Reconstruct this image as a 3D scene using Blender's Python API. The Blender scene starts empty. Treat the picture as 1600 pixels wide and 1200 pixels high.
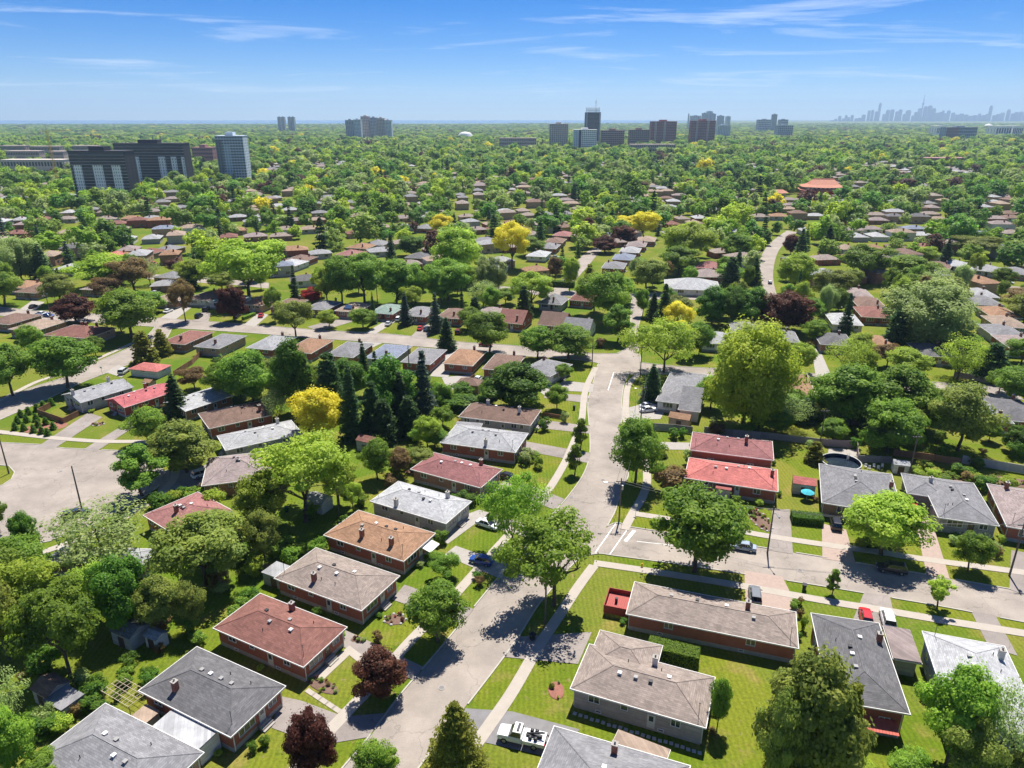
import bpy, bmesh, math, random
import numpy as np
from mathutils import Vector, Matrix
random.seed(7)
HAZE = 6.5e-5
RNG = np.random.default_rng(11)
SC = bpy.context.scene
COL = SC.collection

# ---------------------------------------------------------------- camera
F, HZ, H = 1111.0, 184.0, 72.0          # focal length in photo pixels, horizon row, camera height in metres
TH = math.atan((600 - HZ) / F); CT, ST = math.cos(TH), math.sin(TH)
cam = bpy.data.cameras.new('camera'); camo = bpy.data.objects.new('camera', cam); COL.objects.link(camo)
cam.sensor_width = 36; cam.lens = 36 * F / 1600
cam.clip_start = 0.5; cam.clip_end = 120000
camo.location = (0, 0, H); camo.rotation_euler = (math.pi / 2 - TH, 0, 0)
SC.camera = camo

# ---------------------------------------------------------------- sun, sky, exposure
SUN_EL, SUN_AZ = math.radians(63), math.radians(74)    # azimuth: from +X towards +Y
sv = Vector((math.cos(SUN_EL) * math.cos(SUN_AZ), math.cos(SUN_EL) * math.sin(SUN_AZ), math.sin(SUN_EL)))
sl = bpy.data.lights.new('sun', 'SUN'); sl.energy = 4.8; sl.angle = math.radians(0.53); sl.color = (1.0, .96, .88)
so = bpy.data.objects.new('sun', sl); COL.objects.link(so)
so.rotation_euler = (-sv).to_track_quat('-Z', 'Y').to_euler(); so.location = sv * 300
W = bpy.data.worlds.new('World'); SC.world = W; W.use_nodes = True
nt = W.node_tree; nt.nodes.clear()
def wn(t, **k):
    n = nt.nodes.new(t)
    for a, v in k.items(): setattr(n, a, v)
    return n
sky = wn('ShaderNodeTexSky', sky_type='NISHITA', sun_disc=False)
sky.sun_elevation = SUN_EL; sky.sun_rotation = math.pi / 2 - SUN_AZ
sky.altitude = 3000; sky.air_density = 1.0; sky.dust_density = 0.0; sky.ozone_density = 6.0
tc = wn('ShaderNodeTexCoord'); sep = wn('ShaderNodeSeparateXYZ'); nt.links.new(tc.outputs['Generated'], sep.inputs[0])
mx = wn('ShaderNodeMath', operation='MAXIMUM'); mx.inputs[1].default_value = .02; nt.links.new(sep.outputs[2], mx.inputs[0])
ad = wn('ShaderNodeMath', operation='ADD'); ad.inputs[1].default_value = .05; nt.links.new(mx.outputs[0], ad.inputs[0])
dx = wn('ShaderNodeMath', operation='DIVIDE'); nt.links.new(sep.outputs[0], dx.inputs[0]); nt.links.new(ad.outputs[0], dx.inputs[1])
dy = wn('ShaderNodeMath', operation='DIVIDE'); nt.links.new(sep.outputs[1], dy.inputs[0]); nt.links.new(ad.outputs[0], dy.inputs[1])
cmb = wn('ShaderNodeCombineXYZ'); nt.links.new(dx.outputs[0], cmb.inputs[0]); nt.links.new(dy.outputs[0], cmb.inputs[1])
mp = wn('ShaderNodeMapping'); mp.inputs['Scale'].default_value = (.34, .62, 1); mp.inputs['Rotation'].default_value = (0, 0, .22); mp.inputs['Location'].default_value = (3.1, .4, 0)
nt.links.new(cmb.outputs[0], mp.inputs[0])
n1 = wn('ShaderNodeTexNoise'); n1.inputs['Scale'].default_value = 1.15; n1.inputs['Detail'].default_value = 9; n1.inputs['Roughness'].default_value = .62; n1.inputs['Distortion'].default_value = .9
nt.links.new(mp.outputs[0], n1.inputs['Vector'])
r1 = wn('ShaderNodeMapRange'); r1.inputs[1].default_value = .54; r1.inputs[2].default_value = .74; r1.inputs[3].default_value = 0; r1.inputs[4].default_value = .62
nt.links.new(n1.outputs[0], r1.inputs[0])
hs = wn('ShaderNodeHueSaturation'); hs.inputs['Saturation'].default_value = 1.45; hs.inputs['Hue'].default_value = .512; nt.links.new(sky.outputs[0], hs.inputs['Color'])
mxc = wn('ShaderNodeMix', data_type='RGBA'); mxc.inputs['B'].default_value = (10.0, 10.5, 11.4, 1)
nt.links.new(r1.outputs[0], mxc.inputs['Factor']); nt.links.new(hs.outputs[0], mxc.inputs['A'])
bg = wn('ShaderNodeBackground'); bg.inputs['Strength'].default_value = .065
out = wn('ShaderNodeOutputWorld'); nt.links.new(mxc.outputs['Result'], bg.inputs[0]); nt.links.new(bg.outputs[0], out.inputs[0])
SC.view_settings.view_transform = 'Standard'; SC.view_settings.look = 'None'
SC.view_settings.gamma = 1; SC.view_settings.use_curve_mapping = False
SC.view_settings.exposure = .84
SC.render.engine = 'CYCLES'
cy = SC.cycles
cy.use_denoising = True
try: cy.denoiser = 'OPENIMAGEDENOISE'
except Exception: pass
cy.max_bounces = 8; cy.diffuse_bounces = 4; cy.glossy_bounces = 2; cy.transmission_bounces = 6; cy.transparent_max_bounces = 8; cy.volume_bounces = 0
cy.use_adaptive_sampling = True; cy.adaptive_threshold = .02
cy.sample_clamp_indirect = 6

# ---------------------------------------------------------------- pixel -> place
def g(x, y, z=0.0):
    u = (x - 800) / F; v = (y - 600) / F
    Z = -ST - v * CT
    t = (H - z) / -Z
    return (u * t, (CT - v * ST) * t)
def proj(X, Y, Z):
    dz = Z - H; d = Y * CT - dz * ST; up = Y * ST + dz * CT
    return (800 + F * X / d, 600 - F * up / d, d)
def smooth(pts, n=6):
    P = [Vector((a[0], a[1])) for a in pts]; out = []
    for i in range(len(P) - 1):
        p0 = P[max(i - 1, 0)]; p1 = P[i]; p2 = P[i + 1]; p3 = P[min(i + 2, len(P) - 1)]
        for k in range(n):
            t = k / n
            out.append(.5 * ((2 * p1) + (p2 - p0) * t + (2 * p0 - 5 * p1 + 4 * p2 - p3) * t * t + (3 * p1 - p0 - 3 * p2 + p3) * t ** 3))
    out.append(P[-1]); return out
def gs(pxs, n=6): return smooth([g(*q) for q in pxs], n)
def inside(pt, poly):
    x, y = pt; c = False; j = len(poly) - 1
    for i in range(len(poly)):
        xi, yi = poly[i]; xj, yj = poly[j]
        if (yi > y) != (yj > y) and x < (xj - xi) * (y - yi) / (yj - yi) + xi: c = not c
        j = i
    return c

# ---------------------------------------------------------------- materials
MATS = {}
def mat(name, col, rough=.85, var=.18, scale=2.0, bump=0.0, rnd=0.0, spec=.25, metal=0.0, kind=None, col2=None, scale2=None):
    if name in MATS: return MATS[name]
    m = bpy.data.materials.new(name); m.use_nodes = True; MATS[name] = m
    t = m.node_tree; n = t.nodes; l = t.links; b = n['Principled BSDF']
    b.inputs['Roughness'].default_value = rough; b.inputs['Metallic'].default_value = metal
    b.inputs['Specular IOR Level'].default_value = spec
    co = n.new('ShaderNodeTexCoord')
    nz = n.new('ShaderNodeTexNoise'); nz.inputs['Scale'].default_value = scale; nz.inputs['Detail'].default_value = 6; nz.inputs['Roughness'].default_value = .65
    l.new(co.outputs['Object'], nz.inputs['Vector'])
    ra = n.new('ShaderNodeMapRange'); ra.inputs[1].default_value = .28; ra.inputs[2].default_value = .72
    ra.inputs[3].default_value = 1 - var; ra.inputs[4].default_value = 1 + var
    l.new(nz.outputs[0], ra.inputs[0])
    fac = ra.outputs[0]
    base = None
    if kind in ('brick', 'shingle', 'block', 'siding'):
        bt = n.new('ShaderNodeTexBrick')
        if kind == 'brick': s, mo, bw, bh = 1.0, .012, .22, .075
        elif kind == 'shingle': s, mo, bw, bh = 1.0, .012, .55, .22
        elif kind == 'siding': s, mo, bw, bh = 1.0, .012, 4.0, .16
        else: s, mo, bw, bh = 1.0, .015, .5, .24
        bt.inputs['Scale'].default_value = s; bt.inputs['Mortar Size'].default_value = mo
        bt.inputs['Brick Width'].default_value = bw; bt.inputs['Row Height'].default_value = bh
        k = 1.5 if kind == 'brick' else .62
        bt.inputs['Color1'].default_value = (*[c * (1 - var) for c in col], 1)
        bt.inputs['Color2'].default_value = (*[min(1, c * (1 + var)) for c in col], 1)
        bt.inputs['Mortar'].default_value = (*[min(1, c * k) for c in col], 1)
        # wall bricks run round the corner: use x+y along the wall, z up;  shingles: x and slope height
        sx = n.new('ShaderNodeSeparateXYZ'); l.new(co.outputs['Object'], sx.inputs[0])
        am = n.new('ShaderNodeMath'); am.operation = 'ADD'; l.new(sx.outputs[0], am.inputs[0]); l.new(sx.outputs[1], am.inputs[1])
        cb = n.new('ShaderNodeCombineXYZ'); l.new(am.outputs[0], cb.inputs[0])
        zz = sx.outputs[2]
        if kind == 'shingle':
            zm = n.new('ShaderNodeMath'); zm.operation = 'MULTIPLY'; zm.inputs[1].default_value = 2.6; l.new(zz, zm.inputs[0]); zz = zm.outputs[0]
        l.new(zz, cb.inputs[1]); l.new(cb.outputs[0], bt.inputs['Vector'])
        base = bt.outputs['Color']
    elif col2 is not None:
        n2 = n.new('ShaderNodeTexNoise'); n2.inputs['Scale'].default_value = scale2 or .15; n2.inputs['Detail'].default_value = 4
        l.new(co.outputs['Object'], n2.inputs['Vector'])
        r2 = n.new('ShaderNodeMapRange'); r2.inputs[1].default_value = .38; r2.inputs[2].default_value = .62; l.new(n2.outputs[0], r2.inputs[0])
        mxx = n.new('ShaderNodeMix'); mxx.data_type = 'RGBA'; mxx.inputs['A'].default_value = (*col, 1); mxx.inputs['B'].default_value = (*col2, 1)
        l.new(r2.outputs[0], mxx.inputs['Factor']); base = mxx.outputs['Result']
    mul = n.new('ShaderNodeMix'); mul.data_type = 'RGBA'; mul.blend_type = 'MULTIPLY'; mul.inputs['Factor'].default_value = 1
    if base is not None: l.new(base, mul.inputs['A'])
    else: mul.inputs['A'].default_value = (*col, 1)
    l.new(fac, mul.inputs['B'])
    outc = mul.outputs['Result']
    if rnd:
        oi = n.new('ShaderNodeObjectInfo'); r3 = n.new('ShaderNodeMapRange'); r3.inputs[3].default_value = 1 - rnd; r3.inputs[4].default_value = 1 + rnd
        l.new(oi.outputs['Random'], r3.inputs[0])
        m3 = n.new('ShaderNodeMix'); m3.data_type = 'RGBA'; m3.blend_type = 'MULTIPLY'; m3.inputs['Factor'].default_value = 1
        l.new(outc, m3.inputs['A']); l.new(r3.outputs[0], m3.inputs['B']); outc = m3.outputs['Result']
    l.new(outc, b.inputs['Base Color'])
    if bump:
        bp = n.new('ShaderNodeBump'); bp.inputs['Strength'].default_value = bump; bp.inputs['Distance'].default_value = .05
        n4 = n.new('ShaderNodeTexNoise'); n4.inputs['Scale'].default_value = scale * 6; n4.inputs['Detail'].default_value = 4
        l.new(co.outputs['Object'], n4.inputs['Vector']); l.new(n4.outputs[0], bp.inputs['Height']); l.new(bp.outputs[0], b.inputs['Normal'])
    return m

GLASS = mat('window_glass', (.045, .055, .065), .08, .25, .8, spec=.8)
WHITE = mat('white_paint', (.74, .73, .71), .55, .06, 3)
FASCIA = mat('fascia_paint', (.70, .68, .64), .5, .08, 2)
CONC = mat('concrete', (0.336, 0.307, 0.277), .9, .12, 1.2, bump=.2)
FOUND = mat('foundation_block', (.34, .32, .29), .9, .15, 1.5)
DARKM = mat('dark_metal', (.04, .04, .045), .5, .1, 3)
STEEL = mat('galvanised_steel', (.45, .46, .47), .4, .1, 3, metal=.6)
WOODP = mat('pole_wood', (.14, .115, .095), .9, .25, 2)
ROOFC = {'brown': (0.178, 0.114, 0.089), 'redbrown': (0.200, 0.092, 0.074), 'beige': (0.259, 0.210, 0.181), 'tan': (0.296, 0.222, 0.170), 'grey': (0.200, 0.196, 0.203),
         'darkgrey': (0.126, 0.122, 0.126), 'lightgrey': (0.296, 0.296, 0.303), 'white': (0.363, 0.363, 0.370), 'orange': (0.275, 0.160, 0.098), 'red': (0.414, 0.111, 0.104),
         'pinkred': (0.429, 0.126, 0.133), 'brightred': (0.42, 0.135, 0.12), 'green': (0.185, 0.244, 0.215), 'bluegrey': (0.185, 0.207, 0.266), 'rosered': (0.266, 0.122, 0.114), 'mauve': (0.255, 0.205, 0.195), 'maroon': (0.244, 0.107, 0.104)}
def roofmat(c): return mat('shingles_' + c, ROOFC[c], .9, .20, .55, bump=.25, rnd=.08, kind='shingle')
WALLC = {'redbrick': ((.27, .095, .065), 'brick'), 'brownbrick': ((.25, .14, .10), 'brick'), 'tanbrick': ((.36, .25, .18), 'brick'), 'greysiding': ((.40, .39, .38), 'siding'),
         'beigewall': ((.46, .41, .35), 'siding'), 'whitewall': ((.66, .64, .61), 'siding'), 'stone': ((.30, .29, .28), 'block'), 'redsiding': ((.40, .09, .075), 'siding'), 'mauvewall': ((.33, .29, .28), 'siding')}
def wallmat(c):
    a, k = WALLC[c]; return mat('wall_' + c, a, .9, .14, .9, rnd=.08, kind=k)

# ---------------------------------------------------------------- mesh helpers
class MB:
    def __init__(s): s.v = []; s.f = []
    def add(s, vs, fs):
        k = len(s.v); s.v += [tuple(v) for v in vs]; s.f += [tuple(i + k for i in f) for f in fs]; return s
    def box(s, x0, x1, y0, y1, z0, z1):
        return s.add([(x0, y0, z0), (x1, y0, z0), (x1, y1, z0), (x0, y1, z0), (x0, y0, z1), (x1, y0, z1), (x1, y1, z1), (x0, y1, z1)],
                     [(3, 2, 1, 0), (4, 5, 6, 7), (0, 1, 5, 4), (1, 2, 6, 5), (2, 3, 7, 6), (3, 0, 4, 7)])
    def tube(s, p, q, r0, r1=None, n=6, cap=True):
        r1 = r0 if r1 is None else r1
        p = Vector(p); q = Vector(q); d = (q - p).normalized(); a = d.orthogonal().normalized(); b = d.cross(a)
        vs = []
        for c, r in ((p, r0), (q, r1)):
            for i in range(n):
                t = 2 * math.pi * i / n; vs.append(c + a * (r * math.cos(t)) + b * (r * math.sin(t)))
        fs = [(i, (i + 1) % n, n + (i + 1) % n, n + i) for i in range(n)]
        if cap: fs += [tuple(range(n))[::-1], tuple(range(n, 2 * n))]
        return s.add(vs, fs)
    def lathe(s, prof, n=12, c=(0, 0)):
        vs = []; fs = []
        for r, z in prof:
            for i in range(n):
                t = 2 * math.pi * i / n; vs.append((c[0] + r * math.cos(t), c[1] + r * math.sin(t), z))
        for k in range(len(prof) - 1):
            for i in range(n):
                j = (i + 1) % n; fs.append((k * n + i, k * n + j, (k + 1) * n + j, (k + 1) * n + i))
        fs.append(tuple(range((len(prof) - 1) * n, len(prof) * n)))
        return s.add(vs, fs)
    def prism(s, poly, z0, z1):
        n = len(poly)
        return s.add([(x, y, z0) for x, y in poly] + [(x, y, z1) for x, y in poly],
                     [tuple(range(n))[::-1], tuple(range(n, 2 * n))] + [(i, (i + 1) % n, n + (i + 1) % n, n + i) for i in range(n)])
    def mesh(s, name):
        m = bpy.data.meshes.new(name); m.from_pydata(s.v, [], s.f); m.update(); return m
    def build(s, name, m, parent=None, loc=(0, 0, 0), rz=0.0, smooth=False):
        return mobj(name, s.mesh(name), m, parent, loc, rz, smooth)
def mobj(name, me, m, parent=None, loc=(0, 0, 0), rz=0.0, smooth=False):
    if m is not None and not me.materials: me.materials.append(m)
    o = bpy.data.objects.new(name, me); COL.objects.link(o)
    if m is not None and me.materials[0] is not m:
        o.material_slots[0].link = 'OBJECT'; o.material_slots[0].material = m
    if parent is not None: o.parent = parent
    o.location = loc; o.rotation_euler = (0, 0, rz)
    if smooth:
        for p in me.polygons: p.use_smooth = True
    return o
def tag(o, label, cat, group=None):
    o['label'] = label; o['category'] = cat
    if group: o['group'] = group
    return o
def thing(name, label, cat, loc=(0, 0, 0), rz=0.0, group=None):
    o = bpy.data.objects.new(name, None); COL.objects.link(o); o.empty_display_size = .5
    o.location = loc; o.rotation_euler = (0, 0, rz)
    return tag(o, label, cat, group)
def structure(o, kind='structure'): o['kind'] = kind; return o
MESHES = {}
def shared(key, fn):
    if key not in MESHES: MESHES[key] = fn()
    return MESHES[key]

# ---------------------------------------------------------------- ground, roads, pavements
def ground_material():
    m = bpy.data.materials.new('grass_ground'); m.use_nodes = True
    t = m.node_tree; n = t.nodes; l = t.links; b = n['Principled BSDF']; b.inputs['Roughness'].default_value = .95; b.inputs['Specular IOR Level'].default_value = .1
    co = n.new('ShaderNodeTexCoord')
    def noise(sc, det=4):
        q = n.new('ShaderNodeTexNoise'); q.inputs['Scale'].default_value = sc; q.inputs['Detail'].default_value = det; q.inputs['Roughness'].default_value = .6
        l.new(co.outputs['Object'], q.inputs['Vector']); return q.outputs[0]
    def ramp(src, a, b2):
        q = n.new('ShaderNodeMapRange'); q.inputs[1].default_value = a; q.inputs[2].default_value = b2; l.new(src, q.inputs[0]); return q.outputs[0]
    def mix(f, A, B, bt='MIX'):
        q = n.new('ShaderNodeMix'); q.data_type = 'RGBA'; q.blend_type = bt
        if isinstance(f, float): q.inputs['Factor'].default_value = f
        else: l.new(f, q.inputs['Factor'])
        for nm, v in (('A', A), ('B', B)):
            if isinstance(v, tuple): q.inputs[nm].default_value = (*v, 1)
            else: l.new(v, q.inputs[nm])
        return q.outputs['Result']
    c = mix(ramp(noise(.045, 3), .42, .58), (0.096, 0.144, 0.009), (0.148, 0.169, 0.015))
    c = mix(ramp(noise(.16, 5), .53, .70), c, (0.215, 0.176, 0.047))
    c = mix(ramp(noise(.5, 5), .56, .78), c, (0.058, 0.101, 0.007))
    vo = n.new('ShaderNodeTexVoronoi'); vo.inputs['Scale'].default_value = .058; l.new(co.outputs['Object'], vo.inputs['Vector'])
    sp = n.new('ShaderNodeSeparateColor'); l.new(vo.outputs['Color'], sp.inputs[0])
    c = mix(ramp(sp.outputs[0], .35, 1.5), c, (0.073, 0.142, 0.010)); c = mix(ramp(sp.outputs[1], .45, 1.7), c, (0.206, 0.181, 0.039))
    c = mix(ramp(noise(.85, 6), .60, .74), c, (0.215, 0.172, 0.073))
    fine = n.new('ShaderNodeMapRange'); fine.inputs[1].default_value = .25; fine.inputs[2].default_value = .75; fine.inputs[3].default_value = .68; fine.inputs[4].default_value = 1.32
    l.new(noise(2.6, 8), fine.inputs[0]); c = mix(1.0, c, fine.outputs[0], 'MULTIPLY')
    wv = n.new('ShaderNodeTexWave'); wv.inputs['Scale'].default_value = .42; wv.inputs['Distortion'].default_value = 1.5; wv.inputs['Detail'].default_value = 2; l.new(co.outputs['Object'], wv.inputs['Vector'])
    ws = n.new('ShaderNodeMapRange'); ws.inputs[3].default_value = .92; ws.inputs[4].default_value = 1.08; l.new(wv.outputs['Fac'], ws.inputs[0]); c = mix(1.0, c, ws.outputs[0], 'MULTIPLY')
    l.new(c, b.inputs['Base Color'])
    bp = n.new('ShaderNodeBump'); bp.inputs['Strength'].default_value = .5; bp.inputs['Distance'].default_value = .08
    l.new(noise(5.0, 6), bp.inputs['Height']); l.new(bp.outputs[0], b.inputs['Normal'])
    return m
GRASS = ground_material()
gp = [(-16000, -150), (16000, -150), (22000, 9000), (22000, 21000), (3800, 21000), (3300, 12500), (1500, 10500), (-3000, 9800), (-16000, 8800)]
structure(MB().add([(x, y, 0) for x, y in gp], [tuple(range(len(gp)))]).build('ground', GRASS))
WATER = mat('lake_water', (.05, .12, .18), .18, .1, .001, spec=.5)
structure(MB().add([(-24000, 8000, -2), (24000, 8000, -2), (24000, 25000, -2), (-24000, 25000, -2)], [(0, 1, 2, 3)]).build('lake', WATER))

def road_material(name='road_asphalt', base=(0.256, 0.220, 0.190)):
    m = bpy.data.materials.new(name); m.use_nodes = True
    t = m.node_tree; n = t.nodes; l = t.links; b = n['Principled BSDF']; b.inputs['Roughness'].default_value = .85; b.inputs['Specular IOR Level'].default_value = .2
    co = n.new('ShaderNodeTexCoord')
    n1 = n.new('ShaderNodeTexNoise'); n1.inputs['Scale'].default_value = .12; n1.inputs['Detail'].default_value = 8; n1.inputs['Roughness'].default_value = .7
    l.new(co.outputs['Object'], n1.inputs['Vector'])
    n2 = n.new('ShaderNodeTexNoise'); n2.inputs['Scale'].default_value = 6; n2.inputs['Detail'].default_value = 3; l.new(co.outputs['Object'], n2.inputs['Vector'])
    vo = n.new('ShaderNodeTexVoronoi'); vo.feature = 'DISTANCE_TO_EDGE'; vo.inputs['Scale'].default_value = .10; vo.inputs['Randomness'].default_value = 1
    wa = n.new('ShaderNodeMix'); wa.data_type = 'RGBA'; wa.inputs['Factor'].default_value = .06
    l.new(co.outputs['Object'], wa.inputs['A']); 
    n3 = n.new('ShaderNodeTexNoise'); n3.inputs['Scale'].default_value = .5; n3.inputs['Detail'].default_value = 5; l.new(co.outputs['Object'], n3.inputs['Vector'])
    sc = n.new('ShaderNodeVectorMath'); sc.operation = 'SCALE'; sc.inputs['Scale'].default_value = 3.0; l.new(n3.outputs['Color'], sc.inputs[0])
    av = n.new('ShaderNodeVectorMath'); av.operation = 'ADD'; l.new(co.outputs['Object'], av.inputs[0]); l.new(sc.outputs[0], av.inputs[1])
    l.new(av.outputs[0], vo.inputs['Vector'])
    cr = n.new('ShaderNodeMapRange'); cr.inputs[1].default_value = .002; cr.inputs[2].default_value = .008; cr.inputs[3].default_value = .76; cr.inputs[4].default_value = 1; l.new(vo.outputs['Distance'], cr.inputs[0])
    r = n.new('ShaderNodeMapRange'); r.inputs[1].default_value = .3; r.inputs[2].default_value = .7; r.inputs[3].default_value = .86; r.inputs[4].default_value = 1.45; l.new(n1.outputs[0], r.inputs[0])
    r2 = n.new('ShaderNodeMapRange'); r2.inputs[1].default_value = .3; r2.inputs[2].default_value = .7; r2.inputs[3].default_value = .93; r2.inputs[4].default_value = 1.07; l.new(n2.outputs[0], r2.inputs[0])
    a = n.new('ShaderNodeMath'); a.operation = 'MULTIPLY'; l.new(r.outputs[0], a.inputs[0]); l.new(cr.outputs[0], a.inputs[1])
    a2 = n.new('ShaderNodeMath'); a2.operation = 'MULTIPLY'; l.new(a.outputs[0], a2.inputs[0]); l.new(r2.outputs[0], a2.inputs[1])
    mu = n.new('ShaderNodeMix'); mu.data_type = 'RGBA'; mu.blend_type = 'MULTIPLY'; mu.inputs['Factor'].default_value = 1; mu.inputs['A'].default_value = (*base, 1); l.new(a2.outputs[0], mu.inputs['B'])
    l.new(mu.outputs['Result'], b.inputs['Base Color'])
    return m
ROAD = road_material()
DRIVE = road_material('driveway_asphalt', (0.227, 0.197, 0.178))
PINK = mat('pink_paving', (0.361, 0.273, 0.231), .9, .10, 1.5)
SIDEW = mat('sidewalk_concrete', (0.386, 0.340, 0.290), .9, .08, .6, bump=.1)
KERB = mat('kerb_concrete', (0.395, 0.370, 0.319), .9, .10, 1.0)
MARK = mat('road_paint', (.80, .79, .76), .7, .1, 3)
DARKTAR = mat('dark_asphalt', (.20, .19, .19), .9, .15, .6)

ROADPOLYS = []; DRIVEPOLYS = []
_z = [0.010]
def nextz(): _z[0] += .004; return _z[0]
def strip_road(name, L, R, n=8):
    a = gs(L, n); b = gs(R, n)
    # resample both sides to the same count
    def res(p, k):
        d = [0]
        for i in range(1, len(p)): d.append(d[-1] + (p[i] - p[i - 1]).length)
        o = []; j = 0
        for i in range(k):
            t = d[-1] * i / (k - 1)
            while j < len(d) - 2 and d[j + 1] < t: j += 1
            u = (t - d[j]) / max(1e-6, d[j + 1] - d[j]); o.append(p[j].lerp(p[j + 1], u))
        return o
    k = max(len(a), len(b)); a2 = res(a, k); b2 = res(b, k); z = nextz()
    vs = [(p.x, p.y, z) for p in a2] + [(p.x, p.y, z) for p in b2]
    o = MB().add(vs, [(i, k + i, k + i + 1, i + 1) for i in range(k - 1)]).build(name, ROAD); structure(o)
    ROADPOLYS.append([tuple(p) for p in a2] + [tuple(p) for p in b2[::-1]])
    return a, b
def polysheet(name, px, m, z=None, road=False):
    P = [g(*q) for q in px]; z = nextz() if z is None else z
    o = structure(MB().add([(x, y, z) for x, y in P], [tuple(range(len(P)))]).build(name, m))
    (ROADPOLYS if road else DRIVEPOLYS).append(P); return o

R1L = [(515, 1228), (537, 1200), (575, 1155), (622, 1092), (660, 1047), (700, 1000), (780, 902), (818, 860), (857, 812), (890, 774), (913, 740), (922, 710), (922, 675), (919, 637), (922, 615), (929, 592), (938, 566), (975, 547), (984, 535), (986, 490), (987, 458)]
R1R = [(632, 1228), (655, 1197), (690, 1151), (730, 1100), (800, 1008), (837, 950), (852, 931), (893, 883), (928, 852), (957, 806), (966, 780), (974, 758), (981, 741), (972, 715), (969, 685), (971, 652), (971, 625), (975, 600), (985, 580), (1000, 565), (996, 540), (997, 512), (1003, 490), (1009, 475), (1022, 460)]
E1 = strip_road('road', R1L, R1R)
R2U = [(930, 835), (962, 818), (985, 824), (1050, 834), (1145, 849), (1285, 871), (1415, 893), (1480, 904), (1600, 925), (1680, 940)]
R2D = [(905, 870), (935, 865), (960, 868), (1050, 880), (1165, 897), (1280, 915), (1400, 935), (1475, 948), (1600, 972), (1680, 988)]
E2 = strip_road('road', R2U, R2D)
R3U = [(-60, 476), (0, 480), (60, 486), (160, 491), (250, 497), (375, 506), (500, 516), (607, 522), (712, 534), (800, 540), (917, 552), (985, 552)]
R3D = [(-60, 488), (0, 493), (60, 499), (160, 505), (260, 512), (325, 516), (400, 521), (515, 530), (600, 536), (650, 541), (760, 550), (815, 556), (917, 564), (985, 582)]
E3 = strip_road('road', R3U, R3D)
R4U = [(985, 565), (1050, 572), (1100, 575), (1225, 581), (1330, 588), (1440, 596), (1490, 601), (1550, 617), (1640, 648)]
R4D = [(975, 585), (1050, 585), (1100, 588), (1225, 597), (1330, 605), (1440, 613), (1490, 619), (1540, 636), (1640, 676)]
E4 = strip_road('road', R4U, R4D)
E5 = strip_road('road', [(770, 446), (860, 453), (990, 456), (1100, 459), (1230, 466)], [(770, 455), (860, 462), (990, 467), (1100, 469), (1230, 478)])
E6 = strip_road('road', [(858, 457), (885, 430), (902, 408), (915, 395), (930, 386)], [(882, 460), (900, 437), (922, 412), (934, 397), (945, 387)])
E7 = strip_road('road', [(1197, 478), (1190, 437), (1187, 410), (1195, 390), (1210, 374), (1230, 360)], [(1225, 480), (1212, 455), (1208, 425), (1215, 395), (1229, 377), (1245, 363)])
E9 = strip_road('road', [(-70, 655), (0, 627), (50, 606), (100, 590), (140, 571), (207, 541), (235, 520), (246, 505)], [(-70, 688), (0, 656), (60, 630), (130, 597), (185, 576), (228, 557), (255, 536), (268, 514)])
E11 = strip_road('road', [(1480, 436), (1530, 442), (1600, 449), (1680, 458)], [(1480, 444), (1530, 452), (1600, 461), (1680, 472)])
E12 = strip_road('road', [(230, 428), (300, 432), (360, 436), (420, 442)], [(230, 436), (300, 441), (360, 445), (420, 451)])
COURT = [(-90, 694), (0, 692), (60, 695), (100, 701), (150, 703), (190, 705), (225, 715), (250, 728), (258, 745), (245, 762), (222, 778), (195, 793), (150, 818), (110, 832), (80, 845), (50, 851), (20, 858), (-90, 880), (-90, 775), (-20, 766), (5, 758), (19, 749), (24, 738), (15, 728), (-90, 718)]
polysheet('road', COURT, ROAD, road=True)

def offset(p, d):
    o = []
    for i in range(len(p)):
        t = (p[min(i + 1, len(p) - 1)] - p[max(i - 1, 0)]).normalized(); o.append(p[i] + Vector((-t.y, t.x)) * d)
    return o
S_DONE = []
def sidewalk(px, w=1.7, name='sidewalk'):
    p = gs(px, 6); a = offset(p, w / 2); b = offset(p, -w / 2); k = len(p); z = .080 + .004 * len(S_DONE); S_DONE.append(1)
    vs = [(q.x, q.y, z) for q in a] + [(q.x, q.y, z) for q in b] + [(q.x, q.y, -.05) for q in a] + [(q.x, q.y, -.05) for q in b]
    fs = [(i, k + i, k + i + 1, i + 1) for i in range(k - 1)] + [(2 * k + i, i, i + 1, 2 * k + i + 1) for i in range(k - 1)] + [(k + i, 3 * k + i, 3 * k + i + 1, k + i + 1) for i in range(k - 1)]
    structure(MB().add(vs, fs).build(name, SIDEW))
    DRIVEPOLYS.append([tuple(q) for q in a] + [tuple(q) for q in b[::-1]])
S = [[(440, 1228), (515, 1142), (575, 1078), (640, 1003), (690, 953), (733, 905), (800, 830), (850, 775), (880, 728), (897, 690), (908, 660), (911, 638), (913, 618), (919, 598), (931, 574)],
     [(695, 1232), (760, 1140), (800, 1082), (842, 1010), (875, 960), (905, 915), (928, 884)],
     [(928, 880), (970, 886), (1050, 898), (1160, 916), (1300, 941), (1375, 953), (1475, 970), (1600, 990), (1680, 1004)],
     [(985, 802), (1050, 812), (1150, 829), (1200, 838), (1300, 853), (1375, 863), (1450, 875), (1600, 895), (1680, 907)],
     [(975, 828), (990, 800), (1003, 778), (1011, 752), (1007, 722), (992, 692), (979, 660), (978, 628), (983, 600), (1003, 580)],
     [(-40, 670), (0, 675), (50, 681), (100, 686), (160, 690), (225, 691), (255, 700), (272, 720), (273, 745), (258, 765), (235, 785), (212, 797), (175, 822), (130, 840), (70, 862), (0, 880)],
     [(-40, 642), (0, 626), (55, 598), (100, 583), (150, 562), (208, 536)]]
for q in S: sidewalk(q)

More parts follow.
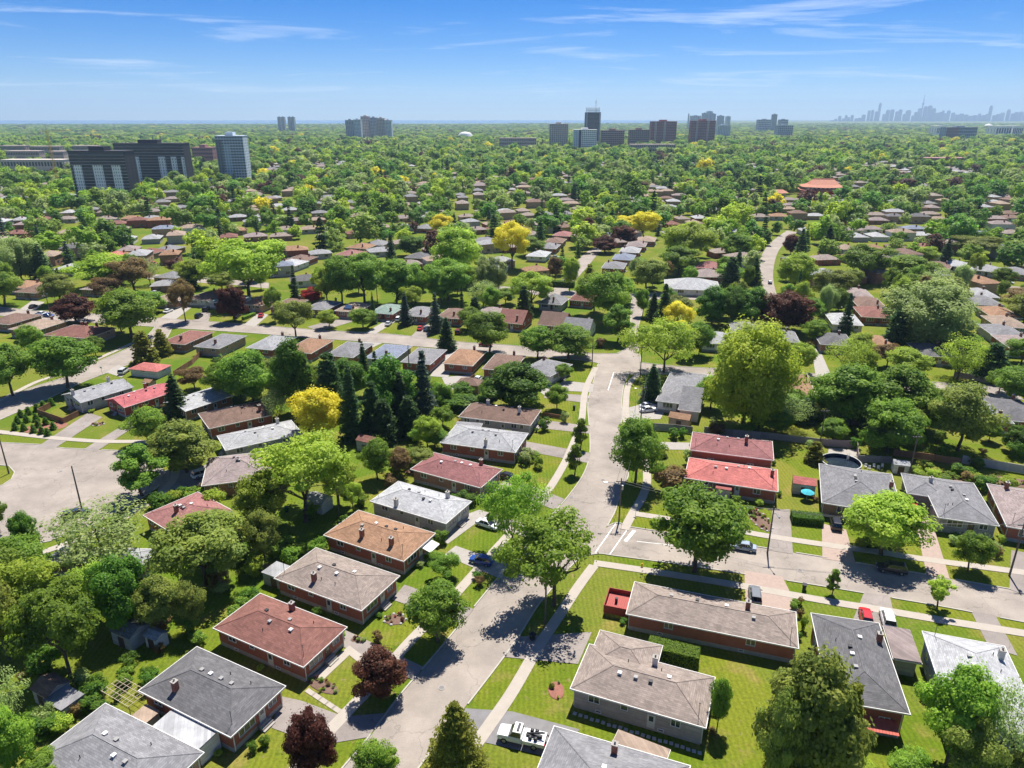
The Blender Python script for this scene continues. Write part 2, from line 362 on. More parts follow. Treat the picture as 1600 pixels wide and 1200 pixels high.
DR = [([(540, 985), (532, 1008), (572, 1032), (648, 1064), (661, 1042)], DRIVE), ([(480, 1063), (546, 1009), (582, 1036), (570, 1044), (546, 1024), (492, 1075)], SIDEW),
      ([(437, 1088), (470, 1095), (537, 1120), (600, 1115), (577, 1152), (500, 1165), (425, 1138)], DRIVE), ([(612, 937), (632, 914), (740, 952), (722, 975)], DRIVE),
      ([(693, 868), (712, 853), (800, 884), (783, 905)], CONC), ([(733, 815), (749, 797), (845, 825), (831, 842)], CONC), ([(660, 830), (748, 797), (760, 806), (700, 850)], CONC), ([(775, 765), (792, 745), (882, 780), (868, 797)], DRIVE),
      ([(812, 703), (822, 690), (922, 708), (920, 724)], DRIVE), ([(843, 669), (852, 657), (922, 666), (922, 678)], DRIVE), ([(850, 622), (852, 614), (920, 618), (919, 630)], DRIVE),
      ([(812, 995), (925, 988), (903, 1038), (788, 1027)], DRIVE), ([(725, 1107), (800, 1112), (905, 1140), (885, 1190), (695, 1146)], DARKTAR),
      ([(1163, 892), (1222, 901), (1252, 960), (1165, 945)], PINK), ([(1350, 926), (1390, 932), (1404, 990), (1330, 975)], DRIVE), ([(1517, 955), (1555, 962), (1590, 1025), (1545, 1012)], DRIVE),
      ([(1207, 796), (1234, 796), (1239, 866), (1201, 860)], DRIVE), ([(1284, 818), (1322, 828), (1337, 881), (1285, 873)], PINK), ([(1425, 790), (1450, 796), (1484, 905), (1448, 898), (1436, 845)], PINK),
      ([(1580, 860), (1640, 870), (1640, 945), (1577, 921)], DRIVE), ([(1005, 690), (1078, 692), (1076, 703), (972, 702), (972, 694)], CONC),
      ([(56, 700), (84, 702), (160, 652), (138, 645)], DRIVE), ([(128, 704), (150, 706), (218, 662), (205, 657)], DRIVE), ([(258, 735), (310, 735), (320, 758), (245, 770)], DRIVE),
      ([(971, 640), (1002, 632), (1040, 640), (1032, 655), (971, 656)], CONC), ([(880, 595), (862, 610), (926, 613), (928, 600)], CONC), ([(300, 735), (332, 722), (325, 755)], DRIVE),
      ([(1268, 545), (1280, 544), (1300, 590), (1275, 592)], CONC), ([(1420, 578), (1432, 577), (1448, 597), (1436, 598)], CONC), ([(1515, 600), (1560, 620), (1600, 625), (1570, 600)], DRIVE),
      ([(1295, 700), (1340, 702), (1342, 740), (1288, 738)], CONC), ([(480, 511), (500, 518), (560, 500), (548, 492)], DRIVE), ([(570, 520), (587, 522), (622, 500), (610, 497)], CONC), ([(640, 528), (664, 530), (682, 510), (662, 506)], DRIVE),
      ([(598, 536), (565, 534), (520, 560), (545, 560)], CONC), ([(700, 545), (720, 548), (700, 590), (672, 588)], CONC), ([(380, 508), (398, 511), (420, 492), (405, 488)], CONC), ([(250, 497), (275, 499), (300, 480), (285, 476)], CONC), ([(300, 502), (325, 504), (330, 490), (315, 487)], DRIVE),
      ([(30, 484), (55, 486), (70, 472), (50, 470)], CONC), ([(690, 590), (740, 585), (745, 605), (700, 610)], CONC), ([(203, 578), (190, 590), (165, 582), (185, 570)], CONC), ([(840, 610), (858, 600), (870, 607), (856, 622)], CONC)]
for i, (q, m) in enumerate(DR): polysheet('driveway', q, m, .060 + (i % 4) * .004)

def in_drive(pt): return any(inside(pt, q) for q in DRIVEPOLYS)
def kerb(p, side):
    """raised kerb beside a road edge, left out where a driveway crosses it"""
    runs = []; cur = []
    fine = []
    for i in range(len(p) - 1):
        k = max(1, int((p[i + 1] - p[i]).length / .6))
        fine += [p[i].lerp(p[i + 1], j / k) for j in range(k)]
    fine.append(p[-1]); out2 = offset(fine, side * .22)
    mb = MB(); 
    for i in range(len(fine) - 1):
        mid = (fine[i] + out2[i]) / 2
        if in_drive(mid) or sum(inside(mid, q) for q in ROADPOLYS) > 0: continue
        a, b, c, d = fine[i], fine[i + 1], out2[i + 1], out2[i]
        mb.add([(a.x, a.y, 0), (b.x, b.y, 0), (c.x, c.y, 0), (d.x, d.y, 0), (a.x, a.y, .13), (b.x, b.y, .13), (c.x, c.y, .13), (d.x, d.y, .13)], [(4, 5, 6, 7), (0, 1, 5, 4), (3, 7, 6, 2), (1, 2, 6, 5), (0, 4, 7, 3)])
    if mb.v: structure(mb.build('kerb', KERB))
for E in (E1, E2, E3, E4, E9): kerb(E[0], 1); kerb(E[1], -1)
cp = [Vector(g(*q)) for q in COURT]; kerb(cp + cp[:1], 1 if sum((cp[i].x * cp[(i + 1) % len(cp)].y - cp[(i + 1) % len(cp)].x * cp[i].y) for i in range(len(cp))) < 0 else -1)

def line_mark(pxs, w, name='painted_line'):
    p = [Vector(g(*q)) for q in pxs]; a = offset(p, w / 2); b = offset(p, -w / 2); k = len(p); z = .030
    structure(MB().add([(q.x, q.y, z) for q in a] + [(q.x, q.y, z) for q in b], [(i, k + i, k + i + 1, i + 1) for i in range(k - 1)]).build(name, MARK))
line_mark([(930, 864), (962, 818)], .18, 'crosswalk_line'); line_mark([(953, 866), (981, 826)], .18, 'crosswalk_line')
line_mark([(977, 846), (991, 829)], .65, 'stop_line'); line_mark([(995, 846), (1050, 852)], .12, 'lane_line')
line_mark([(950, 610), (959, 582), (983, 583)], .2, 'lane_line')

# ---------------------------------------------------------------- houses
HOUSES = []      # (x, y, ang, L, W, shortname)
def win_mesh(w, h, n):
    def fn():
        f = MB(); t = .07
        f.box(-w/2, w/2, -.02, .07, 0, t); f.box(-w/2, w/2, -.02, .07, h - t, h)
        f.box(-w/2, -w/2 + t, -.021, .069, t, h - t); f.box(w/2 - t, w/2, -.021, .069, t, h - t)
        for i in range(1, n): x = -w/2 + w * i / n; f.box(x - .035, x + .035, -.02, .066, t, h - t)
        return f.mesh('window_frame')
    fr = shared(('wf', w, h, n), fn)
    pa = shared(('wp', w, h), lambda: MB().box(-w/2 + .03, w/2 - .03, -.02, .022, .03, h - .03).mesh('pane'))
    return fr, pa
SILL = {}
def window(root, x, y, z, rz, w, h, n=2, sill=True):
    fr, pa = win_mesh(w, h, n)
    o = mobj('window', fr, WHITE, root, (x, y, z), rz)
    mobj('pane', pa, GLASS, o)
    if sill: mobj('sill', shared(('ws', w), lambda: MB().box(-w/2 - .06, w/2 + .06, 0, .13, -.09, -.005).mesh('sill')), CONC, o)
    return o
DOORM = mat('door_paint', (.55, .54, .52), .5, .08, 2)
DOORD = mat('dark_door_paint', (.10, .06, .045), .5, .1, 2)
def door(root, x, y, z, rz, m=None):
    o = mobj('door', shared('door', lambda: MB().box(-.5, .5, -.02, .06, 0, 2.1).mesh('door')), m or DOORM, root, (x, y, z), rz)
    mobj('handle', shared('dh', lambda: MB().box(.34, .42, .06, .12, .95, 1.05).mesh('handle')), STEEL, o)
    mobj('pane', shared('dp', lambda: MB().box(-.28, .28, .058, .07, 1.1, 1.9).mesh('pane')), GLASS, o)
    return o
def roof_mesh(L, Wd, pitch, kind, o=.45, z0=0.0):
    a, b = L / 2 + o, Wd / 2 + o; m = MB()
    if kind == 'gable':
        r = b * pitch
        m.add([(-a, -b, 0), (a, -b, 0), (a, b, 0), (-a, b, 0), (-a, 0, r), (a, 0, r), (-a, -b, -.12), (a, -b, -.12), (a, b, -.12), (-a, b, -.12), (-a, 0, r - .14), (a, 0, r - .14)],
              [(0, 1, 5, 4), (2, 3, 4, 5), (6, 10, 11, 7), (8, 11, 10, 9), (0, 6, 7, 1), (2, 8, 9, 3), (1, 7, 11, 5), (5, 11, 8, 2), (3, 9, 10, 4), (4, 10, 6, 0)])
        caps = [((-a, 0, r), (a, 0, r))]
    elif kind == 'flat':
        m.box(-a, a, -b, b, 0, .18); caps = []
    else:
        if a >= b:
            r = b * pitch; e = a - b; p, q = (-e, 0, r), (e, 0, r)
            if e < .02: e = .02; p, q = (-e, 0, r), (e, 0, r)
            m.add([(-a, -b, 0), (a, -b, 0), (a, b, 0), (-a, b, 0), p, q, (-a, -b, -.02), (a, -b, -.02), (a, b, -.02), (-a, b, -.02)], [(0, 1, 5, 4), (1, 2, 5), (2, 3, 4, 5), (3, 0, 4), (0, 6, 7, 1), (1, 7, 8, 2), (2, 8, 9, 3), (3, 9, 6, 0), (9, 8, 7, 6)])
            caps = [(p, q), ((-a, -b, 0), p), ((-a, b, 0), p), ((a, -b, 0), q), ((a, b, 0), q)]
        else:
            r = a * pitch; e = b - a; p, q = (0, -e, r), (0, e, r)
            m.add([(-a, -b, 0), (a, -b, 0), (a, b, 0), (-a, b, 0), p, q, (-a, -b, -.02), (a, -b, -.02), (a, b, -.02), (-a, b, -.02)], [(0, 1, 4), (1, 2, 5, 4), (2, 3, 5), (3, 0, 4, 5), (0, 6, 7, 1), (1, 7, 8, 2), (2, 8, 9, 3), (3, 9, 6, 0), (9, 8, 7, 6)])
            caps = [(p, q), ((-a, -b, 0), p), ((a, -b, 0), p), ((-a, b, 0), q), ((a, b, 0), q)]
    return m, caps
def roofz(x, y, L, Wd, pitch, kind, o=.45):
    a, b = L / 2 + o, Wd / 2 + o
    if kind == 'gable': return pitch * (b - abs(y))
    if kind == 'flat': return .18
    return pitch * min(a - abs(x), b - abs(y))
def rect_from(spec, ze):
    """three consecutive eave corners in the photo (at height ze) -> centre, angle, length, width"""
    if len(spec) == 3:
        A, B, C = [Vector(g(q[0], q[1], ze)) for q in spec]
        u, v = B - A, C - B
        au = math.atan2(u.y, u.x); av = math.atan2(v.y, v.x) - math.pi / 2
        d = (av - au + math.pi) % (2 * math.pi) - math.pi
        return (A + C) / 2, au + d / 2, u.length, v.length
    (px, py), (q0, q1), L, Wd = spec
    a, b = Vector(g(*q0)), Vector(g(*q1)); d = b - a
    return Vector(g(px, py, ze)), math.atan2(d.y, d.x), L, Wd
CHIM = mat('chimney_brick', (.24, .10, .07), .9, .2, 2, kind='brick')
CHIMG = mat('chimney_block', (.52, .51, .49), .9, .15, 2)
VENT = mat('roof_vent_metal', (.30, .29, .28), .5, .2, 3)
def chimney(roof, x, y, zb, h=1.15, m=None, s=.32):
    c = MB().box(-s, s, -s, s, -.5, h).build('chimney', m or CHIM, roof, (x, y, zb))
    mobj('chimney_cap', shared(('cc', s), lambda: MB().box(-s - .07, s + .07, -s - .07, s + .07, 0, .1).mesh('chimney_cap')), CONC, roof, (x, y, zb + h + .002))
    mobj('flue', shared('flue', lambda: MB().tube((0, 0, .1), (0, 0, .45), .12, n=8).mesh('flue')), VENT, roof, (x, y, zb + h))
def house(label, short, spec, roofcol, wall, eave=3.1, front='+x', roof='hip', level=2, pitch=.34, chims=((.1, -.3, 'b'),), over=.45, group=None, name='bungalow', base=.75, cat='house', mast=True, seed=None, zoff=0.0):
    c, ang, Lo, Wo = rect_from(spec, eave)
    if len(spec) == 3: L, Wd = Lo - 2 * over, Wo - 2 * over
    else: L, Wd = Lo, Wo
    HOUSES.append((c.x, c.y, ang, L + 1, Wd + 1, short))
    rnd = random.Random(seed if seed is not None else label + str(round(c.x)))
    R = thing(name, label, cat, (c.x, c.y, zoff), ang, group)
    wm = wallmat(wall); rm = roofmat(roofcol)
    if level >= 1: MB().box(-L/2, L/2, -Wd/2, Wd/2, -.1, base).build('foundation', FOUND, R)
    if roof == 'gable':
        w = MB(); rz = pitch * (Wd / 2 + over) - .14; k = Wd/2
        w.box(-L/2 - .03, L/2 + .03, -k - .03, k + .03, base, eave - .02)
        for sx in (-1, 1):
            x0, x1 = sorted((sx * (L/2 + .03), sx * (L/2 - .2)))
            w.add([(x0, -k, eave - .03), (x1, -k, eave - .03), (x0, k, eave - .03), (x1, k, eave - .03), (x0, 0, eave + rz), (x1, 0, eave + rz)], [(0, 2, 4), (1, 5, 3), (0, 4, 5, 1), (2, 3, 5, 4)])
        w.build('wall', wm, R)
    else:
        MB().box(-L/2 - .03, L/2 + .03, -Wd/2 - .03, Wd/2 + .03, base if level else 0, eave).build('wall', wm, R)
    m, caps = roof_mesh(L, Wd, pitch, roof, over)
    rf = m.build('roof', rm, R, (0, 0, eave + .02))
    a, b = L/2 + over, Wd/2 + over
    if level >= 1 and roof != 'gable':
        f = MB()
        f.box(-a - .09, a + .09, -b - .09, -b - .003, -.16, .05); f.box(-a - .09, a + .09, b + .003, b + .09, -.16, .05)
        f.box(-a - .088, -a - .003, -b, b, -.158, .048); f.box(a + .003, a + .088, -b, b, -.158, .048)
        f.build('gutter', FASCIA, R, (0, 0, eave + .02))
        MB().box(-a, a, -b, b, -.12, -.03).build('soffit', FASCIA, R, (0, 0, eave + .02))
    elif level >= 1:
        f = MB(); f.box(-a, a, -b - .09, -b - .003, -.14, .03); f.box(-a, a, b + .003, b + .09, -.14, .03); f.build('gutter', FASCIA, R, (0, 0, eave + .02))
    rz_ = lambda x, y: roofz(x, y, L, Wd, pitch, roof, over)
    if level >= 2:
        cm = MB()
        for p, q in caps: cm.tube((p[0], p[1], p[2] - .03), (q[0], q[1], q[2] - .03), .09, n=5)
        if caps: cm.build('ridge_cap', rm, rf)
        # vents beside the ridge
        along = (lambda t, s: (t, s)) if L >= Wd or roof == 'gable' else (lambda t, s: (s, t))
        e = max(.8, abs(L - Wd) / 2) if roof != 'gable' else L * .35
        vm = shared('vent', lambda: MB().box(-.2, .2, -.2, .2, -.1, .20).box(-.26, .26, -.26, .26, .2, .26).mesh('roof_vent'))
        for i in range(4):
            t = -e + 2 * e * (i + .5) / 4 + rnd.uniform(-.3, .3); s = rnd.choice((-.8, .8))
            x, y = along(t, s); mobj('roof_vent', vm, rnd.choice((VENT, VENT, WHITE, DARKM)), rf, (x, y, rz_(x, y)))
        for i in range(2):
            x, y = rnd.uniform(-.3, .3) * L, rnd.choice((-.28, .28)) * Wd
            mobj('vent_pipe', shared('vp', lambda: MB().tube((0, 0, -.1), (0, 0, .45), .06, n=6).mesh('vent_pipe')), DARKM, rf, (x, y, rz_(x, y)))
        if mast:
            x, y = (L/2 - .6) * rnd.choice((1, 1, -1)), (-Wd/2 + .8)
            mobj('service_mast', shared('sm', lambda: MB().tube((0, 0, -.3), (0, 0, 2.0), .035, n=5).tube((-.15, 0, 1.9), (.15, 0, 1.9), .03, n=4).mesh('service_mast')), DARKM, rf, (x, y, rz_(x, y)))
    if level >= 1:
        for fx, fy, k in chims:
            x, y = fx * L, fy * Wd
            chimney(rf, x, y, rz_(x, y), 1.0 + (.35 if level == 2 else .25), CHIMG if k == 'g' else CHIM)
    # openings: each side has its own rhythm
    sides = {'+x': (L/2 + .03, 0, -math.pi/2, Wd), '-x': (-L/2 - .03, 0, math.pi/2, Wd), '+y': (0, Wd/2 + .03, 0, L), '-y': (0, -Wd/2 - .03, math.pi, L)}
    def at(side, s):
        x, y, rz, ln = sides[side]
        return (x, s) if side[1] == 'x' else (s, y), rz
    opp = {'+x': '-x', '-x': '+x', '+y': '-y', '-y': '+y'}[front]
    for sd in sides:
        ln = sides[sd][3]
        floors = [0] if eave < 4.6 else [0, 1]
        for fl in floors:
            zb = base + .95 + (2.65 * fl if fl else 0)
            hw = min(1.25, eave - zb - .25)
            if sd == front:
                (x, y), rz = at(sd, -.22 * ln); window(R, x, y, zb - .25, rz, min(2.6, .32 * ln), hw + .2, 3)
                if level >= 1: (x, y), rz = at(sd, .30 * ln); window(R, x, y, zb, rz, 1.4, hw, 2)
                if fl == 0:
                    (x, y), rz = at(sd, .08 * ln); door(R, x, y, base, rz, rnd.choice((DOORM, DOORD)))
                    if level >= 1:
                        dxn = {'+x': (1, 0), '-x': (-1, 0), '+y': (0, 1), '-y': (0, -1)}[sd]
                        st = MB()
                        for k in range(3): st.box(-.9, .9, .02, .5 + .32 * (2 - k), -.05, .25 * (k + 1) - .04)
                        st.build('front_step', CONC, R, (x, y, 0), rz)
            elif sd == opp:
                for s in ((-.25, .25) if level >= 1 else (0,)):
                    (x, y), rz = at(sd, s * ln); window(R, x, y, zb, rz, 1.3, hw, 2)
            else:
                pos = ((-.40, -.26, -.10, .28, .41) if ln > 17 else (-.34, -.08, .30)) if level == 2 else ((-.25, .2) if level == 1 else (0,))
                for i, s in enumerate(pos):
                    (x, y), rz = at(sd, s * ln + rnd.uniform(-.3, .3)); window(R, x, y, zb + (.25 if i == 1 else 0), rz, (1.5, .95, 1.2, 1.4, 1.0)[i], hw - (.25 if i == 1 else 0), (2, 1, 2, 2, 1)[i], sill=level >= 1)
                if level == 2 and fl == 0:
                    (x, y), rz = at(sd, .12 * ln); door(R, x, y, base - .35, rz)
        if level == 2 and base > .6:
            for s in (-.3, .2):
                if sd != front: (x, y), rz = at(sd, s * ln); window(R, x * (1 - .0 / max(1, abs(x))), y, .3, rz, .8, .38, 1, sill=False)
    if level == 2:
        for sx, sy in ((1, -1), (1, 1), (-1, -1)):
            mobj('downspout', shared(('ds', eave), lambda: MB().box(-.05, .05, -.05, .05, .15, eave - .1).mesh('downspout')), FASCIA, R, (sx * (L/2 + .09), sy * (Wd/2 - .15), 0))
        mobj('air_conditioner', shared('ac', lambda: MB().box(-.4, .4, -.4, .4, 0, .75).lathe([(.3, .75), (.3, .79)], 10).mesh('air_conditioner')), STEEL, R, (-.2 * L, (Wd/2 + .7) * (1 if front in ('+x', '-x') else 0) + (0 if front in ('+x', '-x') else 0), 0)) if front in ('+x', '-x') else None
    return R, rf, L, Wd, eave

HS = {}
def H2(key, *a, **k): HS[key] = house(*a, **k)
# bungalows on the left of the street, from the bottom of the picture upwards (their fronts look to the street)
H2('h1', 'grey hip-roofed bungalow beside the white-roofed trailer and the fallen trellis', 'the grey bungalow beside the white trailer', ((51, 1187), (205, 1285), (315, 1178)), 'grey', 'tanbrick', chims=())
H2('h2', 'dark grey hip-roofed red brick bungalow with one red chimney and cracked concrete drive', 'the dark grey bungalow', ((216, 1080), (361, 1151), (447, 1072)), 'darkgrey', 'redbrick', chims=((-.22, -.33, 'b'),))
H2('h3', 'red-brown hip-roofed red brick bungalow behind the small purple maple', 'the red-brown brick bungalow', ((330, 983), (475, 1040), (545, 979)), 'redbrown', 'redbrick', chims=((-.05, .42, 'b'),), )
H2('h4', 'taupe hip-roofed red brick bungalow with round flower bed on its lawn', 'the taupe brick bungalow', ((428, 904), (565, 954), (625, 900)), 'beige', 'redbrick', chims=((-.12, -.34, 'b'),))
H2('h5', 'orange hip-roofed red brick bungalow with two red chimneys', 'the orange-roofed bungalow', ((504, 837), (631, 876), (682, 833)), 'orange', 'redbrick', chims=((-.1, -.32, 'b'), (.28, -.3, 'b')))
H2('h6', 'pale grey hip-roofed grey bungalow with a white car on its drive', 'the pale grey-roofed bungalow', ((576, 784), (697, 817), (739, 783)), 'white', 'greysiding', chims=((-.18, -.47, 'g'), (.28, .3, 'g')))
H2('h7', 'red hip-roofed brown brick bungalow with a black car on its drive', 'the red-roofed bungalow', ((639, 734), (751, 761), (787, 733)), 'maroon', 'brownbrick', chims=((.25, .42, 'b'),))
H2('h8', 'white hip-roofed red brick bungalow between the red-roofed and the brown-roofed ones', 'the white-roofed brick bungalow', ((687, 692), (805, 707), (826, 677)), 'lightgrey', 'redbrick', chims=((.1, -.44, 'g'),))
H2('h9', 'brown hip-roofed pale brick bungalow on the bend of the street', 'the brown-roofed bungalow on the bend', ((717, 651), (829, 665), (845, 641)), 'brown', 'greysiding', chims=((-.2, .1, 'g'), (.3, -.1, 'g')))
H2('h10', 'small grey hip-roofed white house on the corner of the middle street', 'the small white corner house', ((822, 578), (862, 591), (886, 570)), 'grey', 'whitewall', chims=((-.35, .3, 'b'),), level=1)
# right of the street
H2('h20', 'taupe hip-roofed grey bungalow with stepping stones along its shaded wall', 'the taupe corner-lot bungalow', ((890, 1077), (1102, 1136), (1118, 1058)), 'beige', 'mauvewall', front='-x', chims=((.05, .42, 'g'),), eave=3.3)
H2('h19', 'grey hip-roofed bungalow behind the tow truck with a tan lean-to', 'the grey bungalow behind the tow truck', ((867, 1137), (812, 1268), (1052, 1345)), 'grey', 'tanbrick', front='-y', eave=3.1, chims=((-.38, -.02, 'b'),))
H2('h21', 'long taupe hip-roofed red brick bungalow with a red deck at one end', 'the long bungalow with the red deck', ((977, 961), (1246, 1011), (1244, 955)), 'beige', 'redbrick', front='+y', chims=((.22, .18, 'b'),))
H2('h22', 'dark grey hip-roofed brick house with a carport and red striped awning', 'the dark grey house with the carport', ((1271, 960), (1293, 1095), (1417, 1114)), 'darkgrey', 'redbrick', front='-x', eave=4.4, chims=((-.25, .44, 'b'),))
H2('h23', 'white hip-roofed house with white windows behind the leafy garden trees', 'the white-roofed house', ((1446, 989), (1482, 1125), (1632, 1153)), 'white', 'greysiding', front='-x', eave=4.4, chims=((-.3, .38, 'g'),))
H2('h24b', 'maroon hip-roofed upper house joined behind the bright red-roofed house', 'the maroon-roofed house', ((1076, 704), (1207, 718), (1208, 689)), 'maroon', 'redbrick', front='+y', eave=4.5, chims=((.18, -.05, 'b'),))
H2('h24', 'bright red hip-roofed brick bungalow with bay window and rockery garden', 'the bright red-roofed bungalow', ((1069, 747), (1215, 768), (1215, 734)), 'brightred', 'redbrick', front='-y', eave=3.1, chims=((.46, .1, 'b'),))
H2('h26', 'grey hip-roofed brick bungalow beside the round pool', 'the grey bungalow by the pool', ((1282, 786), (1408, 805), (1395, 741)), 'grey', 'brownbrick', front='-y', chims=((.46, .1, 'b'),))
H2('h27', 'grey hip-roofed bungalow with grey stone front and pink driveway', 'the stone-fronted bungalow', ((1464, 809), (1558, 821), (1523, 755)), 'grey', 'stone', front='-y', chims=((-.42, .3, 'g'),))
H2('h28', 'brown-grey hip-roofed brick bungalow beyond the stone-fronted one', 'the bungalow beyond the stone-fronted one', ((1571, 823), (1690, 842), (1650, 772)), 'mauve', 'redbrick', front='-y', chims=((-.3, .35, 'b'),))
H2('h29', 'grey cross-roofed white house with parked cars beside its side yard', 'the grey-roofed white house', ((1031, 626), (1093, 636), (1100, 586)), 'grey', 'whitewall', front='-y', chims=(), level=1)
H2('h30', 'small orange hip-roofed house by the big willow', 'the small orange-roofed house', ((1224, 622), (1270, 624), (1268, 586)), 'orange', 'tanbrick', front='+y', chims=((.4, .3, 'b'),), level=1)
# the court on the left
H2('h40', 'grey gable-roofed pale house with board-fenced patio on the court corner', 'the pale grey corner house', ((124, 633), (199, 605), (180, 591)), 'lightgrey', 'greysiding', front='-x', roof='gable', pitch=.3, chims=((-.5, -.1, 'g'), (.3, .2, 'g')))
H2('h41', 'pink-red gable-roofed red house facing the court', 'the pink-red roofed house', ((193, 640), (268, 611), (246, 598)), 'pinkred', 'redsiding', front='-x', roof='gable', pitch=.3, chims=((.2, .3, 'b'),))
H2('h42', 'white gable-roofed brick house behind the spruce on the court', 'the white-roofed court house', ((289, 645), (360, 618), (331, 604)), 'white', 'brownbrick', front='-x', roof='gable', pitch=.25, chims=())
H2('h43', 'brown hip-roofed brick bungalow between two white-roofed court houses', 'the brown-roofed court house', ((328, 669), (430, 648), (406, 627)), 'brown', 'redbrick', front='-x', chims=((.35, -.3, 'b'),))
H2('h44', 'white low hip-roofed pale bungalow behind the yellow-green locust', 'the white hip-roofed court house', ((352, 705), (471, 677), (455, 656)), 'white', 'greysiding', front='-x', chims=((.3, .3, 'g'),), pitch=.3)
H2('h45', 'mauve metal-roofed brown brick house with a white car in its carport', 'the mauve-roofed house', ((324, 755), (430, 748), (418, 708)), 'mauve', 'brownbrick', front='-x', chims=())
H2('h46', 'rose-red hip-roofed brick bungalow with one chimney by the clipped shrubs', 'the rose-red roofed bungalow', ((214, 806), (280, 832), (372, 797)), 'rosered', 'redbrick', front='-x', chims=((.0, -.2, 'b'),))
H2('h47', 'pale grey-roofed bungalow half hidden by the sparse branching tree', 'the half-hidden pale bungalow', ((58, 886), (228, 872), (256, 850)), 'lightgrey', 'brownbrick', front='+y', chims=())

# rows along the middle street: (x, y of the roof, roof, wall, words)
st = ((500, 517), (640, 528))
def row(items, axis, L, Wd, front, grp, phrase, **kw):
    for it in items:
        px, py, rc, wl, words = it[:5]
        a, b = axis; ga, gb = Vector(g(*a)), Vector(g(*b)); d = gb - ga; pr = Vector((-d.y, d.x))
        q0, q1 = a, b
        house(f'{words} {phrase}', f'the {words}', ((px, py), (q0, q1), Wd, L), rc, wl, front=front, level=1, chims=((random.uniform(.1, .35), random.choice((-.35, .2, .35)), 'b'),), eave=3.0, **kw)
row([(293, 527, 'redbrown', 'brownbrick', 'dark red hip-roofed brown brick house at the east end'), (345, 533, 'grey', 'tanbrick', 'grey-roofed tan brick house with tall red chimney'), (425, 535, 'lightgrey', 'redbrick', 'pale grey-roofed red brick house'),
     (484, 540, 'orange', 'redbrick', 'orange-tan roofed house'), (547, 546, 'grey', 'redbrick', 'mid-grey roofed house behind the pines'), (608, 550, 'bluegrey', 'greysiding', 'blue-grey roofed house'), (663, 556, 'grey', 'redbrick', 'grey-roofed red brick house with side chimneys'),
     (727, 558, 'orange', 'redbrick', 'tan-roofed brick house with white back porch'), (788, 566, 'brown', 'redbrick', 'brown-roofed brick house by the big round tree')],
    st, 14.0, 8.6, '+y', None, 'backing onto the pines')
row([(408, 470, 'orange', 'tanbrick', 'orange-roofed bungalow with red car'), (452, 474, 'brown', 'brownbrick', 'brown-roofed bungalow east of the red-leaved tree'), (506, 477, 'grey', 'redbrick', 'grey-roofed bungalow with bow window'),
     (553, 480, 'tan', 'redbrick', 'tan-roofed bungalow with a solar panel'), (607, 483, 'green', 'redbrick', 'green-roofed bungalow'), (657, 487, 'grey', 'redbrick', 'grey-roofed bungalow between two blue spruces'),
     (710, 490, 'brown', 'redbrick', 'brown-roofed bungalow west of the spruces'), (768, 488, 'mauve', 'redbrick', 'small mauve-roofed bungalow')],
    st, 13.0, 8.6, '-y', None, 'facing the middle street')
row([(22, 498, 'brown', 'brownbrick', 'rust-roofed bungalow'), (60, 508, 'tan', 'brownbrick', 'tan-roofed bungalow beside the rust-roofed one')], st, 13.0, 10.5, '+y', None, 'on the east end of the middle street')
house('large red-brown hip-roofed brown brick house on the street corner', 'the large red-brown corner house', ((71, 523), (136, 530), (178, 513)), 'redbrown', 'tanbrick', level=1, chims=((-.1, .25, 'b'), (0, .25, 'b'), (.15, .4, 'b')), front='-x')
house('low brick-red hip-roofed white garage at the back of a lawn', 'the red-roofed garage', ((202, 576), (245, 582), (267, 571)), 'brightred', 'whitewall', eave=2.3, level=0, name='garage', cat='garage', front='-x')
row([(805, 498, 'redbrown', 'redbrick', 'gabled red-brown house with dormer'), (868, 502, 'brown', 'redbrick', 'narrow brown gabled house'), (905, 512, 'grey', 'whitewall', 'grey gabled white house')], ((800, 540), (917, 552)), 12, 9, '-y', None, 'east of the upper junction', roof='gable', pitch=.55)
row([(865, 470, 'grey', 'greysiding', 'grey hip-roofed house'), (912, 465, 'redbrown', 'redbrick', 'tall red-brown hip-roofed house')], ((800, 540), (917, 552)), 11, 9, '-y', None, 'beside the bright green maple', pitch=.6)
ax2 = ((1225, 581), (1440, 596))
row([(1220, 525, 'grey', 'greysiding', 'grey gabled house with a dark chimney'), (1302, 530, 'darkgrey', 'brownbrick', 'dark grey gabled brick house'), (1368, 534, 'orange', 'tanbrick', 'pale orange-roofed bungalow'), (1455, 547, 'darkgrey', 'brownbrick', 'charcoal-roofed bungalow with shaded porch'), (1120, 528, 'lightgrey', 'whitewall', 'pale-roofed house behind the yellow tree'), (1165, 512, 'grey', 'greysiding', 'grey-roofed house under the dark maples')], ax2, 13, 9.5, '-y', None, 'beyond the big willow')
row([(1318, 499, 'white', 'whitewall', 'white flat-pitched roofed house with metal chimney'), (1362, 488, 'redbrown', 'redbrick', 'red-brown roofed house'), (1355, 472, 'brown', 'redbrick', 'brown hip-roofed house'), (1338, 458, 'mauve', 'redbrick', 'mauve-roofed house')], ax2, 15, 9.5, '-y', None, 'east of the pale willow')
row([(1565, 517, 'grey', 'greysiding', 'grey low-roofed house'), (1570, 503, 'tan', 'tanbrick', 'sand-roofed house'), (1560, 488, 'orange', 'tanbrick', 'salmon-roofed house'), (1535, 470, 'grey', 'redbrick', 'slate-roofed house'), (1530, 458, 'lightgrey', 'greysiding', 'silver-roofed house'), (1590, 535, 'mauve', 'redbrick', 'dusty mauve-roofed house'), (1578, 640, 'darkgrey', 'redbrick', 'charcoal-roofed brick bungalow'), (1528, 640, 'grey', 'redbrick', 'grey-roofed brick bungalow with tall chimney')], ax2, 15, 9.5, '-y', None, 'west of the pale willow')
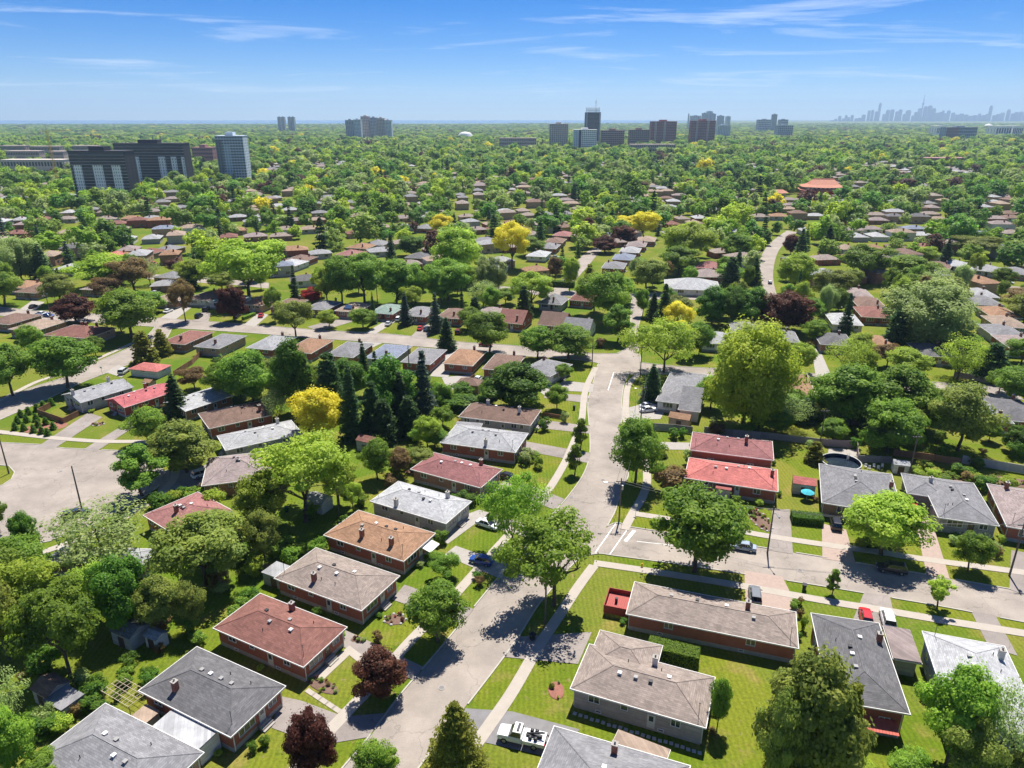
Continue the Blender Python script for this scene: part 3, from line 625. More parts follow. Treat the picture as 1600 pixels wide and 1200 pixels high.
row([(1465, 415, 'brown', 'redbrick', 'brown-roofed house'), (1488, 412, 'white', 'greysiding', 'white-roofed house'), (1540, 420, 'lightgrey', 'greysiding', 'pale-roofed house'), (1585, 424, 'grey', 'brownbrick', 'grey-roofed house')], ((1480, 436), (1600, 449)), 14, 11, '-y', None, 'on the far side street with parked cars')
house('long white-roofed white bungalow at the head of the street', 'the long white bungalow', ((1040, 451), (1128, 455), (1120, 440)), 'white', 'whitewall', level=1, front='-y', chims=())
row([(1105, 428, 'mauve', 'redbrick', 'mauve-roofed bungalow'), (1108, 415, 'rosered', 'redbrick', 'rose-roofed bungalow')], ((990, 457), (1100, 460)), 14, 14, '-y', None, 'behind the long white bungalow')
row([(960, 415, 'grey', 'redbrick', 'grey-roofed bungalow'), (975, 402, 'bluegrey', 'redbrick', 'slate-blue roofed bungalow'), (985, 391, 'lightgrey', 'redbrick', 'pale grey-roofed bungalow'), (995, 382, 'mauve', 'redbrick', 'mauve-grey roofed bungalow'), (1010, 374, 'tan', 'redbrick', 'sand-roofed bungalow')], ((900, 437), (934, 397)), 10, 15, '-y', None, 'in the receding row beside the lane')
row([(858, 385, 'grey', 'redbrick', 'grey-roofed bungalow'), (868, 376, 'brown', 'redbrick', 'brown-roofed bungalow'), (842, 397, 'white', 'whitewall', 'white-roofed bungalow'), (880, 366, 'rosered', 'redbrick', 'rose-roofed bungalow')], ((858, 457), (902, 408)), 10, 15, '-y', None, 'across the lane from the purple maples')
row([(42, 445, 'orange', 'brownbrick', 'orange-roofed house'), (58, 452, 'brown', 'brownbrick', 'brown-roofed porch house'), (160, 448, 'mauve', 'brownbrick', 'wide mauve-roofed house'), (182, 398, 'brightred', 'brownbrick', 'bright red-roofed house'), (236, 393, 'redbrown', 'brownbrick', 'gabled red-brown house'), (265, 388, 'grey', 'brownbrick', 'grey gabled house'), (112, 418, 'white', 'whitewall', 'white-roofed house'), (270, 430, 'grey', 'tanbrick', 'grey-roofed bungalow'), (325, 463, 'brown', 'whitewall', 'brown-roofed white house'), (360, 467, 'green', 'whitewall', 'sage-roofed white house'), (270, 465, 'tan', 'brownbrick', 'sand-roofed house with a white car')], ((60, 486), (250, 497)), 12, 11, '-y', None, 'beyond the east end of the street')
row([(565, 385, 'orange', 'tanbrick', 'orange-roofed house'), (590, 380, 'grey', 'greysiding', 'grey-roofed house'), (657, 400, 'darkgrey', 'brownbrick', 'dark-roofed brown brick house'), (548, 396, 'rosered', 'tanbrick', 'rose-roofed house'), (455, 411, 'white', 'whitewall', 'white-roofed house'), (470, 404, 'brown', 'redbrick', 'brown-roofed house'), (770, 418, 'white', 'whitewall', 'isolated white-roofed house'), (665, 355, 'grey', 'redbrick', 'grey-roofed brick hall'), (585, 345, 'darkgrey', 'brownbrick', 'dark flat-roofed building')], st, 13, 12, '-y', None, 'beyond the tree belt')

# wings and other roofs that belong to a house
def annex(key, spec, roofcol, wall, eave, roof='hip', name='wing_roof', pitch=.34):
    R = HS[key][0]; c, ang, L, Wd = rect_from(spec, eave)
    rel = Matrix.Rotation(-R.rotation_euler.z, 2) @ Vector((c.x - R.location.x, c.y - R.location.y)); ra = ang - R.rotation_euler.z
    w = MB().box(-L/2 + .45, L/2 - .45, -Wd/2 + .45, Wd/2 - .45, 0, eave).build('wing_wall', wallmat(wall), R, (rel.x, rel.y, 0), ra)
    m, caps = roof_mesh(L - .9, Wd - .9, pitch, roof); rf = m.build(name, roofmat(roofcol), R, (rel.x, rel.y, eave + .02), ra)
    f = MB(); a, b = L/2, Wd/2
    f.box(-a - .07, a + .07, -b - .07, -b - .003, -.16, .045); f.box(-a - .07, a + .07, b + .003, b + .07, -.16, .045); f.box(-a - .068, -a - .003, -b, b, -.158, .043); f.box(a + .003, a + .068, -b, b, -.158, .043)
    f.build('wing_gutter', FASCIA, rf)
    if roof == 'hip':
        cm = MB()
        for p, q in caps: cm.tube((p[0], p[1], p[2] - .03), (q[0], q[1], q[2] - .03), .09, n=5)
        cm.build('wing_ridge_cap', roofmat(roofcol), rf)
    return R, rf
annex('h20', ((915, 1040), (1019, 1067), (1036, 1009)), 'beige', 'mauvewall', 3.27)
annex('h20', ((911, 1040), (1012, 1067), (1034, 1010)), 'beige', 'mauvewall', 3.22) if False else None
annex('h27', ((1416, 771), (1480, 780), (1470, 748)), 'grey', 'stone', 3.05)
annex('h22', ((1393, 1030), (1437, 1036), (1424, 985)), 'mauve', 'greysiding', 2.75, roof='flat', name='carport_roof')
annex('h29', ((1062, 640), (1096, 645), (1100, 612)), 'grey', 'whitewall', 3.0, roof='gable', pitch=.5)
annex('h21', ((1105, 962), (1180, 976), (1182, 948)), 'beige', 'redbrick', 3.05)
annex('h19', ((950, 1172), (1035, 1198), (1050, 1170)), 'tan', 'tanbrick', 2.3, roof='flat', name='lean_to_roof')
annex('h8', ((711, 667), (750, 672), (752, 663)), 'grey', 'greysiding', 2.6, roof='flat', name='porch_roof')

# ---------------------------------------------------------------- trees
def leaf_material(name, c1, c2, trans=.58):
    m = bpy.data.materials.new(name); m.use_nodes = True
    t = m.node_tree; n = t.nodes; l = t.links; n.remove(n['Principled BSDF']); out = n['Material Output']
    at = n.new('ShaderNodeAttribute'); at.attribute_name = 'rnd'
    oi = n.new('ShaderNodeObjectInfo')
    a = n.new('ShaderNodeMix'); a.data_type = 'RGBA'; a.inputs['A'].default_value = (*c1, 1); a.inputs['B'].default_value = (*c2, 1); l.new(at.outputs['Fac'], a.inputs['Factor'])
    hs = n.new('ShaderNodeHueSaturation')
    for inp, lo, hi in (('Hue', .494, .514) if 'yellow' not in name else ('Hue', .497, .505), ('Value', .84, 1.22) if 'yellow' not in name else ('Value', .95, 1.05)):
        r = n.new('ShaderNodeMapRange'); r.inputs[3].default_value = lo; r.inputs[4].default_value = hi; l.new(oi.outputs['Random'], r.inputs[0]); l.new(r.outputs[0], hs.inputs[inp])
    l.new(a.outputs['Result'], hs.inputs['Color'])
    d = n.new('ShaderNodeBsdfPrincipled'); d.inputs['Roughness'].default_value = .55; d.inputs['Specular IOR Level'].default_value = .25; l.new(hs.outputs[0], d.inputs['Base Color'])
    tr = n.new('ShaderNodeBsdfTranslucent'); l.new(hs.outputs[0], tr.inputs['Color'])
    mx = n.new('ShaderNodeMixShader'); mx.inputs[0].default_value = trans; l.new(d.outputs[0], mx.inputs[1]); l.new(tr.outputs[0], mx.inputs[2]); l.new(mx.outputs[0], out.inputs['Surface'])
    MATS[name] = m; return m
LEAF = {k: leaf_material('leaves_' + k, a, b) for k, a, b in (
    ('green', (0.115, 0.225, 0.024), (0.35, 0.48, 0.055)), ('bright', (0.15, 0.28, 0.028), (0.43, 0.57, 0.065)), ('lime', (0.27, 0.38, 0.035), (0.57, 0.66, 0.085)), ('dark', (0.065, 0.165, 0.02), (0.23, 0.39, 0.04)),
    ('vivid', (.34, .48, .03), (.68, .80, .08)), ('olive', (0.18, 0.245, 0.045), (0.46, 0.5, 0.095)), ('pale', (0.25, 0.34, 0.1), (0.54, 0.62, 0.22)), ('purple', (0.075, 0.03, 0.022), (0.24, 0.085, 0.052)), ('yellow', (.78, .70, .03), (.95, .90, .12)),
    ('red', (0.284, 0.021, 0.028), (0.596, 0.057, 0.071)), ('spruce', (0.045, 0.1, 0.035), (0.15, 0.24, 0.075)), ('blue', (0.065, 0.11, 0.08), (0.18, 0.25, 0.17)), ('cedar', (0.18, 0.215, 0.03), (0.48, 0.48, 0.075)), ('russet', (0.185, 0.121, 0.050), (0.398, 0.270, 0.106)))}
BARK = mat('bark', (.115, .090, .070), .95, .3, 3)
def cards(pts, nrm, size, rs, tri=False, long=1.0):
    """leaf faces: one small rhombus per point"""
    n = len(pts); nrm = nrm / (np.linalg.norm(nrm, axis=1, keepdims=True) + 1e-9)
    ref = rs.normal(size=(n, 3)); t = np.cross(nrm, ref); t /= np.linalg.norm(t, axis=1, keepdims=True) + 1e-9; b = np.cross(nrm, t)
    s = size * rs.uniform(.6, 1.35, (n, 1))
    v = np.stack([pts + t * s * long, pts + b * s * .62 + nrm * s * .18, pts - t * s * long, pts - b * s * .62 - nrm * s * .10], 1)
    return v
def leafmesh(name, v, rs, off=None):
    n = len(v); me = bpy.data.meshes.new(name); me.vertices.add(n * 4); me.vertices.foreach_set('co', v.reshape(-1).astype(np.float32))
    me.loops.add(n * 4); me.loops.foreach_set('vertex_index', np.arange(n * 4, dtype=np.int32)); me.polygons.add(n)
    me.polygons.foreach_set('loop_start', np.arange(0, n * 4, 4, dtype=np.int32)); me.polygons.foreach_set('loop_total', np.full(n, 4, np.int32)); me.update(calc_edges=True)
    at = me.attributes.new('rnd', 'FLOAT', 'POINT'); r = np.clip(rs.normal(.45, .20, n) + (0 if off is None else off), 0, 1); at.data.foreach_set('value', np.repeat(r, 4).astype(np.float32))
    return me
def branch(mb, p, q, r0, r1, rs, seg=4, wob=.10, n=5):
    p = Vector(p); q = Vector(q); d = (q - p).length; pr = p
    for i in range(1, seg + 1):
        t = i / seg; c = p.lerp(q, t)
        c.z += math.sin(math.pi * t) * d * .07
        if i < seg: c += Vector(rs.normal(size=3)) * d * wob * .35
        mb.tube(pr, c, r0 + (r1 - r0) * (t - 1 / seg), r0 + (r1 - r0) * t, n, cap=i == seg); pr = c
def make_broadleaf(seed, hgt=10.0, wid=9.0, base=.24, ncl=46, per=210, size=.24, shape='round', droop=0.0, cl=1.0, shell=.55, up=.65):
    rs = np.random.default_rng(seed); z0 = hgt * base; ch = hgt - z0; cz = z0 + ch * (.52 if shape != 'vase' else .60)
    C = []; tries = 0; bites = rs.normal(size=(3, 3)); bites[:, 2] *= .5; bites /= np.linalg.norm(bites, axis=1, keepdims=True)
    while len(C) < ncl and tries < 6000:
        tries += 1
        u = rs.normal(size=3); u /= np.linalg.norm(u); r = rs.uniform(shell, 1.0) ** .6
        if len(C) < ncl * .18: r *= .5
        elif ncl > 40 and (bites @ u).max() > .90 and r > .6: continue
        p = u * r
        if shape == 'vase' and p[2] < -.2 and np.hypot(p[0], p[1]) < .55: continue
        if shape == 'oval': p[:2] *= .92 - .22 * max(0, p[2])
        if shape == 'cone': p[:2] *= max(.12, .62 - .55 * p[2])
        lump = 1 + .20 * math.sin(3 * math.atan2(p[1], p[0]) + seed) + rs.normal() * .10
        q = np.array([p[0] * wid / 2 * .86 * lump, p[1] * wid / 2 * .86 * lump, cz + p[2] * ch / 2 * .88 * (1 + rs.normal() * .06)])
        if any(np.linalg.norm(q - c) < wid * .085 for c in C): continue
        C.append(q)
    C = np.array(C); V = []; OFF = []
    for c in C:
        co_ = rs.normal(0, .16)
        rc = wid * rs.uniform(.065, .16) * cl; n = int(per * rs.uniform(.6, 1.4)); u = rs.normal(size=(n, 3)); u /= np.linalg.norm(u, axis=1, keepdims=True)
        rr = rc * rs.uniform(.25, 1.0, (n, 1)) ** .5; sc = np.array([1.15, 1.15, .72]); pts = c + u * rr * sc
        if droop: pts[:, 2] -= rs.uniform(0, 1, n) ** 2 * droop
        o = (pts - np.array([0, 0, cz - ch * .2])); o /= np.linalg.norm(o, axis=1, keepdims=True)
        V.append(cards(pts, u * .8 + o * .7 + np.array([0, 0, up]) + rs.normal(size=(n, 3)) * .45, size, rs, long=1.0 if not droop else 1.3)); OFF.append(np.full(n, co_))
    # stray leaves so that the outline is uneven
    n = int(ncl * per * .10); u = rs.normal(size=(n, 3)); u /= np.linalg.norm(u, axis=1, keepdims=True); pick = C[rs.integers(0, len(C), n)]
    pts = pick + u * wid * .13 * rs.uniform(.8, 1.35, (n, 1)); V.append(cards(pts, u + np.array([0, 0, .5]), size * .9, rs)); OFF.append(np.zeros(n))
    me = leafmesh('crown', np.concatenate(V), rs, np.concatenate(OFF))
    tb = MB(); tr = hgt * .019; fork = Vector((rs.normal() * .15, rs.normal() * .15, z0 * 1.02)); tb.tube((0, 0, -.3), (0, 0, .25), tr * 1.7, tr * 1.2, 7); branch(tb, (0, 0, .2), fork, tr * 1.2, tr * .85, rs, 3, .03, 7)
    ctr = Vector((0, 0, cz))
    for k in range(6):
        a = 2 * math.pi * k / 6 + rs.uniform(-.4, .4); e = Vector((math.cos(a) * wid * .27, math.sin(a) * wid * .27, z0 + ch * rs.uniform(.30, .55)))
        if k == 0: e = Vector((rs.normal() * .3, rs.normal() * .3, z0 + ch * .62))
        branch(tb, fork - Vector((0, 0, .25)), e, tr * .62, tr * .3, rs, 4)
        near = sorted(range(len(C)), key=lambda i: (Vector(C[i]) - e).length)[:7]
        for i in near: branch(tb, e - (e - fork) * .12, Vector(C[i]), tr * .26, tr * .06, rs, 3, .12, 4)
    return me, tb.mesh('trunk'), hgt, wid
def make_conifer(seed, hgt=11.0, wid=5.0, tiers=19, size=.20, base=.05, power=.85, per=26, spread=.5):
    rs = np.random.default_rng(seed); V = []; tb = MB(); tb.tube((0, 0, -.3), (0, 0, hgt * .97), hgt * .016, .02, 6)
    for k in range(tiers):
        t = (k + rs.uniform(-.3, .3)) / tiers; t = min(max(t, 0), .985); z = hgt * (base + (1 - base) * t); R = wid / 2 * (1 - t) ** power + .12
        nb = int(6 + 8 * (1 - t)); a0 = rs.uniform(0, 6.28)
        for j in range(nb):
            a = a0 + 2 * math.pi * j / nb + rs.uniform(-.25, .25); r = R * rs.uniform(.70, 1.14); d = np.array([math.cos(a), math.sin(a), 0])
            n = int(per * (.45 + .75 * (1 - t))); s = rs.uniform(.12, 1, n) ** .8
            pts = d * (r * s)[:, None]; pts[:, 2] = z - r * .34 * s + r * .20 * s ** 3 + rs.normal(0, .06, n)
            side = np.array([-d[1], d[0], 0]); pts += side * (rs.normal(0, 1, n) * r * .17 * s)[:, None]
            V.append(cards(pts, np.array([0, 0, 1.0]) + d * .55 + rs.normal(size=(n, 3)) * spread, size, rs, long=1.5))
            if j % 2 == 0: tb.tube((0, 0, z), tuple(np.array([0, 0, z]) + d * r * .8 + np.array([0, 0, -r * .24])), .035, .01, 3, cap=False)
    return leafmesh('crown', np.concatenate(V), rs), tb.mesh('trunk'), hgt, wid
PROTO = {'maple': [make_broadleaf(1, ncl=54, per=375, size=0.168), make_broadleaf(2, ncl=46, per=405, size=0.176, shape='vase', base=.28), make_broadleaf(21, ncl=60, per=345, size=0.168, shape='oval')],
         'open': [make_broadleaf(3, ncl=50, per=230, size=.16, shape='vase', base=.30, wid=10.5, cl=.86), make_broadleaf(31, ncl=54, per=230, size=.16, shape='vase', base=.26, wid=11.5, hgt=9, cl=.86)],
         'oval': [make_broadleaf(4, hgt=10, wid=7, ncl=44, per=345, size=0.168, shape='oval', base=.17), make_broadleaf(41, hgt=10, wid=7, ncl=44, per=345, size=0.168, shape='oval', base=.2)],
         'dense': [make_broadleaf(5, hgt=9, wid=9, ncl=72, per=345, size=0.176, base=.12), make_broadleaf(51, hgt=9, wid=8, ncl=66, per=345, size=0.176, base=.13, shape='oval')],
         'willow': [make_broadleaf(6, hgt=14, wid=14, ncl=95, per=390, size=0.200, base=.13, droop=1.9, cl=.9, up=1.5), make_broadleaf(61, hgt=13, wid=13, ncl=80, per=390, size=0.200, base=.15, droop=1.6, cl=.9, up=1.5)],
         'sparse': [make_broadleaf(7, hgt=10, wid=11, ncl=64, per=62, size=.17, base=.16, shape='vase', cl=1.1), make_broadleaf(71, hgt=10, wid=10, ncl=60, per=75, size=.17, base=.16, cl=1.1)],
         'young': [make_broadleaf(8, hgt=6, wid=3.4, ncl=26, per=150, size=.15, base=.16, shape='cone', cl=1.25), make_broadleaf(81, hgt=6, wid=4.2, ncl=24, per=110, size=.17, base=.32, cl=1.1)],
         'shrub': [make_broadleaf(9, hgt=2.2, wid=2.6, ncl=30, per=85, size=.10, base=.02, cl=1.25), make_broadleaf(91, hgt=2.4, wid=2.2, ncl=26, per=85, size=.10, base=.02, cl=1.25)],
         'spruce': [make_conifer(10), make_conifer(11, hgt=12, wid=4.6, tiers=21)],
         'cedar': [make_conifer(12, hgt=10, wid=6.5, tiers=16, size=.27, power=.55, per=34, spread=1.0), make_conifer(13, hgt=9, wid=5, tiers=15, size=.24, power=.5, per=32, spread=1.1)],
         'bigcedar': [make_conifer(15, hgt=19, wid=12, tiers=30, size=.22, power=.62, per=74, spread=.9)],
         'feather': [make_conifer(16, hgt=17, wid=14, tiers=26, size=.24, power=.36, per=84, spread=1.2)],
         'cone': [make_conifer(14, hgt=2.4, wid=1.5, tiers=12, size=.10, per=13, power=.7, base=.02, spread=.9)]}
KINDS = {'maple': ('maple', 'green', 'green maple'), 'mapleb': ('maple', 'bright', 'bright green maple'), 'open': ('open', 'bright', 'open-limbed bright green maple'), 'ash': ('oval', 'green', 'oval green shade tree'), 'lime': ('maple', 'lime', 'yellow-green shade tree'),
         'dark': ('dense', 'dark', 'dark green dense tree'), 'densegreen': ('dense', 'green', 'dense green tree'), 'olive': ('maple', 'olive', 'olive-green tree'), 'olivedense': ('dense', 'olive', 'dense olive-green tree'), 'pale': ('sparse', 'pale', 'pale sparse thin-leaved tree'), 'palew': ('willow', 'pale', 'pale grey-green willow'), 'willow': ('willow', 'vivid', 'huge lime-green willow'), 'locust': ('open', 'lime', 'broad lime-green locust'),
         'purple': ('dense', 'purple', 'purple-leaved maple'), 'yellow': ('maple', 'yellow', 'golden yellow locust'), 'red': ('dense', 'red', 'crimson-leaved small tree'), 'spruce': ('spruce', 'spruce', 'dark green spruce'), 'blue': ('spruce', 'blue', 'blue-grey spruce'), 'pine': ('cedar', 'spruce', 'dark shaggy pine'), 'cedar': ('cedar', 'cedar', 'olive-gold shaggy conifer'),
         'bigcedar': ('bigcedar', 'cedar', 'feathery olive-green conifer'), 'feather': ('feather', 'olive', 'broad feathery olive-green conifer'), 'young': ('young', 'green', 'young green street tree'), 'younglime': ('young', 'lime', 'small lime-green sapling'), 'sparse': ('sparse', 'lime', 'sparse yellow-green tree with bare limbs'), 'shrub': ('shrub', 'green', 'round green shrub'), 'shrublime': ('shrub', 'lime', 'lime-green shrub'), 'shrubdark': ('shrub', 'dark', 'dark green shrub'), 'shrubred': ('shrub', 'russet', 'russet-leaved shrub'), 'shrubpale': ('shrub', 'pale', 'pale flowering shrub'), 'cone': ('cone', 'dark', 'small clipped cone evergreen'), 'russet': ('maple', 'russet', 'russet-leaved tree')}
TREES = []
NT = [0]
def put_tree(X, Y, hgt, wid, kind, note=None):
    shape, leaf, words = KINDS[kind]; NT[0] += 1; rr = random.Random(NT[0] * 7 + 3)
    protos = PROTO[shape]; me, tm, h0, w0 = protos[NT[0] % len(protos)]
    if kind == 'young': me, tm, h0, w0 = protos[0]
    if kind == 'younglime': me, tm, h0, w0 = protos[1]
    shrubby = shape in ('shrub', 'cone')
    R = thing('shrub' if shrubby else 'tree', '', 'shrub' if shrubby else 'tree', (X, Y, 0), rr.uniform(0, 6.28))
    R.scale = (wid / w0, wid / w0, hgt / h0)
    mobj('crown', me, LEAF[leaf], R); mobj('trunk', tm, BARK, R)
    TREES.append([R, X, Y, hgt, wid, kind, words, note])
    return R
def tree(x, base, top, w, kind, note=None):
    X, Y = g(x, base); lo, hi = .5, 40.0
    for _ in range(40):
        m = (lo + hi) / 2
        if proj(X, Y, m)[1] > top: lo = m
        else: hi = m
    hgt = lo; d = proj(X, Y, hgt * .6)[2]
    return put_tree(X, Y, hgt, w * d / F * (1.12 if KINDS[kind][0] in ('maple', 'open', 'oval', 'dense', 'sparse') else 1.04), kind, note)
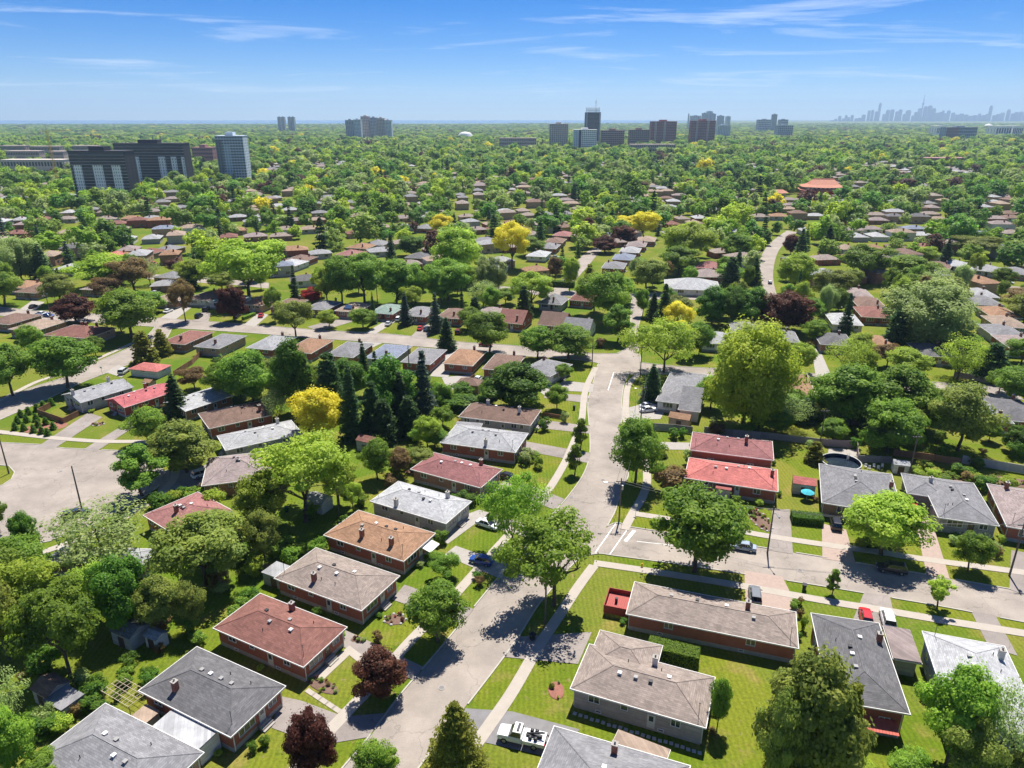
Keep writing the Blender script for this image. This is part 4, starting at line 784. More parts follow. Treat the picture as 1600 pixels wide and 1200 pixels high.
T = [ # street trees
 (597, 1088, 1015, 74, 'purple', 'on the verge in front of the red-brown brick bungalow'), (490, 1215, 1112, 68, 'purple', 'on the lawn of the dark grey bungalow'), (592, 1240, 1167, 70, 'mapleb', 'on the verge at the low end of the street'),
 (714, 1228, 1097, 112, 'bigcedar', 'on the lawn across the street from the purple maples'), (684, 1003, 913, 92, 'maple', 'on the verge by the round flower bed'), (866, 946, 818, 148, 'open', 'over the sidewalk by the light pole'), (800, 862, 752, 96, 'open', 'on the verge by the white car'),
 (992, 757, 655, 84, 'maple', 'two-lobed, on the verge by the corner pole'), (1085, 893, 762, 138, 'maple', 'shading the silver car on the cross street'), (907, 702, 652, 29, 'young', 'upper of two on the bend'), (898, 742, 692, 29, 'young', 'lower of two on the bend'),
 (1300, 930, 888, 24, 'young', 'on the verge by the long bungalow'), (1464, 950, 902, 40, 'younglime', 'on the verge by the white-roofed house'), (1376, 866, 775, 126, 'lime', 'by the black SUV'), (1512, 892, 833, 54, 'maple', 'on the verge of the stone-fronted bungalow'),
 # court
 (222, 775, 697, 68, 'ash', 'beside the court pavement'), (292, 738, 660, 94, 'olivedense', 'by the mauve-roofed house'), (233, 694, 640, 58, 'mapleb', 'on the lawn of the pink-red roofed house'), (278, 652, 583, 46, 'spruce', 'in front of the white-roofed court house'), (45, 868, 800, 40, 'dark', 'columnar, on the court verge'),
 (165, 893, 793, 150, 'pale', 'over the half-hidden pale bungalow'), (322, 915, 815, 122, 'olive', 'behind the rose-red roofed bungalow'), (415, 880, 800, 55, 'olive', None), (62, 1000, 880, 105, 'lime', None), (110, 1055, 925, 105, 'maple', 'over the grey garden shed'), (14, 1030, 910, 70, 'olive', None), (150, 975, 885, 80, 'lime', None),
 (200, 985, 868, 85, 'dark', None), (255, 990, 905, 68, 'olive', None), (303, 985, 910, 46, 'olive', None), (12, 1150, 1050, 70, 'pale', None), (28, 1215, 1112, 75, 'mapleb', None), (0, 960, 860, 90, 'maple', None), (30, 930, 850, 90, 'maple', None), (345, 870, 800, 60, 'maple', None), (0, 830, 770, 30, 'maple', None), (70, 1230, 1185, 60, 'maple', None),
 # backyards between the two rows
 (478, 815, 692, 152, 'locust', 'between the two rows of backyards'), (410, 832, 738, 84, 'lime', 'east of the backyard locust'), (530, 790, 725, 50, 'lime', None), (500, 694, 607, 78, 'yellow', 'in the backyards before the dark spruces'), (590, 750, 688, 48, 'maple', None), (552, 800, 755, 30, 'lime', None), (625, 745, 700, 40, 'russet', None),
 (552, 688, 568, 44, 'spruce', None), (585, 684, 590, 44, 'pine', None), (612, 662, 558, 75, 'dark', None), (663, 655, 543, 44, 'blue', 'tall, at the end of the spruce row'), (465, 648, 530, 62, 'dark', None), (518, 652, 545, 56, 'pine', None), (395, 640, 548, 84, 'maple', None), (436, 662, 610, 42, 'pale', None), (628, 670, 580, 48, 'spruce', None), (640, 680, 615, 46, 'pine', None), (350, 630, 570, 50, 'maple', None), (375, 620, 560, 55, 'dark', None), (430, 620, 560, 60, 'olive', None), (490, 640, 570, 55, 'olive', None), (570, 600, 532, 24, 'spruce', None), (590, 630, 545, 26, 'spruce', None), (305, 610, 575, 40, 'russet', None), (540, 620, 560, 60, 'dark', None), (600, 690, 620, 50, 'pine', None), (690, 640, 600, 30, 'maple', None),
 (803, 641, 569, 96, 'dark', 'big and round, behind the brown-roofed bungalow on the bend'), (668, 700, 650, 42, 'lime', None), (692, 668, 638, 32, 'maple', None), (680, 700, 668, 40, 'maple', None), (655, 730, 700, 44, 'olive', None), (720, 620, 598, 40, 'shrubdark', None), (745, 640, 615, 60, 'shrubdark', None), (700, 640, 615, 46, 'shrubdark', None), (880, 595, 570, 26, 'maple', None), (870, 640, 602, 34, 'mapleb', 'before the bend sidewalk'),
 (765, 552, 487, 66, 'maple', 'on the middle street verge by a dark red car'), (463, 529, 472, 54, 'olive', 'on the middle street verge'), (567, 514, 482, 40, 'mapleb', 'on the green-roofed bungalow side'), (514, 512, 484, 32, 'lime', None), (634, 508, 455, 22, 'blue', 'eastern of two on the bungalow lawns'), (681, 518, 454, 26, 'blue', 'western of two on the bungalow lawns'), (698, 547, 495, 34, 'spruce', 'over the middle street'), (735, 515, 482, 36, 'maple', None),
 (840, 562, 510, 56, 'maple', None), (888, 564, 510, 76, 'maple', None), (905, 556, 520, 40, 'lime', None), (965, 535, 477, 44, 'ash', 'pale, at the upper junction'), (952, 505, 424, 70, 'mapleb', 'tall, by the upper street'), (928, 490, 430, 50, 'mapleb', None), (1037, 582, 505, 100, 'locust', 'fine-leaved, at the upper junction corner'), (1092, 555, 502, 40, 'maple', None), (1018, 628, 568, 40, 'spruce', 'by the grey-roofed white house'), (1036, 515, 440, 34, 'spruce', None), (1020, 500, 455, 26, 'spruce', None),
 (1057, 520, 474, 42, 'yellow', 'by the upper junction spruces'), (1062, 540, 500, 26, 'yellow', None), (1160, 668, 503, 138, 'willow', 'towering over the maroon-roofed house'), (1112, 508, 447, 48, 'dark', None), (1145, 508, 446, 48, 'dark', None), (1178, 512, 450, 54, 'dark', None), (1228, 518, 455, 72, 'purple', 'at the corner of the far road'),
 (1330, 664, 573, 104, 'densegreen', 'behind the pool fence'), (1298, 652, 585, 74, 'densegreen', None), (1395, 664, 573, 98, 'densegreen', None), (1386, 708, 625, 88, 'densegreen', 'over the garden shed fence'), (1496, 704, 600, 94, 'olive', 'by the pale back fence'), (1225, 668, 618, 64, 'pale', None), (1272, 722, 688, 32, 'cedar', 'beside the pool'), (1210, 680, 640, 50, 'maple', None), (1255, 660, 620, 36, 'pine', None), (1300, 690, 655, 44, 'maple', None),
 (1445, 540, 438, 132, 'palew', 'beyond the middle street'), (1322, 592, 530, 64, 'sparse', None), (1415, 588, 545, 64, 'lime', None), (1248, 584, 535, 44, 'lime', None), (1496, 592, 525, 64, 'sparse', None), (1545, 592, 533, 60, 'pine', None), (1580, 634, 573, 60, 'maple', None), (1595, 570, 530, 50, 'maple', None), (1395, 545, 480, 40, 'pine', None), (1320, 520, 455, 24, 'spruce', None), (1385, 575, 540, 40, 'russet', None), (1345, 592, 545, 40, 'lime', None),
 (1215, 640, 600, 40, 'olive', None), (1240, 648, 612, 40, 'maple', None), (1268, 655, 620, 40, 'pale', None), (1200, 655, 620, 36, 'mapleb', None), (1185, 672, 635, 36, 'dark', None), (1420, 690, 640, 44, 'olive', None), (1445, 672, 632, 44, 'maple', None), (1460, 655, 610, 44, 'mapleb', None), (1545, 690, 660, 30, 'maple', None), (1590, 705, 665, 44, 'dark', None), (1560, 615, 580, 36, 'maple', None), (1350, 640, 590, 60, 'densegreen', None), (1110, 640, 590, 50, 'mapleb', None), (1075, 560, 520, 40, 'mapleb', None), (1200, 545, 505, 44, 'maple', None), (1270, 535, 500, 40, 'mapleb', None), (1420, 520, 470, 50, 'olive', None), (1470, 530, 470, 60, 'palew', None), (1345, 560, 520, 44, 'lime', None), (1500, 560, 520, 44, 'maple', None),
 # bottom right
 (1258, 1225, 1024, 140, 'olivedense', 'tall, in the yard of the dark grey house with the carport'), (1205, 1240, 1075, 70, 'olive', None), (1225, 1200, 1040, 60, 'cedar', None), (1310, 1215, 1060, 60, 'cedar', None), (1478, 1195, 1050, 105, 'mapleb', 'before the white-roofed house'), (1535, 1200, 1075, 90, 'pale', 'before the white-roofed house'), (1120, 1140, 1060, 34, 'maple', None), (1590, 1240, 1175, 50, 'olive', None), (1500, 1230, 1130, 80, 'olive', None), (1330, 1235, 1185, 60, 'lime', None), (1420, 1240, 1180, 70, 'mapleb', None),
 # left middle
 (20, 618, 543, 76, 'maple', 'by the eastern street'), (106, 606, 527, 94, 'maple', 'over the eastern street'), (52, 558, 507, 38, 'mapleb', None), (120, 504, 460, 58, 'purple', 'on the corner of the east street'), (205, 528, 453, 92, 'mapleb', None), (228, 567, 515, 40, 'cedar', None), (190, 520, 470, 40, 'olive', None), (150, 557, 525, 28, 'maple', None), (255, 555, 512, 30, 'cedar', None), (290, 502, 440, 34, 'russet', None), (367, 502, 445, 40, 'purple', 'on the bungalow lawn by the middle street'), (488, 472, 449, 32, 'red', None),
 (390, 470, 378, 108, 'lime', 'behind the orange-roofed bungalow'), (305, 450, 405, 52, 'lime', None), (165, 450, 398, 90, 'lime', None), (212, 460, 405, 54, 'russet', None), (95, 475, 428, 54, 'olive', None), (8, 478, 410, 66, 'mapleb', None), (35, 440, 370, 70, 'palew', None), (70, 440, 380, 40, 'spruce', None), (300, 452, 415, 24, 'spruce', None), (170, 470, 435, 44, 'russet', None), (210, 455, 398, 44, 'maple', None),
 (535, 476, 398, 56, 'maple', None), (570, 476, 400, 74, 'maple', None), (620, 476, 405, 66, 'mapleb', None), (650, 472, 410, 44, 'mapleb', None), (700, 470, 408, 66, 'mapleb', None), (715, 440, 355, 80, 'lime', None), (765, 460, 398, 46, 'palew', None), (830, 484, 428, 58, 'lime', None), (512, 474, 418, 40, 'lime', None), (462, 468, 412, 16, 'spruce', None), (755, 480, 438, 44, 'pale', None), (740, 450, 415, 36, 'lime', None), (690, 474, 432, 44, 'mapleb', None), (790, 476, 452, 34, 'maple', None), (612, 410, 362, 20, 'spruce', None), (643, 400, 368, 38, 'dark', None),
 (800, 420, 350, 50, 'yellow', None), (690, 372, 335, 36, 'yellow', None), (1005, 372, 330, 44, 'yellow', None), (985, 362, 338, 40, 'yellow', None), (945, 395, 368, 38, 'purple', 'on the lane'), (975, 382, 352, 36, 'purple', 'farther along the lane'), (918, 372, 340, 26, 'purple', None), (830, 400, 370, 46, 'mapleb', None), (1010, 455, 405, 56, 'olive', None), (1070, 415, 350, 76, 'lime', None), (1060, 430, 385, 60, 'maple', None), (1150, 410, 365, 50, 'maple', None), (1140, 455, 398, 36, 'pine', None), (1178, 445, 400, 26, 'spruce', None), (890, 455, 402, 26, 'lime', None),
 (920, 460, 410, 26, 'cedar', None), (1240, 460, 395, 60, 'lime', None), (1250, 402, 355, 24, 'spruce', None), (1292, 395, 350, 28, 'spruce', None), (1235, 398, 365, 24, 'purple', None), (1295, 470, 420, 60, 'olive', None), (1345, 440, 385, 70, 'maple', None), (1420, 440, 400, 80, 'mapleb', None), (1450, 410, 385, 34, 'lime', None), (1475, 420, 370, 26, 'spruce', None), (1565, 450, 418, 34, 'maple', None), (1595, 490, 450, 60, 'russet', None), (1530, 400, 370, 66, 'olive', None), (1000, 310, 285, 0, 'yellow', None)]
for q in T:
    if q[3]: tree(*q)
# shrubs, hedges and clipped evergreens
SH = [(590, 1003, 985, 16, 'shrubred'), (745, 905, 893, 14, 'shrubdark'), (695, 905, 868, 44, 'maple'), (750, 915, 900, 16, 'shrubred'), (822, 722, 700, 26, 'shrubpale'), (835, 715, 706, 18, 'shrub'), (851, 672, 650, 18, 'shrubdark'), (882, 660, 643, 14, 'shrubpale'), (1052, 685, 668, 16, 'shrubdark'), (1066, 684, 668, 14, 'shrubdark'),
      (1050, 765, 728, 52, 'shrubred'), (1032, 745, 722, 22, 'shrub'), (1075, 725, 700, 16, 'shrubpale'), (1150, 788, 774, 14, 'shrub'), (1185, 790, 778, 14, 'shrublime'), (1170, 800, 790, 14, 'shrub'), (1490, 850, 836, 16, 'shrubpale'), (1563, 848, 836, 14, 'shrublime'), (1553, 860, 846, 20, 'shrubpale'), (1345, 855, 842, 18, 'shrublime'), (1360, 855, 838, 22, 'shrub'),
      (335, 800, 765, 36, 'shrublime'), (302, 785, 762, 30, 'shrub'), (285, 775, 760, 14, 'shrubdark'), (1240, 950, 937, 16, 'shrub'), (1250, 945, 932, 10, 'shrubred'), (1250, 965, 950, 10, 'shrubred'), (1255, 985, 962, 12, 'shrub'), (1295, 745, 725, 14, 'shrubdark'), (1585, 715, 690, 26, 'shrubdark'), (1430, 745, 728, 24, 'shrublime'), (1455, 750, 733, 24, 'shrublime'), (1480, 752, 738, 26, 'shrub'), (1520, 755, 738, 26, 'shrublime'), (1545, 758, 742, 26, 'shrub'), (1575, 762, 746, 26, 'shrublime'), (1445, 735, 720, 18, 'shrub'),
      (455, 880, 855, 30, 'shrub'), (480, 865, 845, 24, 'shrublime'), (500, 870, 840, 30, 'shrub'), (430, 870, 845, 26, 'shrub'), (400, 900, 870, 30, 'shrublime'), (540, 830, 805, 22, 'shrub'), (565, 790, 770, 24, 'shrub'), (610, 760, 740, 24, 'shrubred'), (510, 1015, 1000, 14, 'shrubdark'), (415, 1165, 1148, 16, 'shrub'), (395, 1175, 1160, 16, 'shrubdark'), (1340, 680, 668, 20, 'shrub'), (1465, 690, 672, 22, 'shrub'), (650, 690, 665, 28, 'shrub'), (640, 720, 700, 26, 'shrub'), (620, 735, 715, 28, 'shrub'), (830, 655, 640, 16, 'shrub'), (1090, 695, 672, 20, 'shrubdark'), (1170, 678, 660, 26, 'shrub'), (690, 850, 826, 20, 'shrub'),
      (862, 1075, 1068, 9, 'shrubdark'), (230, 1200, 1180, 26, 'shrub'), (170, 1120, 1105, 20, 'shrub'), (310, 1005, 985, 26, 'shrub'), (300, 990, 965, 22, 'shrub'), (250, 1020, 1005, 16, 'shrubred'), (525, 990, 975, 10, 'shrub')]
for q in SH: tree(*q)
for x, b in ((24, 672), (38, 673), (53, 676), (66, 678), (75, 681), (28, 662), (33, 652), (45, 648), (57, 658), (72, 664), (84, 671), (58, 643), (68, 638), (81, 634), (42, 660), (60, 668)):
    tree(x, b, b - 13, 11, 'cone')

# labels for trees: what they stand beside
def near_house(X, Y):
    b = min(HOUSES, key=lambda h: (h[0] - X) ** 2 + (h[1] - Y) ** 2); return b[5], math.hypot(b[0] - X, b[1] - Y)
labs = {}
for t in TREES:
    R, X, Y, hg, wd, kind, words, note = t
    if note: lab = f'{words} {note}'
    else:
        hn, d = near_house(X, Y)
        hn = ' '.join(hn.split()[:9])
        lab = f'{words} {"beside" if d < 14 else "near"} {hn}'
    t.append(lab); labs.setdefault(lab, []).append(t)
for lab, ts in labs.items():
    ts.sort(key=lambda t: -t[3])
    if len(ts) == 1: ts[0][0]['label'] = lab
    elif len(ts) == 2: ts[0][0]['label'] = 'taller ' + lab; ts[1][0]['label'] = 'shorter ' + lab
    elif len(ts) == 3: ts[0][0]['label'] = 'tallest ' + lab; ts[1][0]['label'] = 'middle-sized ' + lab; ts[2][0]['label'] = 'lowest ' + lab
    else:
        for t in ts: t[0]['label'] = lab; t[0]['group'] = 'alike: ' + ' '.join(lab.split()[:5])
    for t in ts:
        if 'group' not in t[0]: t[0]['group'] = 'garden shrubs' if t[0]['category'] == 'shrub' else 'trees of the near streets and yards'

# ---------------------------------------------------------------- vehicles
PAINT = {}
def paint(n, c):
    if n not in PAINT: PAINT[n] = mat('car_paint_' + n, c, .28, .03, 1, spec=.6)
    return PAINT[n]
CARC = {'white': (.74, .74, .74), 'silver': (.48, .50, .53), 'blue': (.02, .06, .25), 'black': (.018, .018, .022), 'grey': (.16, .17, .19), 'red': (.45, .02, .03), 'steel': (.30, .36, .44), 'darkred': (.16, .015, .02), 'navy': (.02, .03, .09)}
CGLASS = mat('car_glass', (.02, .025, .03), .05, .05, 1, spec=.9)
TYRE = mat('tyre_rubber', (.02, .02, .02), .9, .1, 3)
RIM = mat('wheel_rim', (.42, .43, .44), .35, .05, 3, metal=.7)
LAMPW = mat('headlamp_lens', (.72, .74, .76), .15, .03, 3)
LAMPR = mat('taillamp_lens', (.40, .02, .02), .25, .05, 3)
def loft(st, inset=0):
    """cross-sections (x, z0, z1, half width, shoulder) joined into one skin"""
    m = MB(); n = 8; vs = []
    for x, z0, z1, w, k in st:
        zs = z0 + (z1 - z0) * .62
        vs += [(x, -w * .86, z0), (x, -w, z0 + .12), (x, -w, zs), (x, -w * k, z1), (x, w * k, z1), (x, w, zs), (x, w, z0 + .12), (x, w * .86, z0)]
    fs = []
    for i in range(len(st) - 1):
        for j in range(n): a = i * n + j; b = i * n + (j + 1) % n; fs.append((a, b, b + n, a + n))
    fs += [tuple(range(n)), tuple(range((len(st) - 1) * n, len(st) * n))[::-1]]
    return m.add(vs, fs)
def car_meshes(kind):
    Lh = {'sedan': 2.35, 'hatch': 2.12, 'suv': 2.38}[kind]; W2 = {'sedan': .91, 'hatch': .89, 'suv': .96}[kind]
    hb = {'sedan': .88, 'hatch': .93, 'suv': 1.05}[kind]; ht = {'sedan': 1.45, 'hatch': 1.52, 'suv': 1.74}[kind]; zb = {'sedan': .22, 'hatch': .24, 'suv': .30}[kind]
    body = loft([(-Lh, zb + .2, hb * .86, W2 * .80, .86), (-Lh + .12, zb + .05, hb * .97, W2 * .93, .88), (-Lh * .62, zb, hb, W2, .9), (0, zb, hb * 1.0, W2, .9), (Lh * .42, zb, hb * .99, W2, .9), (Lh * .78, zb, hb * .86, W2 * .97, .88), (Lh - .12, zb + .05, hb * .76, W2 * .90, .86), (Lh, zb + .2, hb * .66, W2 * .76, .85)]).mesh('body')
    if kind == 'sedan': r0, r1, b0, b1 = -1.02, .30, -1.70, 1.12
    elif kind == 'hatch': r0, r1, b0, b1 = -1.55, .30, -1.98, 1.10
    else: r0, r1, b0, b1 = -1.92, .38, -2.22, 1.15
    gl = MB(); a = W2 * .86; t = W2 * .70; hh = ht - .06; hb2 = hb - .03
    gl.add([(b0, -a, hb2), (b1, -a, hb2), (b1, a, hb2), (b0, a, hb2), (r0, -t, hh), (r1, -t, hh), (r1, t, hh), (r0, t, hh)], [(4, 5, 6, 7), (0, 1, 5, 4), (1, 2, 6, 5), (2, 3, 7, 6), (3, 0, 4, 7)])
    rf = MB(); rf.add([(r0 - .06, -t - .01, hh - .02), (r1 + .06, -t - .01, hh - .02), (r1 + .06, t + .01, hh - .02), (r0 - .06, t + .01, hh - .02), (r0 + .12, -t * .86, ht), (r1 - .15, -t * .86, ht), (r1 - .15, t * .86, ht), (r0 + .12, t * .86, ht)], [(4, 5, 6, 7), (0, 1, 5, 4), (1, 2, 6, 5), (2, 3, 7, 6), (3, 0, 4, 7), (3, 2, 1, 0)])
    for s in (-1, 1):   # pillars
        for xb, xt in ((b0, r0), (b1, r1), ((b0 + b1) / 2 - .1, (r0 + r1) / 2 - .05)): rf.tube((xb, s * (a + .01), hb2), (xt, s * (t + .01), hh), .04, n=4)
    return body, gl.mesh('windows'), rf.mesh('cabin_roof'), Lh, W2, hb, zb
def wheel(R, x, y, r=.33):
    o = mobj('wheel', shared(('wh', r), lambda: MB().tube((0, -.11, 0), (0, .11, 0), r, n=14).mesh('wheel')), TYRE, R, (x, y, r))
    mobj('rim', shared(('rim', r), lambda: MB().tube((0, -.118, 0), (0, .118, 0), r * .62, n=10).mesh('rim')), RIM, o)
CARPX = []
def car(x, y, x2, y2, kind, col, label, word='car', lvl=2):
    A = g(x, y); B = g(x2, y2); ang = math.atan2(B[1] - A[1], B[0] - A[0])
    b, gl, rf, Lh, W2, hb, zb = shared(('car', kind), lambda: car_meshes(kind))
    name = {'sedan': 'parked_sedan', 'hatch': 'parked_hatchback', 'suv': 'parked_suv'}[kind]
    ground = .075 if in_drive(A) else .06
    R = thing(name, label, word, (A[0], A[1], ground), ang, 'parked vehicles'); pm = paint(col, CARC[col])
    mobj('body', b, pm, R, smooth=False); mobj('windows', gl, CGLASS, R); mobj('cabin_roof', rf, pm, R)
    for sx in (-.60, .60):
        for s in (-1, 1): wheel(R, sx * Lh, s * (W2 - .10), .36 if kind == 'suv' else .32)
    if lvl == 2:
        hl = shared('hl', lambda: MB().box(-.12, .06, -.2, .2, -.07, .08).mesh('headlight')); tl = shared('tl', lambda: MB().box(-.05, .06, -.18, .18, -.08, .10).mesh('taillight'))
        for s in (-1, 1):
            mobj('headlight', hl, LAMPW, R, (Lh - .10, s * W2 * .60, hb * .66)); mobj('taillight', tl, LAMPR, R, (-Lh + .06, s * W2 * .62, hb * .78))
            mobj('wing_mirror', shared('wm', lambda: MB().box(-.06, .06, -.1, .1, 0, .14).mesh('wing_mirror')), pm, R, (.85, s * (W2 + .06), hb - .02))
    return R
CARS = [(762, 823, 800, 835, 'sedan', 'white', 'white sedan on the drive of the pale grey-roofed bungalow'), (752, 880, 715, 872, 'hatch', 'blue', 'dark blue hatchback on the drive of the orange-roofed bungalow'), (1160, 858, 1120, 851, 'sedan', 'steel', 'silver-blue sedan parked at the kerb under the big maple'), (1392, 893, 1330, 883, 'suv', 'black', 'black SUV parked at the kerb of the cross street'),
        (1179, 935, 1177, 915, 'suv', 'grey', 'grey SUV on the pink drive of the long bungalow'), (1352, 968, 1350, 958, 'hatch', 'red', 'red car nosed against the dark grey house with the carport'), (1386, 972, 1383, 960, 'suv', 'white', 'white car with dark sunroof beside the red car'), (1426, 798, 1436, 822, 'sedan', 'red', 'red car beside the garage of the stone-fronted bungalow'), (790, 748, 765, 742, 'sedan', 'black', 'black car at the end of the red-roofed bungalow drive'),
        (120, 808, 145, 800, 'suv', 'navy', 'navy blue car at the court kerb under the sparse tree'), (318, 744, 345, 736, 'suv', 'white', 'white SUV in the carport of the mauve-roofed house'), (1013, 643, 1040, 640, 'sedan', 'white', 'white car by the grey-roofed white house'), (1012, 637, 1040, 633, 'sedan', 'silver', 'silver car behind the white car by the grey-roofed white house'), (1025, 632, 1045, 630, 'suv', 'black', 'black car at the back of the cars by the grey-roofed white house'), (1305, 822, 1302, 810, 'suv', 'black', 'black car in the shade of the grey bungalow by the pool'),
        (607, 508, 615, 500, 'sedan', 'silver', 'silver car on the green-roofed bungalow drive'), (623, 501, 630, 494, 'suv', 'white', 'white van on the drive east of the blue spruce'), (657, 515, 665, 506, 'sedan', 'red', 'red car between the two blue spruces'), (667, 516, 675, 507, 'sedan', 'navy', 'dark car next to the red car between the blue spruces'), (263, 488, 275, 483, 'sedan', 'white', 'white car on a drive at the east end of the middle street'), (311, 496, 320, 490, 'suv', 'black', 'black SUV on a drive at the east end of the middle street'), (322, 486, 330, 480, 'suv', 'black', 'black SUV behind another on the white house drive'),
        (52, 481, 62, 476, 'sedan', 'black', 'black car on the drive by the rust-roofed bungalow'), (76, 495, 100, 497, 'sedan', 'blue', 'blue car on the east end of the middle street'), (64, 492, 45, 490, 'sedan', 'white', 'white car behind the blue car on the middle street'), (194, 583, 205, 575, 'suv', 'silver', 'silver pickup beside the red-roofed garage'), (746, 596, 735, 605, 'sedan', 'white', 'white car behind the tan-roofed brick house'), (759, 541, 790, 543, 'sedan', 'darkred', 'dark red car under the middle street maple'), (716, 521, 722, 512, 'suv', 'darkred', 'maroon car on the drive west of the spruces'), (408, 495, 412, 488, 'sedan', 'red', 'red car beside the orange-roofed bungalow'),
        (370, 496, 378, 489, 'sedan', 'black', 'black car beside the purple maple on the middle street'), (240, 413, 225, 411, 'sedan', 'red', 'bright red car on a far drive'), (243, 459, 255, 455, 'sedan', 'silver', 'silver car on the sand-roofed house drive'), (236, 460, 225, 458, 'sedan', 'navy', 'navy car on the sand-roofed house drive'),
        (1283, 481, 1300, 483, 'sedan', 'white', 'white car in the parked group east of the pale willow'), (1272, 476, 1290, 478, 'sedan', 'black', 'black car in the parked group east of the pale willow'), (1306, 481, 1320, 483, 'suv', 'silver', 'silver SUV in the parked group east of the pale willow'), (1300, 474, 1315, 476, 'suv', 'black', 'black SUV in the parked group east of the pale willow'), (1203, 443, 1202, 430, 'sedan', 'navy', 'navy car on the far road'), (1564, 448, 1590, 452, 'sedan', 'black', 'black car parked on the far side street'), (1575, 443, 1590, 445, 'sedan', 'silver', 'silver car parked on the far side street'),
        (849, 425, 870, 426, 'sedan', 'black', 'black car on the lane drive'), (868, 403, 890, 404, 'sedan', 'silver', 'silver car on the lane drive'), (885, 447, 895, 436, 'sedan', 'silver', 'silver car on the lane')]
for q in CARS: car(*q)
# tow truck
A = g(815, 1158); B = g(780, 1150); tr = thing('tow_truck', 'white tow truck with black lifting gear on the dark asphalt drive', 'truck', (A[0], A[1], .075), math.atan2(B[1] - A[1], B[0] - A[0]), None)
pw = paint('white', CARC['white'])
loft([(2.95, .55, 1.0, .82, .85), (2.8, .45, 1.12, .96, .9), (1.75, .4, 1.22, 1.0, .92), (1.2, .4, 1.25, 1.0, .92), (-.25, .4, 1.22, 1.0, .92)]).build('cab_body', pw, tr)
gl = MB(); gl.add([(-.1, -.9, 1.2), (1.55, -.9, 1.2), (1.55, .9, 1.2), (-.1, .9, 1.2), (.0, -.76, 1.93), (.85, -.76, 1.93), (.85, .76, 1.93), (.0, .76, 1.93)], [(4, 5, 6, 7), (0, 1, 5, 4), (1, 2, 6, 5), (2, 3, 7, 6), (3, 0, 4, 7)]).build('windows', CGLASS, tr)
MB().box(-.05, .95, -.80, .80, 1.90, 2.02).build('cab_roof', pw, tr); MB().box(-3.0, -.32, -1.02, 1.02, .62, 1.15).build('wrecker_bed', pw, tr)
MB().box(.2, .5, -.6, .6, 2.02, 2.14).build('beacon_bar', DARKM, tr)
MB().box(-2.6, -.6, -.22, .22, 1.15, 1.45).tube((-.7, 0, 1.4), (-2.9, 0, 2.05), .12, n=6).tube((-1.0, .4, 1.2), (-2.6, .35, 1.75), .06).tube((-1.0, -.4, 1.2), (-2.6, -.35, 1.75), .06).build('lifting_boom', DARKM, tr)
MB().tube((-2.9, -.9, 1.0), (-3.4, -.9, .55), .07).tube((-2.9, .9, 1.0), (-3.4, .9, .55), .07).box(-3.55, -3.3, -1.0, 1.0, .42, .56).build('wheel_lift', DARKM, tr)
for x, y in ((-1.2, -.55), (-1.8, -.6), (-1.2, .55), (-1.9, .6)): MB().tube((x, y - .15, 1.4), (x, y + .15, 1.4), .24, n=10).build('cable_drum', DARKM, tr)
for x in (2.0, -1.75):
    for s in (-1, 1): wheel(tr, x, s * .92, .40)
for s in (-1, 1): mobj('headlight', MESHES['hl'], LAMPW, tr, (2.86, s * .7, .9)); mobj('taillight', MESHES['tl'], LAMPR, tr, (-3.02, s * .8, .9))

# ---------------------------------------------------------------- poles and wires
POLETOPS = {}
def pole(key, x, y, label, h=10.0, arm=None, cross=True, lamp=True):
    X, Y = g(x, y); R = thing('utility_pole', label, 'pole', (X, Y, 0), 0, 'utility poles')
    MB().tube((0, 0, -.5), (0, 0, h), .17, .11, 8).build('post', WOODP, R)
    if cross:
        c = MB().box(-1.0, 1.0, -.06, .06, h - .75, h - .62).build('crossarm', WOODP, R)
        for s in (-.85, -.3, .3, .85): mobj('insulator', shared('ins', lambda: MB().lathe([(.05, 0), (.07, .06), (.04, .16)], 8).mesh('insulator')), WHITE, c, (s, 0, h - .62))
        MB().tube((.28, 0, h - 2.4), (.28, 0, h - 1.5), .2, n=10).build('transformer', STEEL, R) if key in ('a', 'c', 'd') else None
    if arm:
        ax, ay = arm
        MB().tube((0, 0, h - 1.4), (ax * .5, ay * .5, h - .95), .05).tube((ax * .5, ay * .5, h - .95), (ax, ay, h - .9), .045).build('lamp_arm', STEEL, R)
        MB().tube((ax * .97, ay * .97, h - .92), (ax * 1.25, ay * 1.25, h - .93), .10, .17, 8).build('street_lamp', STEEL, R)
    POLETOPS[key] = (X, Y, h - .55)
pole('a', 967, 816, 'wooden light pole on the junction corner beside the crosswalk lines', 9.4, (-2.6, .1))
pole('b', 1199, 864, 'wooden light pole at the kerb by the bright red-roofed bungalow drive', 9.4, (.2, -1.8))
pole('c', 1577, 900, 'wooden pole on the verge west of the stone-fronted bungalow', 10.5)
pole('d', 852, 975, 'pale light pole under the wide-spreading maple', 9.0, (-1.8, .6), cross=False)
pole('e', 14, 740, 'dark wooden pole on the court corner island', 10)
pole('f', 129, 800, 'dark wooden pole beside the navy car on the court', 10, cross=False)
pole('g', 530, 808, 'slim wooden pole in the backyards by the locust', 10, cross=False)
pole('h', 1001, 660, 'wooden pole by the cars at the grey-roofed white house', 10, (-1.6, .2))
pole('i', 1000, 590, 'wooden pole at the upper junction', 10)
pole('j', 925, 572, 'wooden pole on the corner of the middle street', 9, cross=False)
pole('k', 1490, 592, 'wooden pole by the thin pale tree beyond the street', 10)
pole('l', 80, 497, 'wooden pole by the purple corner maple', 10, (0, -1.8))
pole('m', 590, 475, 'wooden pole behind the green-roofed bungalow', 10)
pole('n', 1262, 480, 'wooden pole by the parked group of cars', 10)
pole('o', 1280, 700, 'tall wooden pole between the back fences by the pool', 10)
pole('p', 1420, 745, 'wooden pole behind the stone-fronted bungalow', 10)
